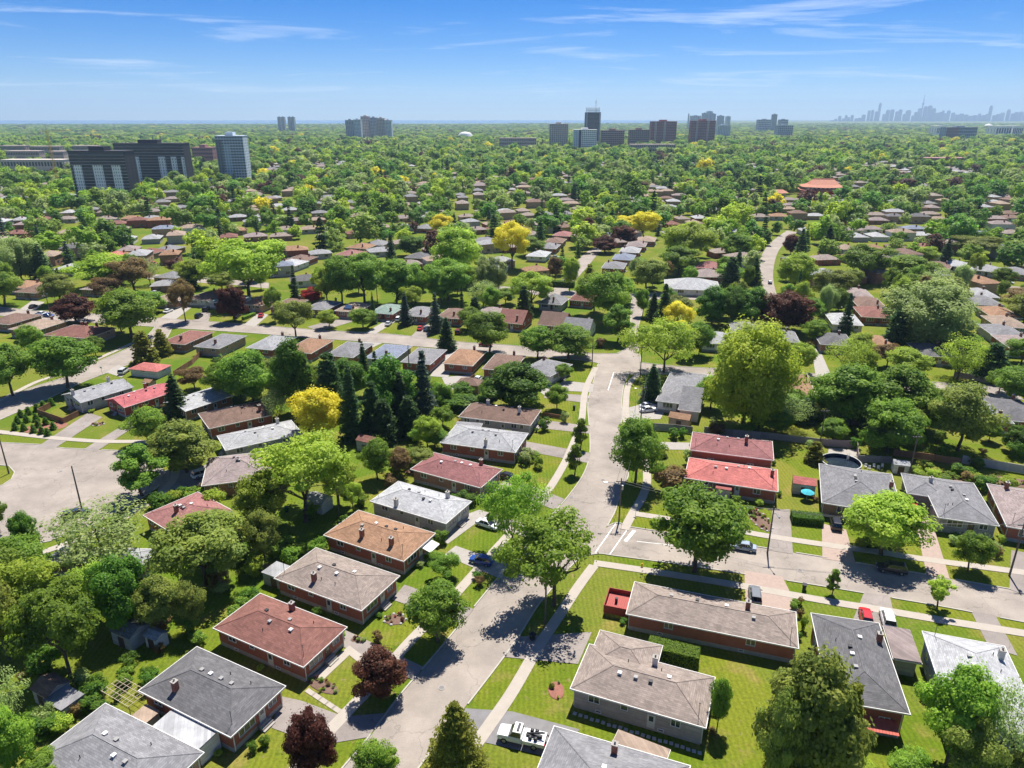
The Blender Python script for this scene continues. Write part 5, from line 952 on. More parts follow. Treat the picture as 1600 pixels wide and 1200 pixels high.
pole('q', 640, 590, 'wooden pole among the dark spruces', 10, cross=False)
WIREM = mat('wire', (.05, .05, .05), .6, .05, 1)
def wire(a, b, off, label):
    A = Vector(POLETOPS[a]); B = Vector(POLETOPS[b]); m = MB(); pr = None
    for i in range(13):
        t = i / 12; q = A.lerp(B, t) + Vector((off, 0, -.9 * 4 * t * (1 - t)))
        if pr: m.tube(pr, q, .03, n=3, cap=False)
        pr = q
    tag(m.build('power_line', WIREM), label, 'wire', 'overhead power lines')
for a, b in (('a', 'b'), ('b', 'c'), ('a', 'h'), ('h', 'i'), ('o', 'p'), ('i', 'j')):
    for off in (-.8, .8): wire(a, b, off, {'ab': 'thin power line along the cross street from the junction pole', 'bc': 'thin power line along the cross street to its west pole', 'ah': 'thin power line up the street to the pole by the parked cars', 'hi': 'thin power line between the parked cars and the upper junction', 'op': 'thin power line above the pool fences', 'ij': 'thin power line across the upper junction'}[a + b])

# ---------------------------------------------------------------- fences, sheds, pool, decks
FW = {'grey': mat('weathered_fence_wood', (.27, .25, .23), .9, .2, 2, rnd=.15), 'brown': mat('brown_fence_wood', (.27, .14, .08), .9, .2, 2, rnd=.15), 'pale': mat('concrete_fence', (.44, .42, .39), .9, .12, 1.5, rnd=.08), 'white': WHITE, 'mauve': mat('mauve_fence', (.30, .24, .23), .9, .12, 1.5, rnd=.1), 'red': mat('red_deck_paint', (.30, .055, .045), .7, .1, 2)}
def fence(pxs, m, label, h=1.7, step=2.2):
    P = [Vector(g(*q)) for q in pxs]; R = thing('fence', label, 'fence', (P[0].x, P[0].y, 0), 0, 'yard fences')
    for a, b in zip(P[:-1], P[1:]):
        n = max(1, round((b - a).length / step)); ang = math.atan2((b - a).y, (b - a).x); w = (b - a).length / n
        for i in range(n):
            c = a.lerp(b, i / n) - P[0]
            o = mobj('panel', shared(('fp', round(w, 2), h), lambda: MB().box(.06, w - .06, -.03, .03, .05, h - .06).box(.06, w - .06, -.05, .05, h - .12, h - .02).mesh('panel')), FW[m], R, (c.x, c.y, 0), ang)
            mobj('post', shared(('fq', h), lambda: MB().box(-.055, .055, -.055, .055, 0, h + .08).mesh('post')), FW[m], R, (c.x, c.y, 0), ang)
fence([(1215, 688), (1250, 692), (1283, 696)], 'grey', 'grey board fence behind the maroon-roofed house lawn')
fence([(1283, 697), (1338, 701), (1340, 722)], 'mauve', 'mauve board fence round the pool patio', 1.9)
fence([(1395, 712), (1440, 718), (1500, 727)], 'brown', 'brown board fence behind the vegetable garden')
fence([(1502, 724), (1555, 733), (1640, 747)], 'pale', 'pale concrete panel fence behind the garden beds', 2.0)
fence([(1020, 672), (1052, 674), (1082, 678)], 'grey', 'grey fence beside the maroon-roofed house side lawn', 1.9)
fence([(1340, 722), (1392, 724)], 'grey', 'grey fence behind the white garden chairs')
fence([(60, 648), (100, 662), (124, 650)], 'brown', 'brown board fence round the pale grey corner house patio', 1.6)
fence([(60, 648), (80, 637)], 'brown', 'short orange-brown fence end at the pale grey corner house', 1.6)
fence([(272, 588), (300, 570), (318, 552)], 'brown', 'brown board fence beside the dark red hip-roofed house lawn')
fence([(848, 650), (872, 654), (885, 656)], 'brown', 'low brown fence on the bend lawn', 1.1)
fence([(725, 605), (742, 592)], 'brown', 'brown fence beside the white back porch', 1.7)
fence([(1100, 677), (1160, 683), (1215, 688)], 'grey', 'long grey fence under the huge willow', 1.8)
fence([(352, 775), (382, 772)], 'brown', 'orange-brown fence beside the clipped shrubs', 1.7)
fence([(1285, 738), (1292, 790)], 'white', 'white side fence of the grey bungalow by the pool', 1.3)
fence([(1260, 540), (1345, 545), (1400, 530)], 'brown', 'brown fence behind the dark grey gabled house', 1.7)
fence([(1490, 588), (1545, 600)], 'mauve', 'mauve fence by the dark pine', 1.7)

def shed(px, w, d, h, ang_px, wall, roofcol, label, roof='gable', name='garden_shed'):
    X, Y = g(*px); a, b = Vector(g(*ang_px[0])), Vector(g(*ang_px[1])); ang = math.atan2((b - a).y, (b - a).x)
    R = thing(name, label, 'shed', (X, Y, 0), ang); MB().box(-w/2, w/2, -d/2, d/2, -.05, h).build('wall', wallmat(wall) if wall in WALLC else wall, R)
    m, caps = roof_mesh(w - .3, d - .3, .5, roof, .3); m.build('roof', roofmat(roofcol) if roofcol in ROOFC else roofcol, R, (0, 0, h + .16))
    if roof == 'gable':
        for s in (-1, 1):
            x = s * (w/2 - .03); MB().add([(x - .03, -d/2, h), (x + .03, -d/2, h), (x - .03, d/2, h), (x + .03, d/2, h), (x - .03, 0, h + .25 * d), (x + .03, 0, h + .25 * d)], [(0, 2, 4), (1, 5, 3), (0, 4, 5, 1), (2, 3, 5, 4)]).build('gable', wallmat(wall) if wall in WALLC else wall, R)
    mobj('door', shared('shd', lambda: MB().box(-.6, .6, -.04, .03, .05, 1.8).mesh('door')), DOORD, R, (0, -d/2 - .01, 0))
    return R
SA = ((977, 961), (1246, 1011)); LA = ((330, 983), (475, 1040))
shed((1254, 768), 4.2, 3.2, 2.3, ((1069, 747), (1215, 768)), 'beigewall', 'brightred', 'beige garden shed with red roof beside the bright red-roofed bungalow')
shed((1405, 737), 3.0, 2.4, 2.0, ((1282, 786), (1408, 805)), 'whitewall', 'white', 'small white garden shed behind the stone-fronted bungalow')
shed((208, 1000), 4.0, 3.4, 2.2, LA, 'greysiding', 'grey', 'grey gabled garden shed at the back of the lawn')
shed((247, 1008), 2.4, 1.9, 1.9, LA, 'whitewall', 'lightgrey', 'small white shed beside the grey gabled one')
shed((85, 1092), 3.2, 3.0, 2.2, ((51, 1187), (205, 1285)), 'beigewall', 'brown', 'open brown-roofed garden shed under the maple')
shed((105, 1110), 3.6, 2.8, 1.9, ((51, 1187), (205, 1285)), 'greysiding', 'grey', 'low grey-roofed shed in front of the open one', roof='flat')
shed((576, 702), 4.2, 3.2, 2.5, ((639, 734), (751, 761)), 'greysiding', 'redbrown', 'grey playhouse shed with russet roof below the spruces')
shed((500, 795), 4.0, 3.2, 2.3, ((504, 837), (631, 876)), 'whitewall', 'lightgrey', 'white-roofed shed half hidden by the backyard locust')
shed((1062, 664), 5.0, 3.4, 2.2, ((1031, 626), (1093, 636)), 'tanbrick', 'orange', 'orange-roofed shed behind the grey side fence')
shed((734, 610), 6.5, 5.0, 2.4, ((640, 541), (760, 550)), 'tanbrick', 'brown', 'brown-roofed garage behind the tan-roofed brick house', roof='hip', name='garage')
shed((235, 606), 2.6, 2.2, 1.9, ((202, 576), (245, 582)), 'tanbrick', 'orange', 'tiny orange-roofed shed beside the pale grey corner house')
shed((440, 910), 4.6, 3.2, 2.0, ((428, 904), (565, 954)), 'greysiding', 'lightgrey', 'glass-roofed white lean-to behind the taupe brick bungalow', roof='flat')
shed((296, 1165), 7.5, 3.0, 2.5, ((167, 1104), (315, 1178)), 'whitewall', 'white', 'white flat-topped camper trailer between the two grey bungalows', roof='flat', name='camper_trailer')['category'] = 'trailer'
shed((230, 1135), 2.4, 2.2, 1.6, ((167, 1104), (315, 1178)), 'greysiding', 'tan', 'tan-lidded storage box beside the trailer', roof='flat', name='storage_box')['category'] = 'box'
# trailer roof vent
# above-ground pool
X, Y = g(1313, 729); pool = thing('swimming_pool', 'round above-ground pool with black liner on the paved patio', 'pool', (X, Y, .07)); POOLW = mat('pool_wall', (.30, .29, .30), .6, .1, 2); LINER = mat('pool_liner', (.02, .035, .07), .4, .2, 1)
m = MB(); n = 28; r = 4.1
ring = lambda rr, z: [(rr * math.cos(2 * math.pi * i / n), rr * math.sin(2 * math.pi * i / n), z) for i in range(n)]
m.add(ring(r, 0) + ring(r, 1.25), [(i, (i + 1) % n, n + (i + 1) % n, n + i) for i in range(n)]).build('wall', POOLW, pool)
MB().add(ring(r - .02, 1.25) + ring(r - .02, .02), [(i, (i + 1) % n, n + (i + 1) % n, n + i) for i in range(n)]).build('liner', LINER, pool)
MB().add(ring(r - .03, .35), [tuple(range(n))]).build('water', mat('pool_water', (.02, .03, .045), .1, .3, .5, spec=.6), pool)
MB().add(ring(r + .1, 1.26) + ring(r - .12, 1.26) + ring(r + .1, 1.2), [(i, (i + 1) % n, n + (i + 1) % n, n + i) for i in range(n)] + [(2 * n + i, 2 * n + (i + 1) % n, (i + 1) % n, i) for i in range(n)]).build('rim', STEEL, pool)
lad = MB()
for s in (-.25, .25): lad.tube((2.6 + s, 2.4, .4), (2.6 + s, 2.4, 2.0), .04)
for k in range(5): lad.tube((2.35, 2.4, .6 + .3 * k), (2.85, 2.4, .6 + .3 * k), .03)
lad.build('ladder', WHITE, pool)
for i, x in enumerate((1352, 1358, 1365, 1372, 1378)):
    X, Y = g(x, 731 + (i % 2) * 3); c = thing('garden_chair', 'white garden chair in the row beside the pool', 'chair', (X, Y, .02), random.uniform(-.5, .5), 'white garden chairs by the pool')
    MB().box(-.25, .25, -.25, .25, .4, .46).build('seat', WHITE, c); MB().box(-.25, .25, .2, .26, .46, .95).build('backrest', WHITE, c)
    for a in (-.21, .21):
        for b in (-.21, .21): MB().box(a - .03, a + .03, b - .03, b + .03, 0, .4).build('leg', WHITE, c)
# patio umbrella
X, Y = g(1260, 781); u = thing('patio_umbrella', 'turquoise patio umbrella by the beige garden shed', 'umbrella', (X, Y, 0))
MB().tube((0, 0, 0), (0, 0, 2.3), .03).build('pole', WHITE, u); MB().lathe([(1.35, 1.75), (.7, 2.1), (.02, 2.35)], 8).build('canopy', mat('turquoise_canvas', (.06, .42, .50), .8, .1, 2), u)
# red deck
R0, rf0, L0, W0, e0 = HS['h21']
def local_thing(hk, name, label, cat, lx, ly, rz=0.0):
    R = HS[hk][0]; a = R.rotation_euler.z; p = Matrix.Rotation(a, 2) @ Vector((lx, ly)); return thing(name, label, cat, (R.location.x + p.x, R.location.y + p.y, 0), a + rz)
dk = local_thing('h21', 'deck', 'red painted raised deck with board sides at the end of the long bungalow', 'deck', -L0/2 - 2.0, .9)
DECKTOP = mat('deck_top_paint', (.36, .095, .085), .8, .1, 2)
for i in range(14): MB().box(-2.1 + .3 * i, -1.82 + .3 * i, -2.2, 2.2, .98, 1.03).build('board', DECKTOP, dk)
for nm, b in (('side_panel', (-2.2, 2.2, -2.32, -2.22)), ('side_panel', (-2.2, 2.2, 2.22, 2.32)), ('side_panel', (-2.3, -2.2, -2.32, 2.32))):
    MB().box(*b, .45, 1.85).build(nm, FW['red'], dk)
for x in (-2.15, 2.0):
    for y in (-2.1, 2.1): MB().box(x - .07, x + .07, y - .07, y + .07, 0, .97).build('post', FW['red'], dk)
MB().box(-.9, -.5, -.3, .1, 1.03, 1.9).build('barbecue', DARKM, dk)
# awning on the dark grey house
Ra, _, La, Wa, ea = HS['h22']
aw = MB(); 
AW = mat('red_awning', (.50, .12, .09), .7, .1, 3)
for i in range(16): aw_x = Wa * (-.30 + .72 * i / 16); MB().add([(La/2 + .05, aw_x, 2.75), (La/2 + .05, aw_x + Wa * .042, 2.75), (La/2 + 2.0, aw_x + Wa * .042, 2.25), (La/2 + 2.0, aw_x, 2.25), (La/2 + .05, aw_x, 2.69), (La/2 + .05, aw_x + Wa * .042, 2.69), (La/2 + 2.0, aw_x + Wa * .042, 2.19), (La/2 + 2.0, aw_x, 2.19)], [(0, 1, 2, 3), (7, 6, 5, 4), (3, 2, 6, 7), (0, 3, 7, 4), (1, 5, 6, 2)]).build('awning_slat', AW, Ra)
# stepping stones
STONE = mat('stepping_stone', (.42, .41, .40), .9, .15, 3)
for i in range(23):
    t = i / 22; x = 898 + (1093 - 898) * t; y = 1116 + (1176 - 1116) * t + random.uniform(-1, 1); X, Y = g(x, y)
    MBs = shared('step', lambda: MB().prism([(-.25, -.24), (.23, -.26), (.25, .22), (-.21, .26)], -.05, .06).mesh('stepping_stone'))
    tag(mobj('stepping_stone', MBs, STONE, None, (X, Y, 0), -.25 + random.uniform(-.15, .15)), 'grey stepping stone in the line along the taupe corner-lot bungalow wall', 'stone', 'stepping stones along the shaded wall')
for i in range(6):
    t = i / 5; X, Y = g(485 + 52 * t, 1082 + 34 * t); tag(mobj('stepping_stone', shared('slab', lambda: MB().box(-.75, .75, -.35, .35, -.05, .07).mesh('stepping_stone')), SIDEW, None, (X, Y, 0), -.62), 'pale concrete slab beside the red-brown brick bungalow lawn', 'stone', 'pale slabs along the lawn edge')
# clipped hedges
def hedge(A_, B_, wd, h, label, leaf='dark', top='lime'):
    a = Vector(g(*A_)); b = Vector(g(*B_)); L = (b - a).length; ang = math.atan2((b - a).y, (b - a).x); rs = np.random.default_rng(int(L * 100)); n = int(L * (wd + 2 * h) * 95)
    pts = np.stack([rs.uniform(-L/2, L/2, n), rs.uniform(-wd/2, wd/2, n), rs.uniform(.05, h, n)], 1); nr = rs.normal(size=(n, 3)) * .5; k = rs.integers(0, 6, n)
    for ax, s, lim, ks in ((2, 1, h, (0, 5)), (1, -1, wd/2, (1,)), (1, 1, wd/2, (2,)), (0, 1, L/2, (3,)), (0, -1, L/2, (4,))):
        for kk in ks:
            q = k == kk; pts[q, ax] = s * lim + rs.normal(0, .05, q.sum()) - (0 if ax != 2 else 0); nr[q, ax] += s * 1.6
    c = (a + b) / 2; R = thing('hedge', label, 'hedge', (c.x, c.y, 0), ang, 'clipped hedges')
    mobj('foliage', leafmesh('foliage', cards(pts, nr, .12, rs), rs), LEAF[leaf], R); MB().box(-L/2 + .12, L/2 - .12, -wd/2 + .12, wd/2 - .12, 0, h - .15).build('inner_branches', mat('hedge_core', (.03, .06, .015), .95, .2, 3), R)
hedge((1012, 1024), (1090, 1043), 2.4, 2.6, 'tall box-clipped hedge between the two taupe-roofed bungalows', 'green')
hedge((1236, 813), (1284, 818), 2.6, 1.6, 'dense clipped hedge beside the drive by the pool bungalow', 'dark')
hedge((700, 640), (762, 648), 2.5, 2.4, 'long dark hedge behind the brown-roofed bungalow on the bend', 'dark')
hedge((858, 447), (897, 449), 3, 2.6, 'square dark hedge at the far lane corner', 'dark')
hedge((1015, 737), (1070, 740), 1.2, .8, 'low hedge row before the maroon-roofed house', 'green')
hedge((380, 500), (398, 493), 1.2, 1.2, 'short clipped hedge by the middle street drive', 'bright')
hedge((1005, 438), (1030, 444), 1.5, 1.4, 'low hedge before the long white bungalow', 'dark')
# flower beds
SOIL = mat('bed_soil', (.16, .10, .075), .95, .25, 3); MULCH = mat('red_mulch', (.26, .115, .085), .95, .2, 3)
FLC = [mat('petals_pink', (.6, .2, .25), .7, .1, 3), mat('petals_white', (.75, .72, .66), .7, .1, 3), mat('petals_orange', (.65, .25, .06), .7, .1, 3), mat('petals_red', (.5, .05, .06), .7, .1, 3)]
def bed(px, rx, ry, m, label, nfl=12, rock=True, rz=0.0):
    X, Y = g(*px); R = thing('flower_bed', label, 'flower bed', (X, Y, 0), rz, 'flower beds')
    MB().lathe([(1, .03), (.95, .09), (.01, .12)], 18).build('soil', m, R).scale = (rx, ry, 1)
    rr = random.Random(int(px[0]))
    for i in range(nfl):
        a = rr.uniform(0, 6.28); q = rr.uniform(.1, .85) ** .5; x, y = math.cos(a) * rx * q, math.sin(a) * ry * q; s = rr.uniform(.12, .28)
        mobj('plant', PROTO['shrub'][i % 2][0], LEAF[rr.choice(('green', 'bright', 'lime', 'pale'))] if rr.random() < .6 else LEAF[rr.choice(('red', 'purple', 'russet'))], R, (x, y, .08)).scale = (s, s, s)
    if rock:
        k = int(2 * (rx + ry) * 1.2)
        for i in range(k):
            a = 2 * math.pi * i / k; mobj('edging_stone', shared('rock', lambda: MB().lathe([(.22, 0), (.24, .12), (.14, .22)], 7).mesh('edging_stone')), STONE, R, (math.cos(a) * rx, math.sin(a) * ry, 0), a)
bed((617, 968), 1.7, 1.3, SOIL, 'round stone-edged flower bed on the taupe brick bungalow lawn', 14)
bed((869, 1079), 1.1, 1.6, MULCH, 'small red mulch bed with a sapling on the corner lawn', 4, rock=False)
bed((1187, 812), 1.7, 4.2, SOIL, 'rockery with orange and white stones before the bright red-roofed bungalow', 34, rz=.1)
bed((1130, 792), 5.0, 1.2, SOIL, 'long flower bed below the bright red-roofed bungalow windows', 26, rz=-.2)
bed((153, 663), 1.5, 1.1, SOIL, 'oval flower bed on the pink-red roofed house lawn', 8)
bed((1460, 745), 7, 2.6, SOIL, 'leafy vegetable garden behind the stone-fronted bungalow', 40, rock=False, rz=-.2)
bed((1560, 752), 7, 2.6, SOIL, 'leafy garden bed before the pale concrete fence', 40, rock=False, rz=-.2)
bed((505, 1072), 2.6, 1.0, SOIL, 'straggling flower border on the red-brown brick bungalow lawn', 18, rock=False, rz=-.5)
bed((560, 1000), 1.2, .6, SOIL, 'narrow bed at the corner of the taupe brick bungalow lawn', 6, rock=False)
bed((70, 668), 5.0, 3.2, MULCH, 'mulched corner bed of clipped cone evergreens', 4, rock=False, rz=.3)
# trellis frames
X, Y = g(200, 1095); tl_ = thing('garden_trellis', 'pale wooden lattice frames over the vegetable patch behind the dark grey bungalow', 'trellis', (X, Y, 0), -.5)
TW = mat('pale_lath', (.55, .46, .34), .9, .15, 3)
for i in range(9): MB().box(-3 + .7 * i, -2.96 + .7 * i, -1.5, 1.5, 1.5, 1.56).build('lath', TW, tl_)
for i in range(5): MB().box(-3, 2.7, -1.5 + .72 * i, -1.46 + .72 * i, 1.562, 1.62).build('lath', TW, tl_)
for x in (-2.9, 2.5):
    for y in (-1.4, 1.4): MB().box(x, x + .08, y, y + .08, 0, 1.5).build('post', TW, tl_)
# clutter, bins, hydrant, bollard sign
BIN = {'blue': mat('bin_blue', (.03, .08, .25), .6, .1, 2), 'black': mat('bin_black', (.03, .03, .035), .6, .1, 2), 'green': mat('bin_green', (.03, .12, .06), .6, .1, 2)}
for x, y, c, lb in ((686, 762, 'blue', 'blue wheeled bin behind the red-roofed bungalow'), (790, 722, 'black', 'black wheeled bin beside the white-roofed brick bungalow'), (897, 640, 'black', 'black wheeled bin by the bend sidewalk'), (448, 800, 'green', 'green composter in the shrubby backyard'), (832, 1000, 'black', 'black bin by the corner-lot drive'), (1256, 922, 'black', 'dark utility box on the verge by the young tree')):
    X, Y = g(x, y); R = thing('wheeled_bin' if 'bin' in lb else 'utility_box' if 'utility' in lb else 'composter', lb, 'bin', (X, Y, .07), random.uniform(-1, 1)); MB().add([(-.25, -.3, .05), (.25, -.3, .05), (.25, .3, .05), (-.25, .3, .05), (-.32, -.38, 1.0), (.32, -.38, 1.0), (.32, .38, 1.0), (-.32, .38, 1.0)], [(0, 1, 5, 4), (1, 2, 6, 5), (2, 3, 7, 6), (3, 0, 4, 7), (3, 2, 1, 0)]).build('bucket', BIN[c], R); MB().box(-.35, .35, -.41, .41, 1.0, 1.08).build('lid', BIN[c], R)
X, Y = g(1003, 886); hy = thing('fire_hydrant', 'yellow fire hydrant on the verge near the junction', 'hydrant', (X, Y, 0)); HYM = mat('hydrant_paint', (.62, .42, .04), .5, .1, 3)
MB().lathe([(.2, 0), (.2, .06), (.14, .08), (.14, .55), (.18, .58), (.16, .70), (.05, .80)], 10).build('barrel', HYM, hy); MB().tube((-.26, 0, .45), (.26, 0, .45), .07).build('side_outlet', HYM, hy)
for x, y, lb in ((993, 805, 'small street sign post at the junction corner of the red-roofed lawn'), (160, 585, 'street sign post on the eastern street')):
    X, Y = g(x, y); R = thing('sign_post', lb, 'sign', (X, Y, 0)); MB().tube((0, 0, 0), (0, 0, 2.4), .04).build('post', STEEL, R); MB().box(-.3, .3, -.03, .01, 1.9, 2.45).build('sign_plate', WHITE, R)
# solar panel on the tan-roofed bungalow
for R in [o for o in COL.objects if o.get('label', '').startswith('tan-roofed bungalow with a solar panel')]:
    rf = [c for c in R.children if c.name.startswith('roof')][0]
    MB().add([(-1.6, -5.6, .92), (1.6, -5.6, .92), (1.6, -2.8, 1.55), (-1.6, -2.8, 1.55), (-1.6, -5.6, .72), (1.6, -5.6, .72), (1.6, -2.8, 1.35), (-1.6, -2.8, 1.35)], [(0, 1, 2, 3), (4, 7, 6, 5), (0, 4, 5, 1), (1, 5, 6, 2), (2, 6, 7, 3), (3, 7, 4, 0)]).build('solar_panel', mat('solar_cells', (.03, .06, .14), .2, .1, 2, spec=.7), rf)
# white door canopy on the orange-roofed bungalow and porch of the red house
R5 = HS['h5']; MB().add([(R5[2]/2 + .05, .5, 2.75), (R5[2]/2 + .05, 3.4, 2.75), (R5[2]/2 + 2.2, 3.4, 2.25), (R5[2]/2 + 2.2, .5, 2.25), (R5[2]/2 + .05, .5, 2.65), (R5[2]/2 + .05, 3.4, 2.65), (R5[2]/2 + 2.2, 3.4, 2.15), (R5[2]/2 + 2.2, .5, 2.15)], [(0, 1, 2, 3), (7, 6, 5, 4), (0, 3, 7, 4), (3, 2, 6, 7), (2, 1, 5, 6)]).build('door_canopy', WHITE, R5[0])
R4_ = HS['h24']; MB().box(-R4_[2] * .16, R4_[2] * .02, -R4_[3]/2 - 1.9, -R4_[3]/2 - .04, 2.45, 2.62).build('porch_roof', roofmat('brightred'), R4_[0]); MB().box(-R4_[2] * .15, R4_[2] * .01, -R4_[3]/2 - 1.75, -R4_[3]/2 - .05, .1, 2.45).build('glazed_porch', mat('porch_glazing', (.35, .36, .35), .3, .3, 2), R4_[0])
bw = MB(); 
for i in range(6):
    a0, a1 = math.pi * i / 6, math.pi * (i + 1) / 6
bx = -R4_[2] * .33
MB().prism([(bx + 1.5 * math.cos(math.pi + math.pi * i / 6), -R4_[3]/2 - .03 + 1.0 * math.sin(math.pi + math.pi * i / 6)) for i in range(7)], .4, 1.3).build('bay_base', WHITE, R4_[0])
MB().prism([(bx + 1.42 * math.cos(math.pi + math.pi * i / 6), -R4_[3]/2 - .03 + .94 * math.sin(math.pi + math.pi * i / 6)) for i in range(7)], 1.3, 2.5).build('bay_glass', GLASS, R4_[0])
for i in range(7):
    a = math.pi + math.pi * i / 6; x, y = bx + 1.45 * math.cos(a), -R4_[3]/2 - .03 + .97 * math.sin(a); MB().box(x - .06, x + .06, y - .06, y + .06, 1.3, 2.55).build('mullion', WHITE, R4_[0])

# manhole covers
for x, y, lb in ((95, 737, 'round iron manhole cover on the court, eastern of two'), (113, 740, 'round iron manhole cover on the court, western of two'), (942, 750, 'round iron manhole cover on the street by the junction pole'), (893, 777, 'round iron drain cover by the bend kerb'), (690, 1075, 'round iron manhole cover on the lower street'), (1250, 892, 'round iron manhole cover on the cross street')):
    X, Y = g(x, y); R = thing('manhole_cover', lb, 'manhole cover', (X, Y, .055)); MB().lathe([(.45, 0), (.45, .015), (.01, .016)], 16).build('frame', CONC, R); MB().lathe([(.34, .012), (.34, .024), (.01, .025)], 16).build('lid', DARKTAR, R)
# foundation planting
rf_ = random.Random(31); FS = []
for key in HS:
    R, rfx, L, Wd, ev = HS[key]; a = R.rotation_euler.z
    if R.location.y > 190: continue
    for k in range(4):
        sd = rf_.choice((-1, 1)); u_ = rf_.uniform(-.45, .45)
        lx, ly = (sd * (L/2 + 1.1), u_ * Wd) if rf_.random() < .55 else (u_ * L, sd * (Wd/2 + 1.1))
        p = Matrix.Rotation(a, 2) @ Vector((lx, ly)); X, Y = R.location.x + p.x, R.location.y + p.y
        if in_drive((X, Y)): continue
        n0 = len(TREES); kd = rf_.choice(('shrub', 'shrubdark', 'shrublime', 'shrubpale', 'shrubred')); t_ = put_tree(X, Y, rf_.uniform(.7, 1.5), rf_.uniform(.9, 1.8), kd)
        t_['label'] = f'small {KINDS[kd][2]} against the wall of {[h[5] for h in HOUSES if abs(h[0] - R.location.x) < .01][0]}'; FS.append(t_)
seen = {}
for t_ in FS: seen.setdefault(t_['label'], []).append(t_)
for lb, ts in seen.items():
    for t_ in ts: t_['group'] = 'foundation shrubs'

# loose backyard growth: shrubs scattered behind and between the near houses
NEARPX = [proj(h[0], h[1], 2.6)[:2] for h in HOUSES if h[1] < 330]
BBH = [(h[0], h[1], h[2], h[3], h[4]) for h in HOUSES]
ROADBB = [(min(p[0] for p in q), max(p[0] for p in q), min(p[1] for p in q), max(p[1] for p in q), q) for q in ROADPOLYS]
def yard_free(X, Y, pad):
    for hx, hy, a, L, Wd in BBH:
        c, s = math.cos(-a), math.sin(-a); u, v = (X - hx) * c - (Y - hy) * s, (X - hx) * s + (Y - hy) * c
        if abs(u) < L/2 + pad and abs(v) < Wd/2 + pad: return False
    for dx_, dy_ in ((0, 0), (4.5, 0), (-4.5, 0), (0, 4.5), (0, -4.5)):
        for a, b, c, d, q in ROADBB:
            if a < X + dx_ < b and c < Y + dy_ < d and inside((X + dx_, Y + dy_), q): return False
        if in_drive((X + dx_ * .5, Y + dy_ * .5)): return False
    return True
sc_n = 0; rs_ = random.Random(77); LAB2 = {}
while sc_n < 170:
    px = rs_.uniform(0, 1600); py = rs_.uniform(470, 1190); X, Y = g(px, py)
    if py > 880 and 800 < px: continue
    if not yard_free(X, Y, 1.3): continue
    for k in range(rs_.choice((1, 2, 3))):
        x2, y2 = X + rs_.uniform(-2, 2), Y + rs_.uniform(-2, 2); h_ = rs_.uniform(1.2, 3.6); w_ = h_ * rs_.uniform(.8, 1.3); qx, qy, d = proj(x2, y2, h_)
        if not yard_free(x2, y2, .8): continue
        if any(abs(qx - hx) < 16 and qy - 4 < hy < qy + 26 for hx, hy in NEARPX): continue
        kd = rs_.choice(('shrub', 'shrub', 'shrubdark', 'shrublime', 'shrubpale', 'shrubred', 'shrubdark')); t_ = put_tree(x2, y2, h_, w_, kd); hn, dd = near_house(x2, y2)
        t_['label'] = f'loose {KINDS[kd][2]} in the yard near ' + ' '.join(hn.split()[:8]); t_['group'] = 'loose yard shrubs'; sc_n += 1
# garden furniture in the backyards
PATIO = mat('patio_wood', (.30, .17, .10), .8, .2, 2)
for i, (x, y, lb) in enumerate(((415, 890, 'brown picnic table behind the taupe brick bungalow'), (1395, 700, 'brown picnic table behind the brown board fence'), (640, 740, 'small brown table in the backyard of the red-roofed bungalow'), (1255, 690, 'brown picnic table on the lawn by the grey board fence'), (570, 815, 'brown table behind the orange-roofed bungalow'))):
    X, Y = g(x, y); R = thing('picnic_table', lb, 'table', (X, Y, 0), i * .7)
    for k in range(4): MB().box(-.9, .9, -.40 + .2 * k, -.22 + .2 * k, .70, .75).build('plank', PATIO, R)
    for s in (-1, 1): MB().box(-.9, .9, s * .75 - .14, s * .75 + .14, .42, .46).build('bench', PATIO, R)
    for s in (-1, 1): MB().tube((s * .6, -.8, 0), (s * .6, .3, .7), .05).tube((s * .6, .8, 0), (s * .6, -.3, .7), .05).build('leg', PATIO, R)

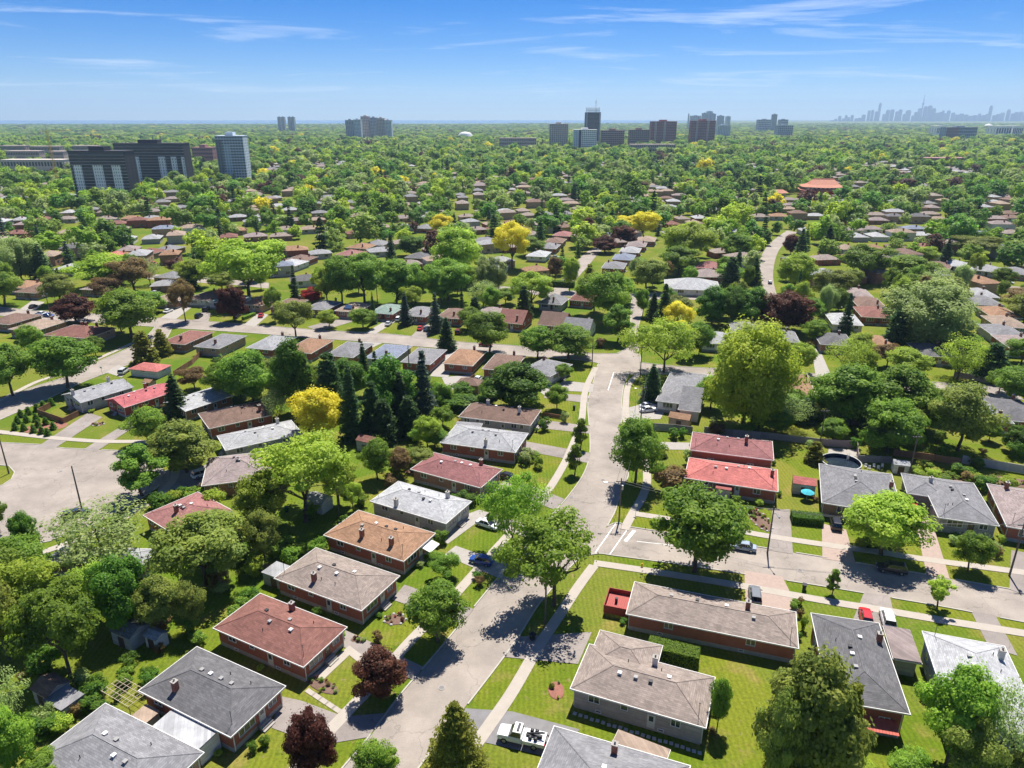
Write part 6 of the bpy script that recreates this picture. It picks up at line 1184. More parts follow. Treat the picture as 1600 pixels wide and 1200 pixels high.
# ---------------------------------------------------------------- far apartment blocks
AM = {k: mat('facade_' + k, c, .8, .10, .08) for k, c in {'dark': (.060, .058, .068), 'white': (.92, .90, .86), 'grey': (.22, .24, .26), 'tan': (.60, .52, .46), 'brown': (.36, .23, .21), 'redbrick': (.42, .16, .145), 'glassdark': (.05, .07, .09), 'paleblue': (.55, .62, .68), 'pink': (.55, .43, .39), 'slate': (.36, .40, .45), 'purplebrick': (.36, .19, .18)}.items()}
FWIN = mat('far_window_glass', (.055, .065, .085), .2, .2, .3, spec=.6); SLAB = mat('balcony_slab', (.62, .60, .57), .8, .1, .3); RAIL = mat('balcony_glass', (.10, .12, .17), .3, .1, .3)
def block(label, x0, x1, ytop, D, depth, body, floors, bays, strips=(), ang=0.0, penthouse=True, balc=True, name='apartment_block', cat='building', group=None, wincol=None, shift=0.0):
    yt = 600 - ytop
    # height: the height at which the roof line shows at row ytop for a block at distance D
    lo, hi = 1.0, 700.0
    for _ in range(50):
        m = (lo + hi) / 2
        if proj(0, D, m)[1] > ytop: lo = m
        else: hi = m
    hgt = lo; d = proj(0, D, hgt)[2]; X0 = (x0 - 800) / F * d; X1 = (x1 - 800) / F * d; w = X1 - X0
    R = thing(name, label, cat, ((X0 + X1) / 2, D + depth / 2, 0), ang, group)
    MB().box(-w/2, w/2, -depth/2, depth/2, -.5, hgt).build('wall', AM[body], R)
    MB().box(-w/2 - .3, w/2 + .3, -depth/2 - .3, depth/2 + .3, hgt, hgt + .8).build('parapet', AM[body], R)
    if penthouse: MB().box(-w * .16, w * .12, -depth * .3, depth * .3, hgt + .8, hgt + 4.5).build('penthouse', AM['dark'] if body == 'dark' else AM[body], R)
    fh = hgt / floors; y = -depth/2
    for f0, f1, zf, c in strips:
        MB().box(-w/2 + w * f0, -w/2 + w * f1, y - .25, y - .02, 0, hgt * zf).build('facade_panel', AM[c], R)
    wn_ = MB(); bs = MB()
    bw_ = w / bays
    for i in range(floors):
        z = fh * (i + .30)
        for j in range(bays):
            fx = (j + .5) / bays; instrip = any(a <= fx <= b and (i + .5) / floors < zf for a, b, zf, _ in strips); yy = y - (.30 if instrip else .06)
            k = .14 if instrip else .33
            wn_.add([(-w/2 + bw_ * (j + .5 - k), yy, z), (-w/2 + bw_ * (j + .5 + k), yy, z), (-w/2 + bw_ * (j + .5 + k), yy, z + fh * .5), (-w/2 + bw_ * (j + .5 - k), yy, z + fh * .5)], [(0, 1, 2, 3)])
            if balc and not instrip: bs.box(-w/2 + bw_ * (j + .06), -w/2 + bw_ * (j + .94), y - 1.3, y, fh * i - .12, fh * i + .12)
    for s in (-1, 1):
        for i in range(floors):
            for j in range(3):
                yy = -depth/2 + depth * (j + .5) / 3; x = s * (w/2 + .06); wn_.add([(x, yy - 1, fh * (i + .3)), (x, yy + 1, fh * (i + .3)), (x, yy + 1, fh * (i + .8)), (x, yy - 1, fh * (i + .8))], [(0, 1, 2, 3)])
    o = wn_.build('window_grid', wincol or FWIN, R); o['kind'] = 'stuff'
    if bs.v: o = bs.build('balcony_slabs', SLAB, R); o['kind'] = 'stuff'
    return R, hgt, w
block('dark slab apartment block with three white window bands, nearer of a pair', 104, 196, 237, 690, 17, 'dark', 15, 24, ((.05, .20, .72, 'white'), (.40, .58, .72, 'white'), (.74, .90, .72, 'white')), ang=-.08)
block('dark slab apartment block with white window bands, behind the first of the pair', 176, 285, 225, 830, 18, 'dark', 15, 26, ((.22, .34, .70, 'white'), (.62, .72, .70, 'white'), (.80, .88, .70, 'white'), (.95, .995, .70, 'white')), ang=.0)
block('grey tiered apartment tower beside the dark slab pair', 334, 376, 213, 860, 24, 'paleblue', 17, 10, ((.0, .22, .93, 'grey'), (.35, .5, .80, 'paleblue')), ang=.12)
block('low red-purple brick apartment house behind the grey tower', 299, 331, 231, 1150, 20, 'purplebrick', 5, 10, balc=False)
block('tan apartment tower east of the dark glass tower', 859, 888, 194, 1780, 24, 'tan', 13, 9)
block('pale white slab block before the dark glass tower', 897, 933, 203, 1600, 22, 'white', 12, 12, ((.0, .2, 1, 'paleblue'), (.22, .32, 1, 'dark')), balc=False)
block('wide brown slab block beside the dark glass tower', 940, 976, 204, 1780, 20, 'brown', 10, 12)
block('stepped brown brick block between the wide slab and the red brick pair', 984, 1015, 203, 1750, 20, 'brown', 10, 10)
block('tall red brick slab block, eastern one of two', 1018, 1058, 190, 1920, 24, 'redbrick', 16, 14, ((.14, .22, 1, 'pink'), (.5, .58, 1, 'pink')))
block('tall red brick slab block, western one of two', 1081, 1119, 189, 1960, 24, 'redbrick', 16, 14, ((.2, .28, 1, 'pink'), (.65, .73, 1, 'pink')))
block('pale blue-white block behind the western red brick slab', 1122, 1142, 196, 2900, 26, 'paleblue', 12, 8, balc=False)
block('long three-storey brown apartment house among trees below the red brick pair', 985, 1055, 226, 1500, 16, 'pink', 3, 24, penthouse=False)
block('long low brick apartment house near the tan tower', 780, 838, 216, 1650, 16, 'pink', 4, 20, penthouse=False)
block('long flat-roofed brick school among the trees', 1446, 1515, 247.5, 1180, 25, 'purplebrick', 2, 20, penthouse=False, balc=False)
block('dark blue-glazed office building on the plain before the city skyline', 1480, 1528, 199, 2300, 35, 'slate', 5, 16, ((.0, .4, 1, 'brown'),), balc=False)
for i, (a, b, t) in enumerate(((0, 38, 228), (46, 92, 229), (112, 150, 228), (8, 60, 236.5), (76, 98, 237))):
    block(('long pink-grey low-rise terrace behind the dark slab pair' if i < 3 else 'nearer pink-grey low-rise terrace behind the dark slab pair'), a, b, t, 1330 - 160 * (i > 2), 15, 'pink', 3, 20, penthouse=False, balc=False, group='low-rise terraces')
block('long orange-brown roofed hall before the low-rise terraces', 0, 96, 250.5, 960, 22, 'tan', 2, 20, penthouse=False, balc=False)
for i, (a, b, t) in enumerate(((539, 552, 188), (552, 563, 187), (563, 576, 182), (577, 588, 184), (588, 600, 185), (600, 611, 188))):
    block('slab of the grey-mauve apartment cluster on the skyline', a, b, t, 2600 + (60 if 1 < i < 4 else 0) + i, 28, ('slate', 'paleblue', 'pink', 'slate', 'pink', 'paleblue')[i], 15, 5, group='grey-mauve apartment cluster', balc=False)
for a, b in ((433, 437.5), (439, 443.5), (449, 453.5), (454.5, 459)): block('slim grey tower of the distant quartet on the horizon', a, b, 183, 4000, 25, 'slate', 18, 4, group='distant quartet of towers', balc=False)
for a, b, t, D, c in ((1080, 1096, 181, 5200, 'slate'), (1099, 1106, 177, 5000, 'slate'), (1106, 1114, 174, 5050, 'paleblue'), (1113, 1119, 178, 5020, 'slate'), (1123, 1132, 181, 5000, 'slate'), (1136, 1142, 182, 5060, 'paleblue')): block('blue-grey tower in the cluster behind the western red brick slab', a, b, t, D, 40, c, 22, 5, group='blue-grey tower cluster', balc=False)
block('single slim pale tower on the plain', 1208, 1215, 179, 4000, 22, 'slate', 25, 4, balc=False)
for a, b, t in ((1186, 1206, 187), (1220, 1232, 187), (1216, 1240, 196)): block('low grey block near the single slim tower', a, b, t, 4100 if t < 190 else 3000, 40, 'slate', 6, 8, group='grey blocks on the plain', balc=False)
for a, b in ((1465, 1479), (1558, 1582), (1584, 1600)): block('long white warehouse on the plain before the city skyline', a, b, 197, 3100, 60, 'white', 1, 6, group='white warehouses', balc=False, penthouse=False)
# glass tower under construction with its crane
R, hg, w = block('dark curved glass tower under construction with open top floors', 916, 939, 176, 1900, 36, 'glassdark', 28, 12, ((0, .1, 1, 'slate'), (.9, 1, 1, 'slate')), penthouse=False, balc=True)
fr = MB()
for i in range(7):
    for j in (0, 1): fr.box(-w * .42 + w * .14 * i - .4, -w * .42 + w * .14 * i + .4, -10 + 20 * j, -9 + 20 * j, hg + .8, hg + 13)
fr.box(-w * .44, w * .44, -14, 14, hg + 4.5, hg + 5.1); fr.box(-w * .44, w * .44, -14, 14, hg + 8.6, hg + 9.2); fr.build('open_floor_frame', SLAB, R)
YEL = mat('crane_yellow', (.60, .38, .05), .6, .1, 1); CRG = mat('crane_grey', (.45, .46, .48), .6, .1, 1)
def crane(label, X, Y, zb, h, jib, m, ang):
    R = thing('tower_crane', label, 'crane', (X, Y, zb), ang); t = MB(); s = 1.0
    for a in (-s, s):
        for b in (-s, s): t.tube((a, b, 0), (a, b, h), .14, n=4)
    k = int(h / 3)
    for i in range(k):
        z = i * 3.0; t.tube((-s, -s, z), (s, -s, z + 3), .09, n=3); t.tube((s, s, z), (-s, s, z + 3), .09, n=3); t.tube((-s, s, z), (-s, -s, z + 3), .09, n=3)
    t.build('mast', m, R); j = MB()
    j.tube((-jib * .3, 0, h), (jib, 0, h), .16, n=4).tube((-jib * .3, 0, h + 1.4), (jib * .9, 0, h + 1.4), .12, n=4).tube((0, 0, h), (0, 0, h + 7), .16, n=4).tube((0, 0, h + 7), (jib * .7, 0, h + 1.4), .08, n=3).tube((0, 0, h + 7), (-jib * .28, 0, h + 1.4), .08, n=3)
    for i in range(int(jib / 2)): j.tube((2 * i, 0, h), (2 * i + 1, 0, h + 1.4), .07, n=3)
    j.build('jib', m, R); MB().box(-jib * .3, -jib * .22, -1, 1, h - 2, h).build('counterweight', SLAB, R)
crane('pale tower crane on top of the dark glass tower', R.location.x + 7, 1915, hg, 26, 14, CRG, 1.3)
X, Y = g(92, 294); crane('yellow tower crane beside the dark slab pair', X, Y, 0, 58, 34, YEL, 1.45)
# water tower, dome, far chimney
D = 3500; X = (1544.5 - 800) / F * proj(0, D, 40)[2]; R = thing('water_tower', 'white water tower on the plain below the city skyline', 'tower', (X, D, 0)); MB().lathe([(4, 0), (4, 26), (7, 29), (16, 34), (17, 38), (12, 43), (1, 46)], 16).build('tank', WHITE, R)
for i in range(5): a = 2 * math.pi * i / 5; MB().tube((12 * math.cos(a), 12 * math.sin(a), 0), (12 * math.cos(a), 12 * math.sin(a), 33), .8).build('leg', WHITE, R)
D = 2900; X = (727 - 800) / F * proj(0, D, 20)[2]; R = thing('sports_dome', 'low white air-supported dome among the far trees', 'dome', (X, D, 0)); o = MB().lathe([(1, 0), (.96, .35), (.75, .72), (.4, .94), (.02, 1)], 20).build('dome_skin', WHITE, R); o.scale = (30, 22, 22); MB().box(-34, 34, -24, 24, 0, 3).build('base_wall', SLAB, R)
D = 5000; X = (1076 - 800) / F * proj(0, D, 80)[2]; R = thing('smokestack', 'lone slender smokestack before the blue-grey cluster', 'chimney', (X, D, 0)); MB().lathe([(6, 0), (4, 95), (4.5, 98)], 12).build('stack', AM['slate'], R); MB().lathe([(6.5, 0), (6.5, 4)], 12).build('base', SLAB, R)
# temple with tiered orange-red roofs
X0, Y0 = g(1283, 306); R = thing('temple', 'orange-red tiered-roof temple hall among the far trees', 'temple', (X0, Y0, 0), -.12)
TM = mat('temple_tiles', (.50, .20, .12), .7, .15, .6); TR = mat('temple_red', (.48, .07, .03), .7, .1, .6); TWh = mat('temple_plaster', (.60, .50, .42), .8, .1, .6)
MB().box(-18, 18, -11, 11, 0, 6).build('lower_wall', TR, R); MB().box(-17, 17, -10, 10, 6, 8.6).build('upper_wall', TWh, R)
def flare(a, b, z, h, c, d, nm, par):
    return MB().add([(-a, -b, z + .7), (0, -b, z), (a, -b, z + .7), (a, 0, z), (a, b, z + .7), (0, b, z), (-a, b, z + .7), (-a, 0, z), (-c, -d, z + h), (c, -d, z + h), (c, d, z + h), (-c, d, z + h)], [(0, 1, 8), (1, 9, 8), (1, 2, 9), (2, 3, 9), (3, 10, 9), (3, 4, 10), (4, 5, 10), (5, 11, 10), (5, 6, 11), (6, 7, 11), (7, 8, 11), (7, 0, 8), (8, 9, 10, 11), (0, 7, 6, 5, 4, 3, 2, 1)]).build(nm, TM, par)
flare(20.5, 13.5, 5.6, 1.6, 17.2, 10.2, 'lower_roof', R); flare(19.5, 12.5, 8.6, 2.6, 14, 7.5, 'middle_roof', R)
MB().add([(-14, -7.5, 11.2), (14, -7.5, 11.2), (14, 7.5, 11.2), (-14, 7.5, 11.2), (-9.5, 0, 16.2), (9.5, 0, 16.2)], [(0, 1, 5, 4), (1, 2, 5), (2, 3, 4, 5), (3, 0, 4)]).build('top_roof', TM, R)
MB().tube((-10, 0, 16.3), (10, 0, 16.3), .5).build('ridge', TM, R)
for i in range(9): MB().box(-16 + 4 * i - .4, -16 + 4 * i + .4, -11.6, -11.05, 0, 5.8).build('column', TR, R)
for i in range(8): MB().box(-14 + 4 * i - 1, -14 + 4 * i + 1, -10.1, -10.02, 6.6, 8.2).build('window', FWIN, R)
X0, Y0 = g(1217, 308); R = thing('gate_pavilion', 'small red-roofed pavilion beside the temple', 'pavilion', (X0, Y0, 0)); MB().box(-5, 5, -3.5, 3.5, 0, 4).build('wall', TWh, R); flare(7, 5.5, 3.9, 3.2, 3, .4, 'roof', R).scale = (1, 1, 1)
# city skyline, 16 km away
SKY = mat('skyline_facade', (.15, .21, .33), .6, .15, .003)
SKL = [(1300, 188, 5), (1306, 186, 4), (1312.6, 181, 3.6), (1318, 185, 4), (1322.5, 180, 3.2), (1326, 183, 4), (1332, 179.5, 3.6), (1338, 185, 4), (1344, 184, 5), (1350, 179, 5), (1358.6, 172.5, 3.4), (1364, 171.6, 3.4), (1370, 174, 4), (1376, 160.6, 2.8), (1382, 178, 4), (1388, 171.6, 5), (1395, 171, 5), (1402, 174, 4), (1407.5, 171, 5), (1414, 178, 5), (1420, 172, 7), (1427, 180, 4), (1432, 175, 5), (1438, 169, 5), (1447, 166, 5), (1454, 165, 6), (1460, 169, 5), (1465, 176, 5), (1470, 175, 5), (1474, 172.5, 3.4), (1478, 177, 4), (1483, 172.5, 4), (1490, 176, 5), (1496, 179, 6), (1503, 177.5, 6), (1510, 179, 6), (1517, 181, 6), (1524, 180, 6), (1531, 177.5, 3.4), (1537, 180, 6), (1543, 178, 5), (1549.5, 165, 3.8), (1554, 180, 5), (1560, 178, 5), (1567, 176, 6), (1577, 171, 4.5), (1583, 177, 5), (1589, 175, 6), (1596, 174.5, 6), (1604, 176, 6)]
for i, (x, t, w) in enumerate(SKL):
    D = 16000 + (i % 5) * 45; lo, hi = 1, 700
    for _ in range(40):
        m_ = (lo + hi) / 2
        if proj(0, D, m_)[1] > t: lo = m_
        else: hi = m_
    d = proj(0, D, lo)[2]; X = (x - 800) / F * d; wd = w * d / F
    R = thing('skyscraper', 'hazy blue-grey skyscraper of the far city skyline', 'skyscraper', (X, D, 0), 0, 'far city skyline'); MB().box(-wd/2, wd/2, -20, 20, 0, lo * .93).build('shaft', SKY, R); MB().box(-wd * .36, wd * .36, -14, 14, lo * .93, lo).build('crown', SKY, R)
D = 15900; d = proj(0, D, 300)[2]; R = thing('observation_tower', 'needle-thin observation tower rising from the far city skyline', 'tower', ((1442 - 800) / F * d, D, 0)); lo = 553
MB().lathe([(30, 0), (15, 120), (11, 330)], 10).build('shaft', SKY, R); MB().lathe([(11, 330), (22, 340), (22, 358), (11, 366)], 12).build('pod', SKY, R); MB().lathe([(9, 366), (7, 447), (5, 460), (2.5, 553)], 8).build('antenna', SKY, R)

# ---------------------------------------------------------------- rooftops and trees of the far suburb
HG = [0]; HGRID = {}
def blocked(X, Y, pad=2.0):
    while HG[0] < len(HOUSES):
        h = HOUSES[HG[0]]; HG[0] += 1; HGRID.setdefault((int(h[0] // 30), int(h[1] // 30)), []).append(h)
    ki, kj = int(X // 30), int(Y // 30)
    for hx, hy, a, L, Wd, _ in [h for i in (-1, 0, 1) for j in (-1, 0, 1) for h in HGRID.get((ki + i, kj + j), ())]:
        dx_, dy_ = X - hx, Y - hy
        c, s = math.cos(-a), math.sin(-a); u, v = dx_ * c - dy_ * s, dx_ * s + dy_ * c
        if abs(u) < L / 2 + pad and abs(v) < Wd / 2 + pad: return True
    return False
BB = [(min(p[0] for p in q) - 3, max(p[0] for p in q) + 3, min(p[1] for p in q) - 3, max(p[1] for p in q) + 3, q) for q in ROADPOLYS]
def on_road(X, Y):
    for a, b, c, d, q in BB:
        if a < X < b and c < Y < d and inside((X, Y), q): return True
    return False
rr = random.Random(5)
far_cells = []; cols = ['brown', 'beige', 'beige', 'mauve', 'mauve', 'tan', 'tan', 'grey', 'lightgrey', 'lightgrey', 'white', 'redbrown', 'darkgrey', 'orange', 'bluegrey']; walls = ['redbrick', 'brownbrick', 'tanbrick', 'tanbrick', 'whitewall', 'greysiding']
YC = g(800, 400)[1]
A0 = math.radians(9)
mid = []
for v in range(0, 60):
    for u in range(-90, 90):
        yy = v * 34 + (0 if v % 2 else 8); xx = u * 15.5
        X = xx * math.cos(A0) - yy * math.sin(A0) * .6; Y = YC - 130 + yy + xx * math.sin(A0)
        X += 9 * math.sin(Y / 130) + rr.uniform(-1.5, 1.5); Y += rr.uniform(-2, 2) + 6 * math.sin(X / 90)
        if rr.random() < .22: continue
        px, py, d = proj(X, Y, 3)
        if d < 10 or px < -40 or px > 1640 or py > 452 or py < 214: continue
        if 990 < px < 1025 and py > 300 and py < 310: pass
        if blocked(X, Y, 6) or on_road(X, Y) or on_road(X + 6, Y) or on_road(X - 6, Y) or on_road(X, Y + 6) or on_road(X, Y - 6): continue
        if any((t[1] - X) ** 2 + (t[2] - Y) ** 2 < 30 for t in TREES): continue
        if any(abs(X - b.location.x) < 40 and abs(Y - b.location.y) < 30 for b in COL.objects if False): continue
        mid.append((d, X, Y))
mid.sort()
BIG = [(o.location.x, o.location.y) for o in COL.objects if o.parent is None and o.get('category') in ('building', 'temple', 'pavilion')]
mid = [m_ for m_ in mid if not any(abs(m_[1] - bx) < 32 and abs(m_[2] - by) < 26 for bx, by in BIG)]
NEARN = 185
roofs = {}
CW = {'lightgrey': 'light grey', 'darkgrey': 'dark grey', 'redbrown': 'red-brown', 'bluegrey': 'blue-grey'}
for i, (d, X, Y) in enumerate(mid):
    ang = A0 + .25 * math.sin(X / 140 + Y / 210) + (math.pi / 2 if (int(X // 170) + int(Y // 150)) % 3 == 0 else 0) + rr.uniform(-.05, .05)
    c = rr.choice(cols); w = rr.choice(walls); L, Wd = rr.uniform(11, 15), rr.uniform(8.5, 10.5); ev = 3.0 if rr.random() < .8 else 5.2
    if i < NEARN:
        HOUSES.append((X, Y, ang, L + 1, Wd + 1, 'far house'))
        R = thing('bungalow', f'{"small" if ev < 4 else "two-storey"} {CW.get(c, c)} hip-roofed house among the far trees', 'house', (X, Y, 0), ang, 'houses among the far trees')
        mobj('wall', shared(('fw', ev, i % 6), lambda: MB().box(-L/2, L/2, -Wd/2, Wd/2, 0, ev).mesh('wall')), wallmat(w), R)
        def rmf():
            m_, _c = roof_mesh(L, Wd, .36, 'hip'); return m_.mesh('roof')
        # wall and roof of one size share a mesh
        key = ('fr', ev, i % 6); rf = mobj('roof', shared(key, rmf), roofmat(c), R, (0, 0, ev + .02))
        mobj('chimney', shared('fch', lambda: MB().box(-.35, .35, -.35, .35, -1, 1.0).mesh('chimney')), CHIM, rf, (rr.uniform(-3, 3), rr.choice((-2, 2)), 1.3))
        for s in (-1, 1): mobj('window', shared('fwn', lambda: MB().box(-.9, .9, -.05, .05, 0, 1.2).mesh('window')), GLASS, R, (s * 2.8, -4.25 if False else -MESHES[('fw', ev, i % 6)].vertices[0].co.y * -1 - .0, 1.3))
    else:
        q = roofs.setdefault((c if c in ('brown', 'grey', 'tan', 'white', 'beige', 'mauve') else rr.choice(('beige', 'grey', 'lightgrey'))), (MB(), MB())); cc, ss = math.cos(ang), math.sin(ang)
        HOUSES.append((X, Y, ang, L, Wd, 'far house'))
        tr_ = lambda p: (X + p[0] * cc - p[1] * ss, Y + p[0] * ss + p[1] * cc, p[2])
        m_, _c = roof_mesh(L, Wd, .36, 'hip'); q[0].add([tr_((a, b, z + ev)) for a, b, z in m_.v], m_.f)
        bx_ = MB().box(-L/2, L/2, -Wd/2, Wd/2, 0, ev); q[1].add([tr_(p) for p in bx_.v], bx_.f)
for c, (a, b) in roofs.items():
    R = thing('distant_rooftops', f'distant mass of {CW.get(c, c)} roofs in the hazy suburb', 'rooftops', (0, 0, 0)); R['kind'] = 'stuff'
    o = a.build('roof_mass', roofmat(c), R); o['kind'] = 'stuff'; o = b.build('wall_mass', wallmat('tanbrick'), R); o['kind'] = 'stuff'

# mid-distance individual trees: the largest of the random ones, up to about 300 trees in all
KM = ['maple'] * 5 + ['mapleb'] * 4 + ['lime'] * 4 + ['densegreen'] * 3 + ['olive'] * 4 + ['mapleb'] * 3 + ['spruce'] * 3 + ['pine', 'palew', 'purple', 'pale', 'russet']
cand = []
def try_tree(X, Y, pad):
    if on_road(X, Y) or blocked(X, Y, pad): return False
    return True
occ = {}
def spaced(X, Y, s):
    k = (int(X // 12), int(Y // 12))
    for i in (-1, 0, 1):
        for j in (-1, 0, 1):
            for (a, b, r) in occ.get((k[0] + i, k[1] + j), ()):
                if (a - X) ** 2 + (b - Y) ** 2 < ((s + r) * .42) ** 2: return False
    occ.setdefault(k, []).append((X, Y, s)); return True
for t in TREES: occ.setdefault((int(t[1] // 12), int(t[2] // 12)), []).append((t[1], t[2], t[4]))
pts = []
for _ in range(60000):
    py = 196 + (470 - 196) * rr.random(); px = rr.uniform(-60, 1660)
    # even over the ground, not over the picture
    pass
    break
YMAX = 2400.0
BIGT = [(o.location.x, o.location.y, 30, 75 if o.get('category') in ('temple', 'pavilion') else 34) for o in COL.objects if o.parent is None and o.get('category') in ('building', 'temple', 'pavilion')]
ROOFPX = [proj(h[0], h[1], 3.5)[:2] for h in HOUSES if h[1] < 1250 and (h[5] != 'far house' or rr.random() < (.40 if h[1] < 560 else .12 if h[1] < 720 else .03))]
for E_ in (E1, E6, E7, E3): ROOFPX += [proj((a_.x + b_.x) / 2, (a_.y + b_.y) / 2, 0)[:2] for a_, b_ in zip(E_[0][::4], E_[1][::4])]
n_try = 0
while n_try < 90000 and len(pts) < 26000:
    n_try += 1
    Y = math.sqrt(rr.uniform(255.0 ** 2, YMAX ** 2)); X = rr.uniform(-.78, .78) * (Y + 20)
    px, py, d = proj(X, Y, 4)
    if px < -80 or px > 1680: continue
    wd = rr.choice((rr.uniform(6.0, 10.0), rr.uniform(9.0, 14.0), rr.uniform(13.0, 20.0)))
    if Y > 900: wd *= 1.15
    if py > 400:
        if rr.random() < .35: continue
        wd *= .8
    if not try_tree(X, Y, 1.2 if Y < 1400 else -2): continue
    if any(abs(X - bx) < bw2 and -bf < Y - by < 14 for bx, by, bw2, bf in BIGT): continue
    if 235 < py and any(abs(px - hx) < wd / d * F * .5 + 6 and hy < py + 2 and hy > py - F / d * 9 for hx, hy in ROOFPX): continue
    if not spaced(X, Y, wd): continue
    pts.append((d, X, Y, wd))
pts.sort()
n_ind = max(0, 296 - len([t for t in TREES if t[0]['category'] == 'tree']))
GREENW = {}
for i, (d, X, Y, wd) in enumerate(pts[:n_ind]):
    k = rr.choice(KM); con = KINDS[k][0] in ('spruce', 'cedar')
    R = put_tree(X, Y, rr.uniform(8, 13) if not con else rr.uniform(9, 15), wd * (.5 if con else 1), k)
    R['label'] = f'{KINDS[k][2]} in the mid-distance yards beyond the near streets'; R['group'] = f'mid-distance trees: {KINDS[k][2]}'

def forest(name, label, P, protos, mats_ramp):
    me = bpy.data.meshes.new(name); me.from_pydata([(x, y, 0) for x, y, *_ in P], [], [])
    sc_ = me.attributes.new('scl', 'FLOAT_VECTOR', 'POINT'); sc_.data.foreach_set('vector', np.array([(p[2], p[2], p[3]) for p in P], np.float32).reshape(-1))
    ro = me.attributes.new('rot', 'FLOAT', 'POINT'); ro.data.foreach_set('value', np.array([rr.uniform(0, 6.28) for p in P], np.float32))
    ix = me.attributes.new('idx', 'INT', 'POINT'); ix.data.foreach_set('value', np.array([p[4] for p in P], np.int32))
    o = bpy.data.objects.new(name, me); COL.objects.link(o); o['kind'] = 'stuff'; o['label'] = label; o['category'] = 'trees'
    ng = bpy.data.node_groups.new(name, 'GeometryNodeTree'); ng.interface.new_socket('Geometry', in_out='INPUT', socket_type='NodeSocketGeometry'); ng.interface.new_socket('Geometry', in_out='OUTPUT', socket_type='NodeSocketGeometry')
    N = ng.nodes; K = ng.links; gi = N.new('NodeGroupInput'); go = N.new('NodeGroupOutput'); ip = N.new('GeometryNodeInstanceOnPoints'); jn = N.new('GeometryNodeJoinGeometry')
    m2p = N.new('GeometryNodeMeshToPoints'); K.new(gi.outputs[0], m2p.inputs['Mesh']); K.new(m2p.outputs[0], ip.inputs['Points'])
    ip.inputs['Pick Instance'].default_value = True
    for po in reversed(protos):
        oi = N.new('GeometryNodeObjectInfo'); oi.inputs['Object'].default_value = po; oi.inputs['As Instance'].default_value = True; K.new(oi.outputs['Geometry'], jn.inputs[0])
    K.new(jn.outputs[0], ip.inputs['Instance'])
    def attr(n_, t): q = N.new('GeometryNodeInputNamedAttribute'); q.data_type = t; q.inputs['Name'].default_value = n_; return q
    K.new(attr('scl', 'FLOAT_VECTOR').outputs[0], ip.inputs['Scale']); K.new(attr('idx', 'INT').outputs[0], ip.inputs['Instance Index'])
    cx = N.new('ShaderNodeCombineXYZ'); K.new(attr('rot', 'FLOAT').outputs[0], cx.inputs[2]); K.new(cx.outputs[0], ip.inputs['Rotation']); K.new(ip.outputs[0], go.inputs[0])
    md = o.modifiers.new('forest', 'NODES'); md.node_group = ng
    return o
def ramp_leaf(name, stops):
    m = leaf_material(name, (.1, .2, .02), (.2, .3, .04)); t = m.node_tree; n = t.nodes; l = t.links
    oi = [x for x in n if x.type == 'OBJECT_INFO'][0]; mixn = [x for x in n if x.type == 'MIX'][0]
    for key, k in (('A', .55), ('B', 1.25)):
        cr = n.new('ShaderNodeValToRGB'); cr.color_ramp.interpolation = 'CONSTANT'; e = cr.color_ramp.elements
        while len(e) < len(stops): e.new(.5)
        for el, (p, c) in zip(e, stops): el.position = p; el.color = (*[x * k for x in c], 1)
        l.new(oi.outputs['Random'], cr.inputs[0]); l.new(cr.outputs[0], mixn.inputs[key])
    return m
RL = ramp_leaf('leaves_far', [(0, (.24, .42, .04)), (.17, (.38, .60, .045)), (.32, (.56, .70, .06)), (.45, (.14, .28, .03)), (.56, (.34, .45, .075)), (.68, (.46, .54, .18)), (.80, (.19, .36, .045)), (.93, (.15, .065, .05)), (.958, (.76, .64, .03)), (.972, (.34, .40, .14))])
RC = ramp_leaf('needles_far', [(0, (.085, .16, .05)), (.4, (.11, .18, .09)), (.7, (.10, .18, .04))])
def proto_obj(name, me, m, w0, h0):
    me.materials.clear(); me.materials.append(m)
    me.transform(Matrix.Diagonal((1 / w0, 1 / w0, 1 / h0, 1)))
    return bpy.data.objects.new(name, me)
LOW = []
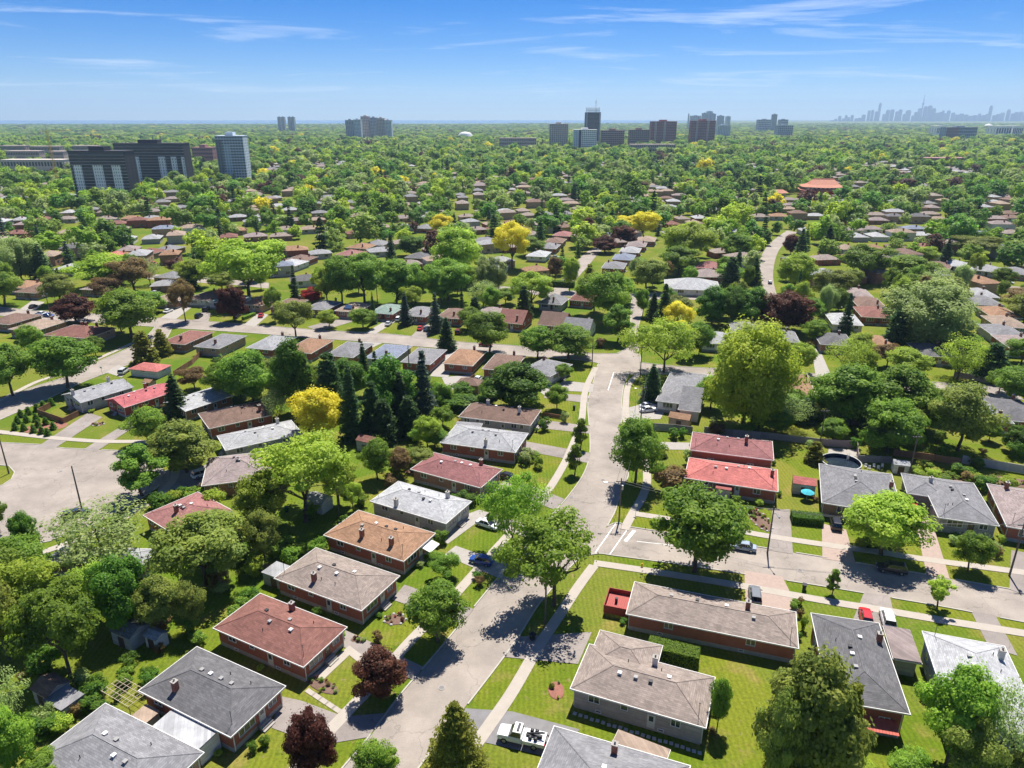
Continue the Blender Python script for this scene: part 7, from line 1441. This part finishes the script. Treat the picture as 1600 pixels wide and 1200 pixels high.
for s, kw in ((201, dict(ncl=30, per=36, size=.55, cl=1.3, up=1.0)), (202, dict(ncl=34, per=34, size=.55, shape='oval', base=.15, cl=1.3, up=1.0)), (203, dict(ncl=30, per=36, size=.52, shape='vase', cl=1.3, base=.2, up=1.0)), (204, dict(ncl=38, per=32, size=.5, base=.1, cl=1.25, up=1.0)), (205, dict(ncl=34, per=34, size=.5, base=.1, droop=.9, cl=1.2, up=1.0))):
    me, tm, h0, w0 = make_broadleaf(s, **kw); bm_ = bmesh.new(); bm_.free(); LOW.append(proto_obj('far_tree_shape', me, RL, w0, h0))
for s in (211, 212):
    me, tm, h0, w0 = make_conifer(s, tiers=12, size=.42, per=6); LOW.append(proto_obj('far_conifer_shape', me, RC, w0, h0))
FP = []
for d, X, Y, wd in pts[n_ind:]:
    con = rr.random() < .13; FP.append((X, Y, wd * (.55 if con else 1.0), (rr.uniform(.62, .95) * wd + 3.0) * (1.15 if con else 1), rr.choice((5, 6)) if con else rr.randrange(5)))
forest('distant_trees', 'sea of distant green suburban tree crowns fading toward the horizon', FP, LOW, None)
# farther still: groves
GP = []
for _ in range(16000):
    Y = 2300 + (9500 - 2300) * rr.random() ** 1.5; X = rr.uniform(-.78, .78) * Y
    if rr.random() < .12: continue
    if Y > 8300 and X < 0: continue
    s = rr.uniform(14, 30) * (1 + (Y - 2300) / 6000); GP.append((X, Y, s, rr.uniform(7, 13) * (1 + .15 * (Y > 5000)), rr.randrange(5)))
forest('horizon_woods', 'hazy blue-green belt of woods on the plain before the horizon', GP, LOW[:5], None)

# ---------------------------------------------------------------- haze
hz = MB().box(-26500, 26500, -1500, 26500, -3.5, 600).build('haze', None); hz['kind'] = 'stuff'
hm = bpy.data.materials.new('haze_air'); hm.use_nodes = True; t = hm.node_tree; t.nodes.clear(); o_ = t.nodes.new('ShaderNodeOutputMaterial'); pv = t.nodes.new('ShaderNodeVolumePrincipled')
pv.inputs['Color'].default_value = (.55, .76, 1.0, 1); pv.inputs['Density'].default_value = HAZE; pv.inputs['Anisotropy'].default_value = .2
t.links.new(pv.outputs[0], o_.inputs['Volume']); hz.data.materials.append(hm)
try: hm.volume_sampling = 'MULTIPLE_IMPORTANCE'; hm.homogeneous_volume = True
except Exception: pass
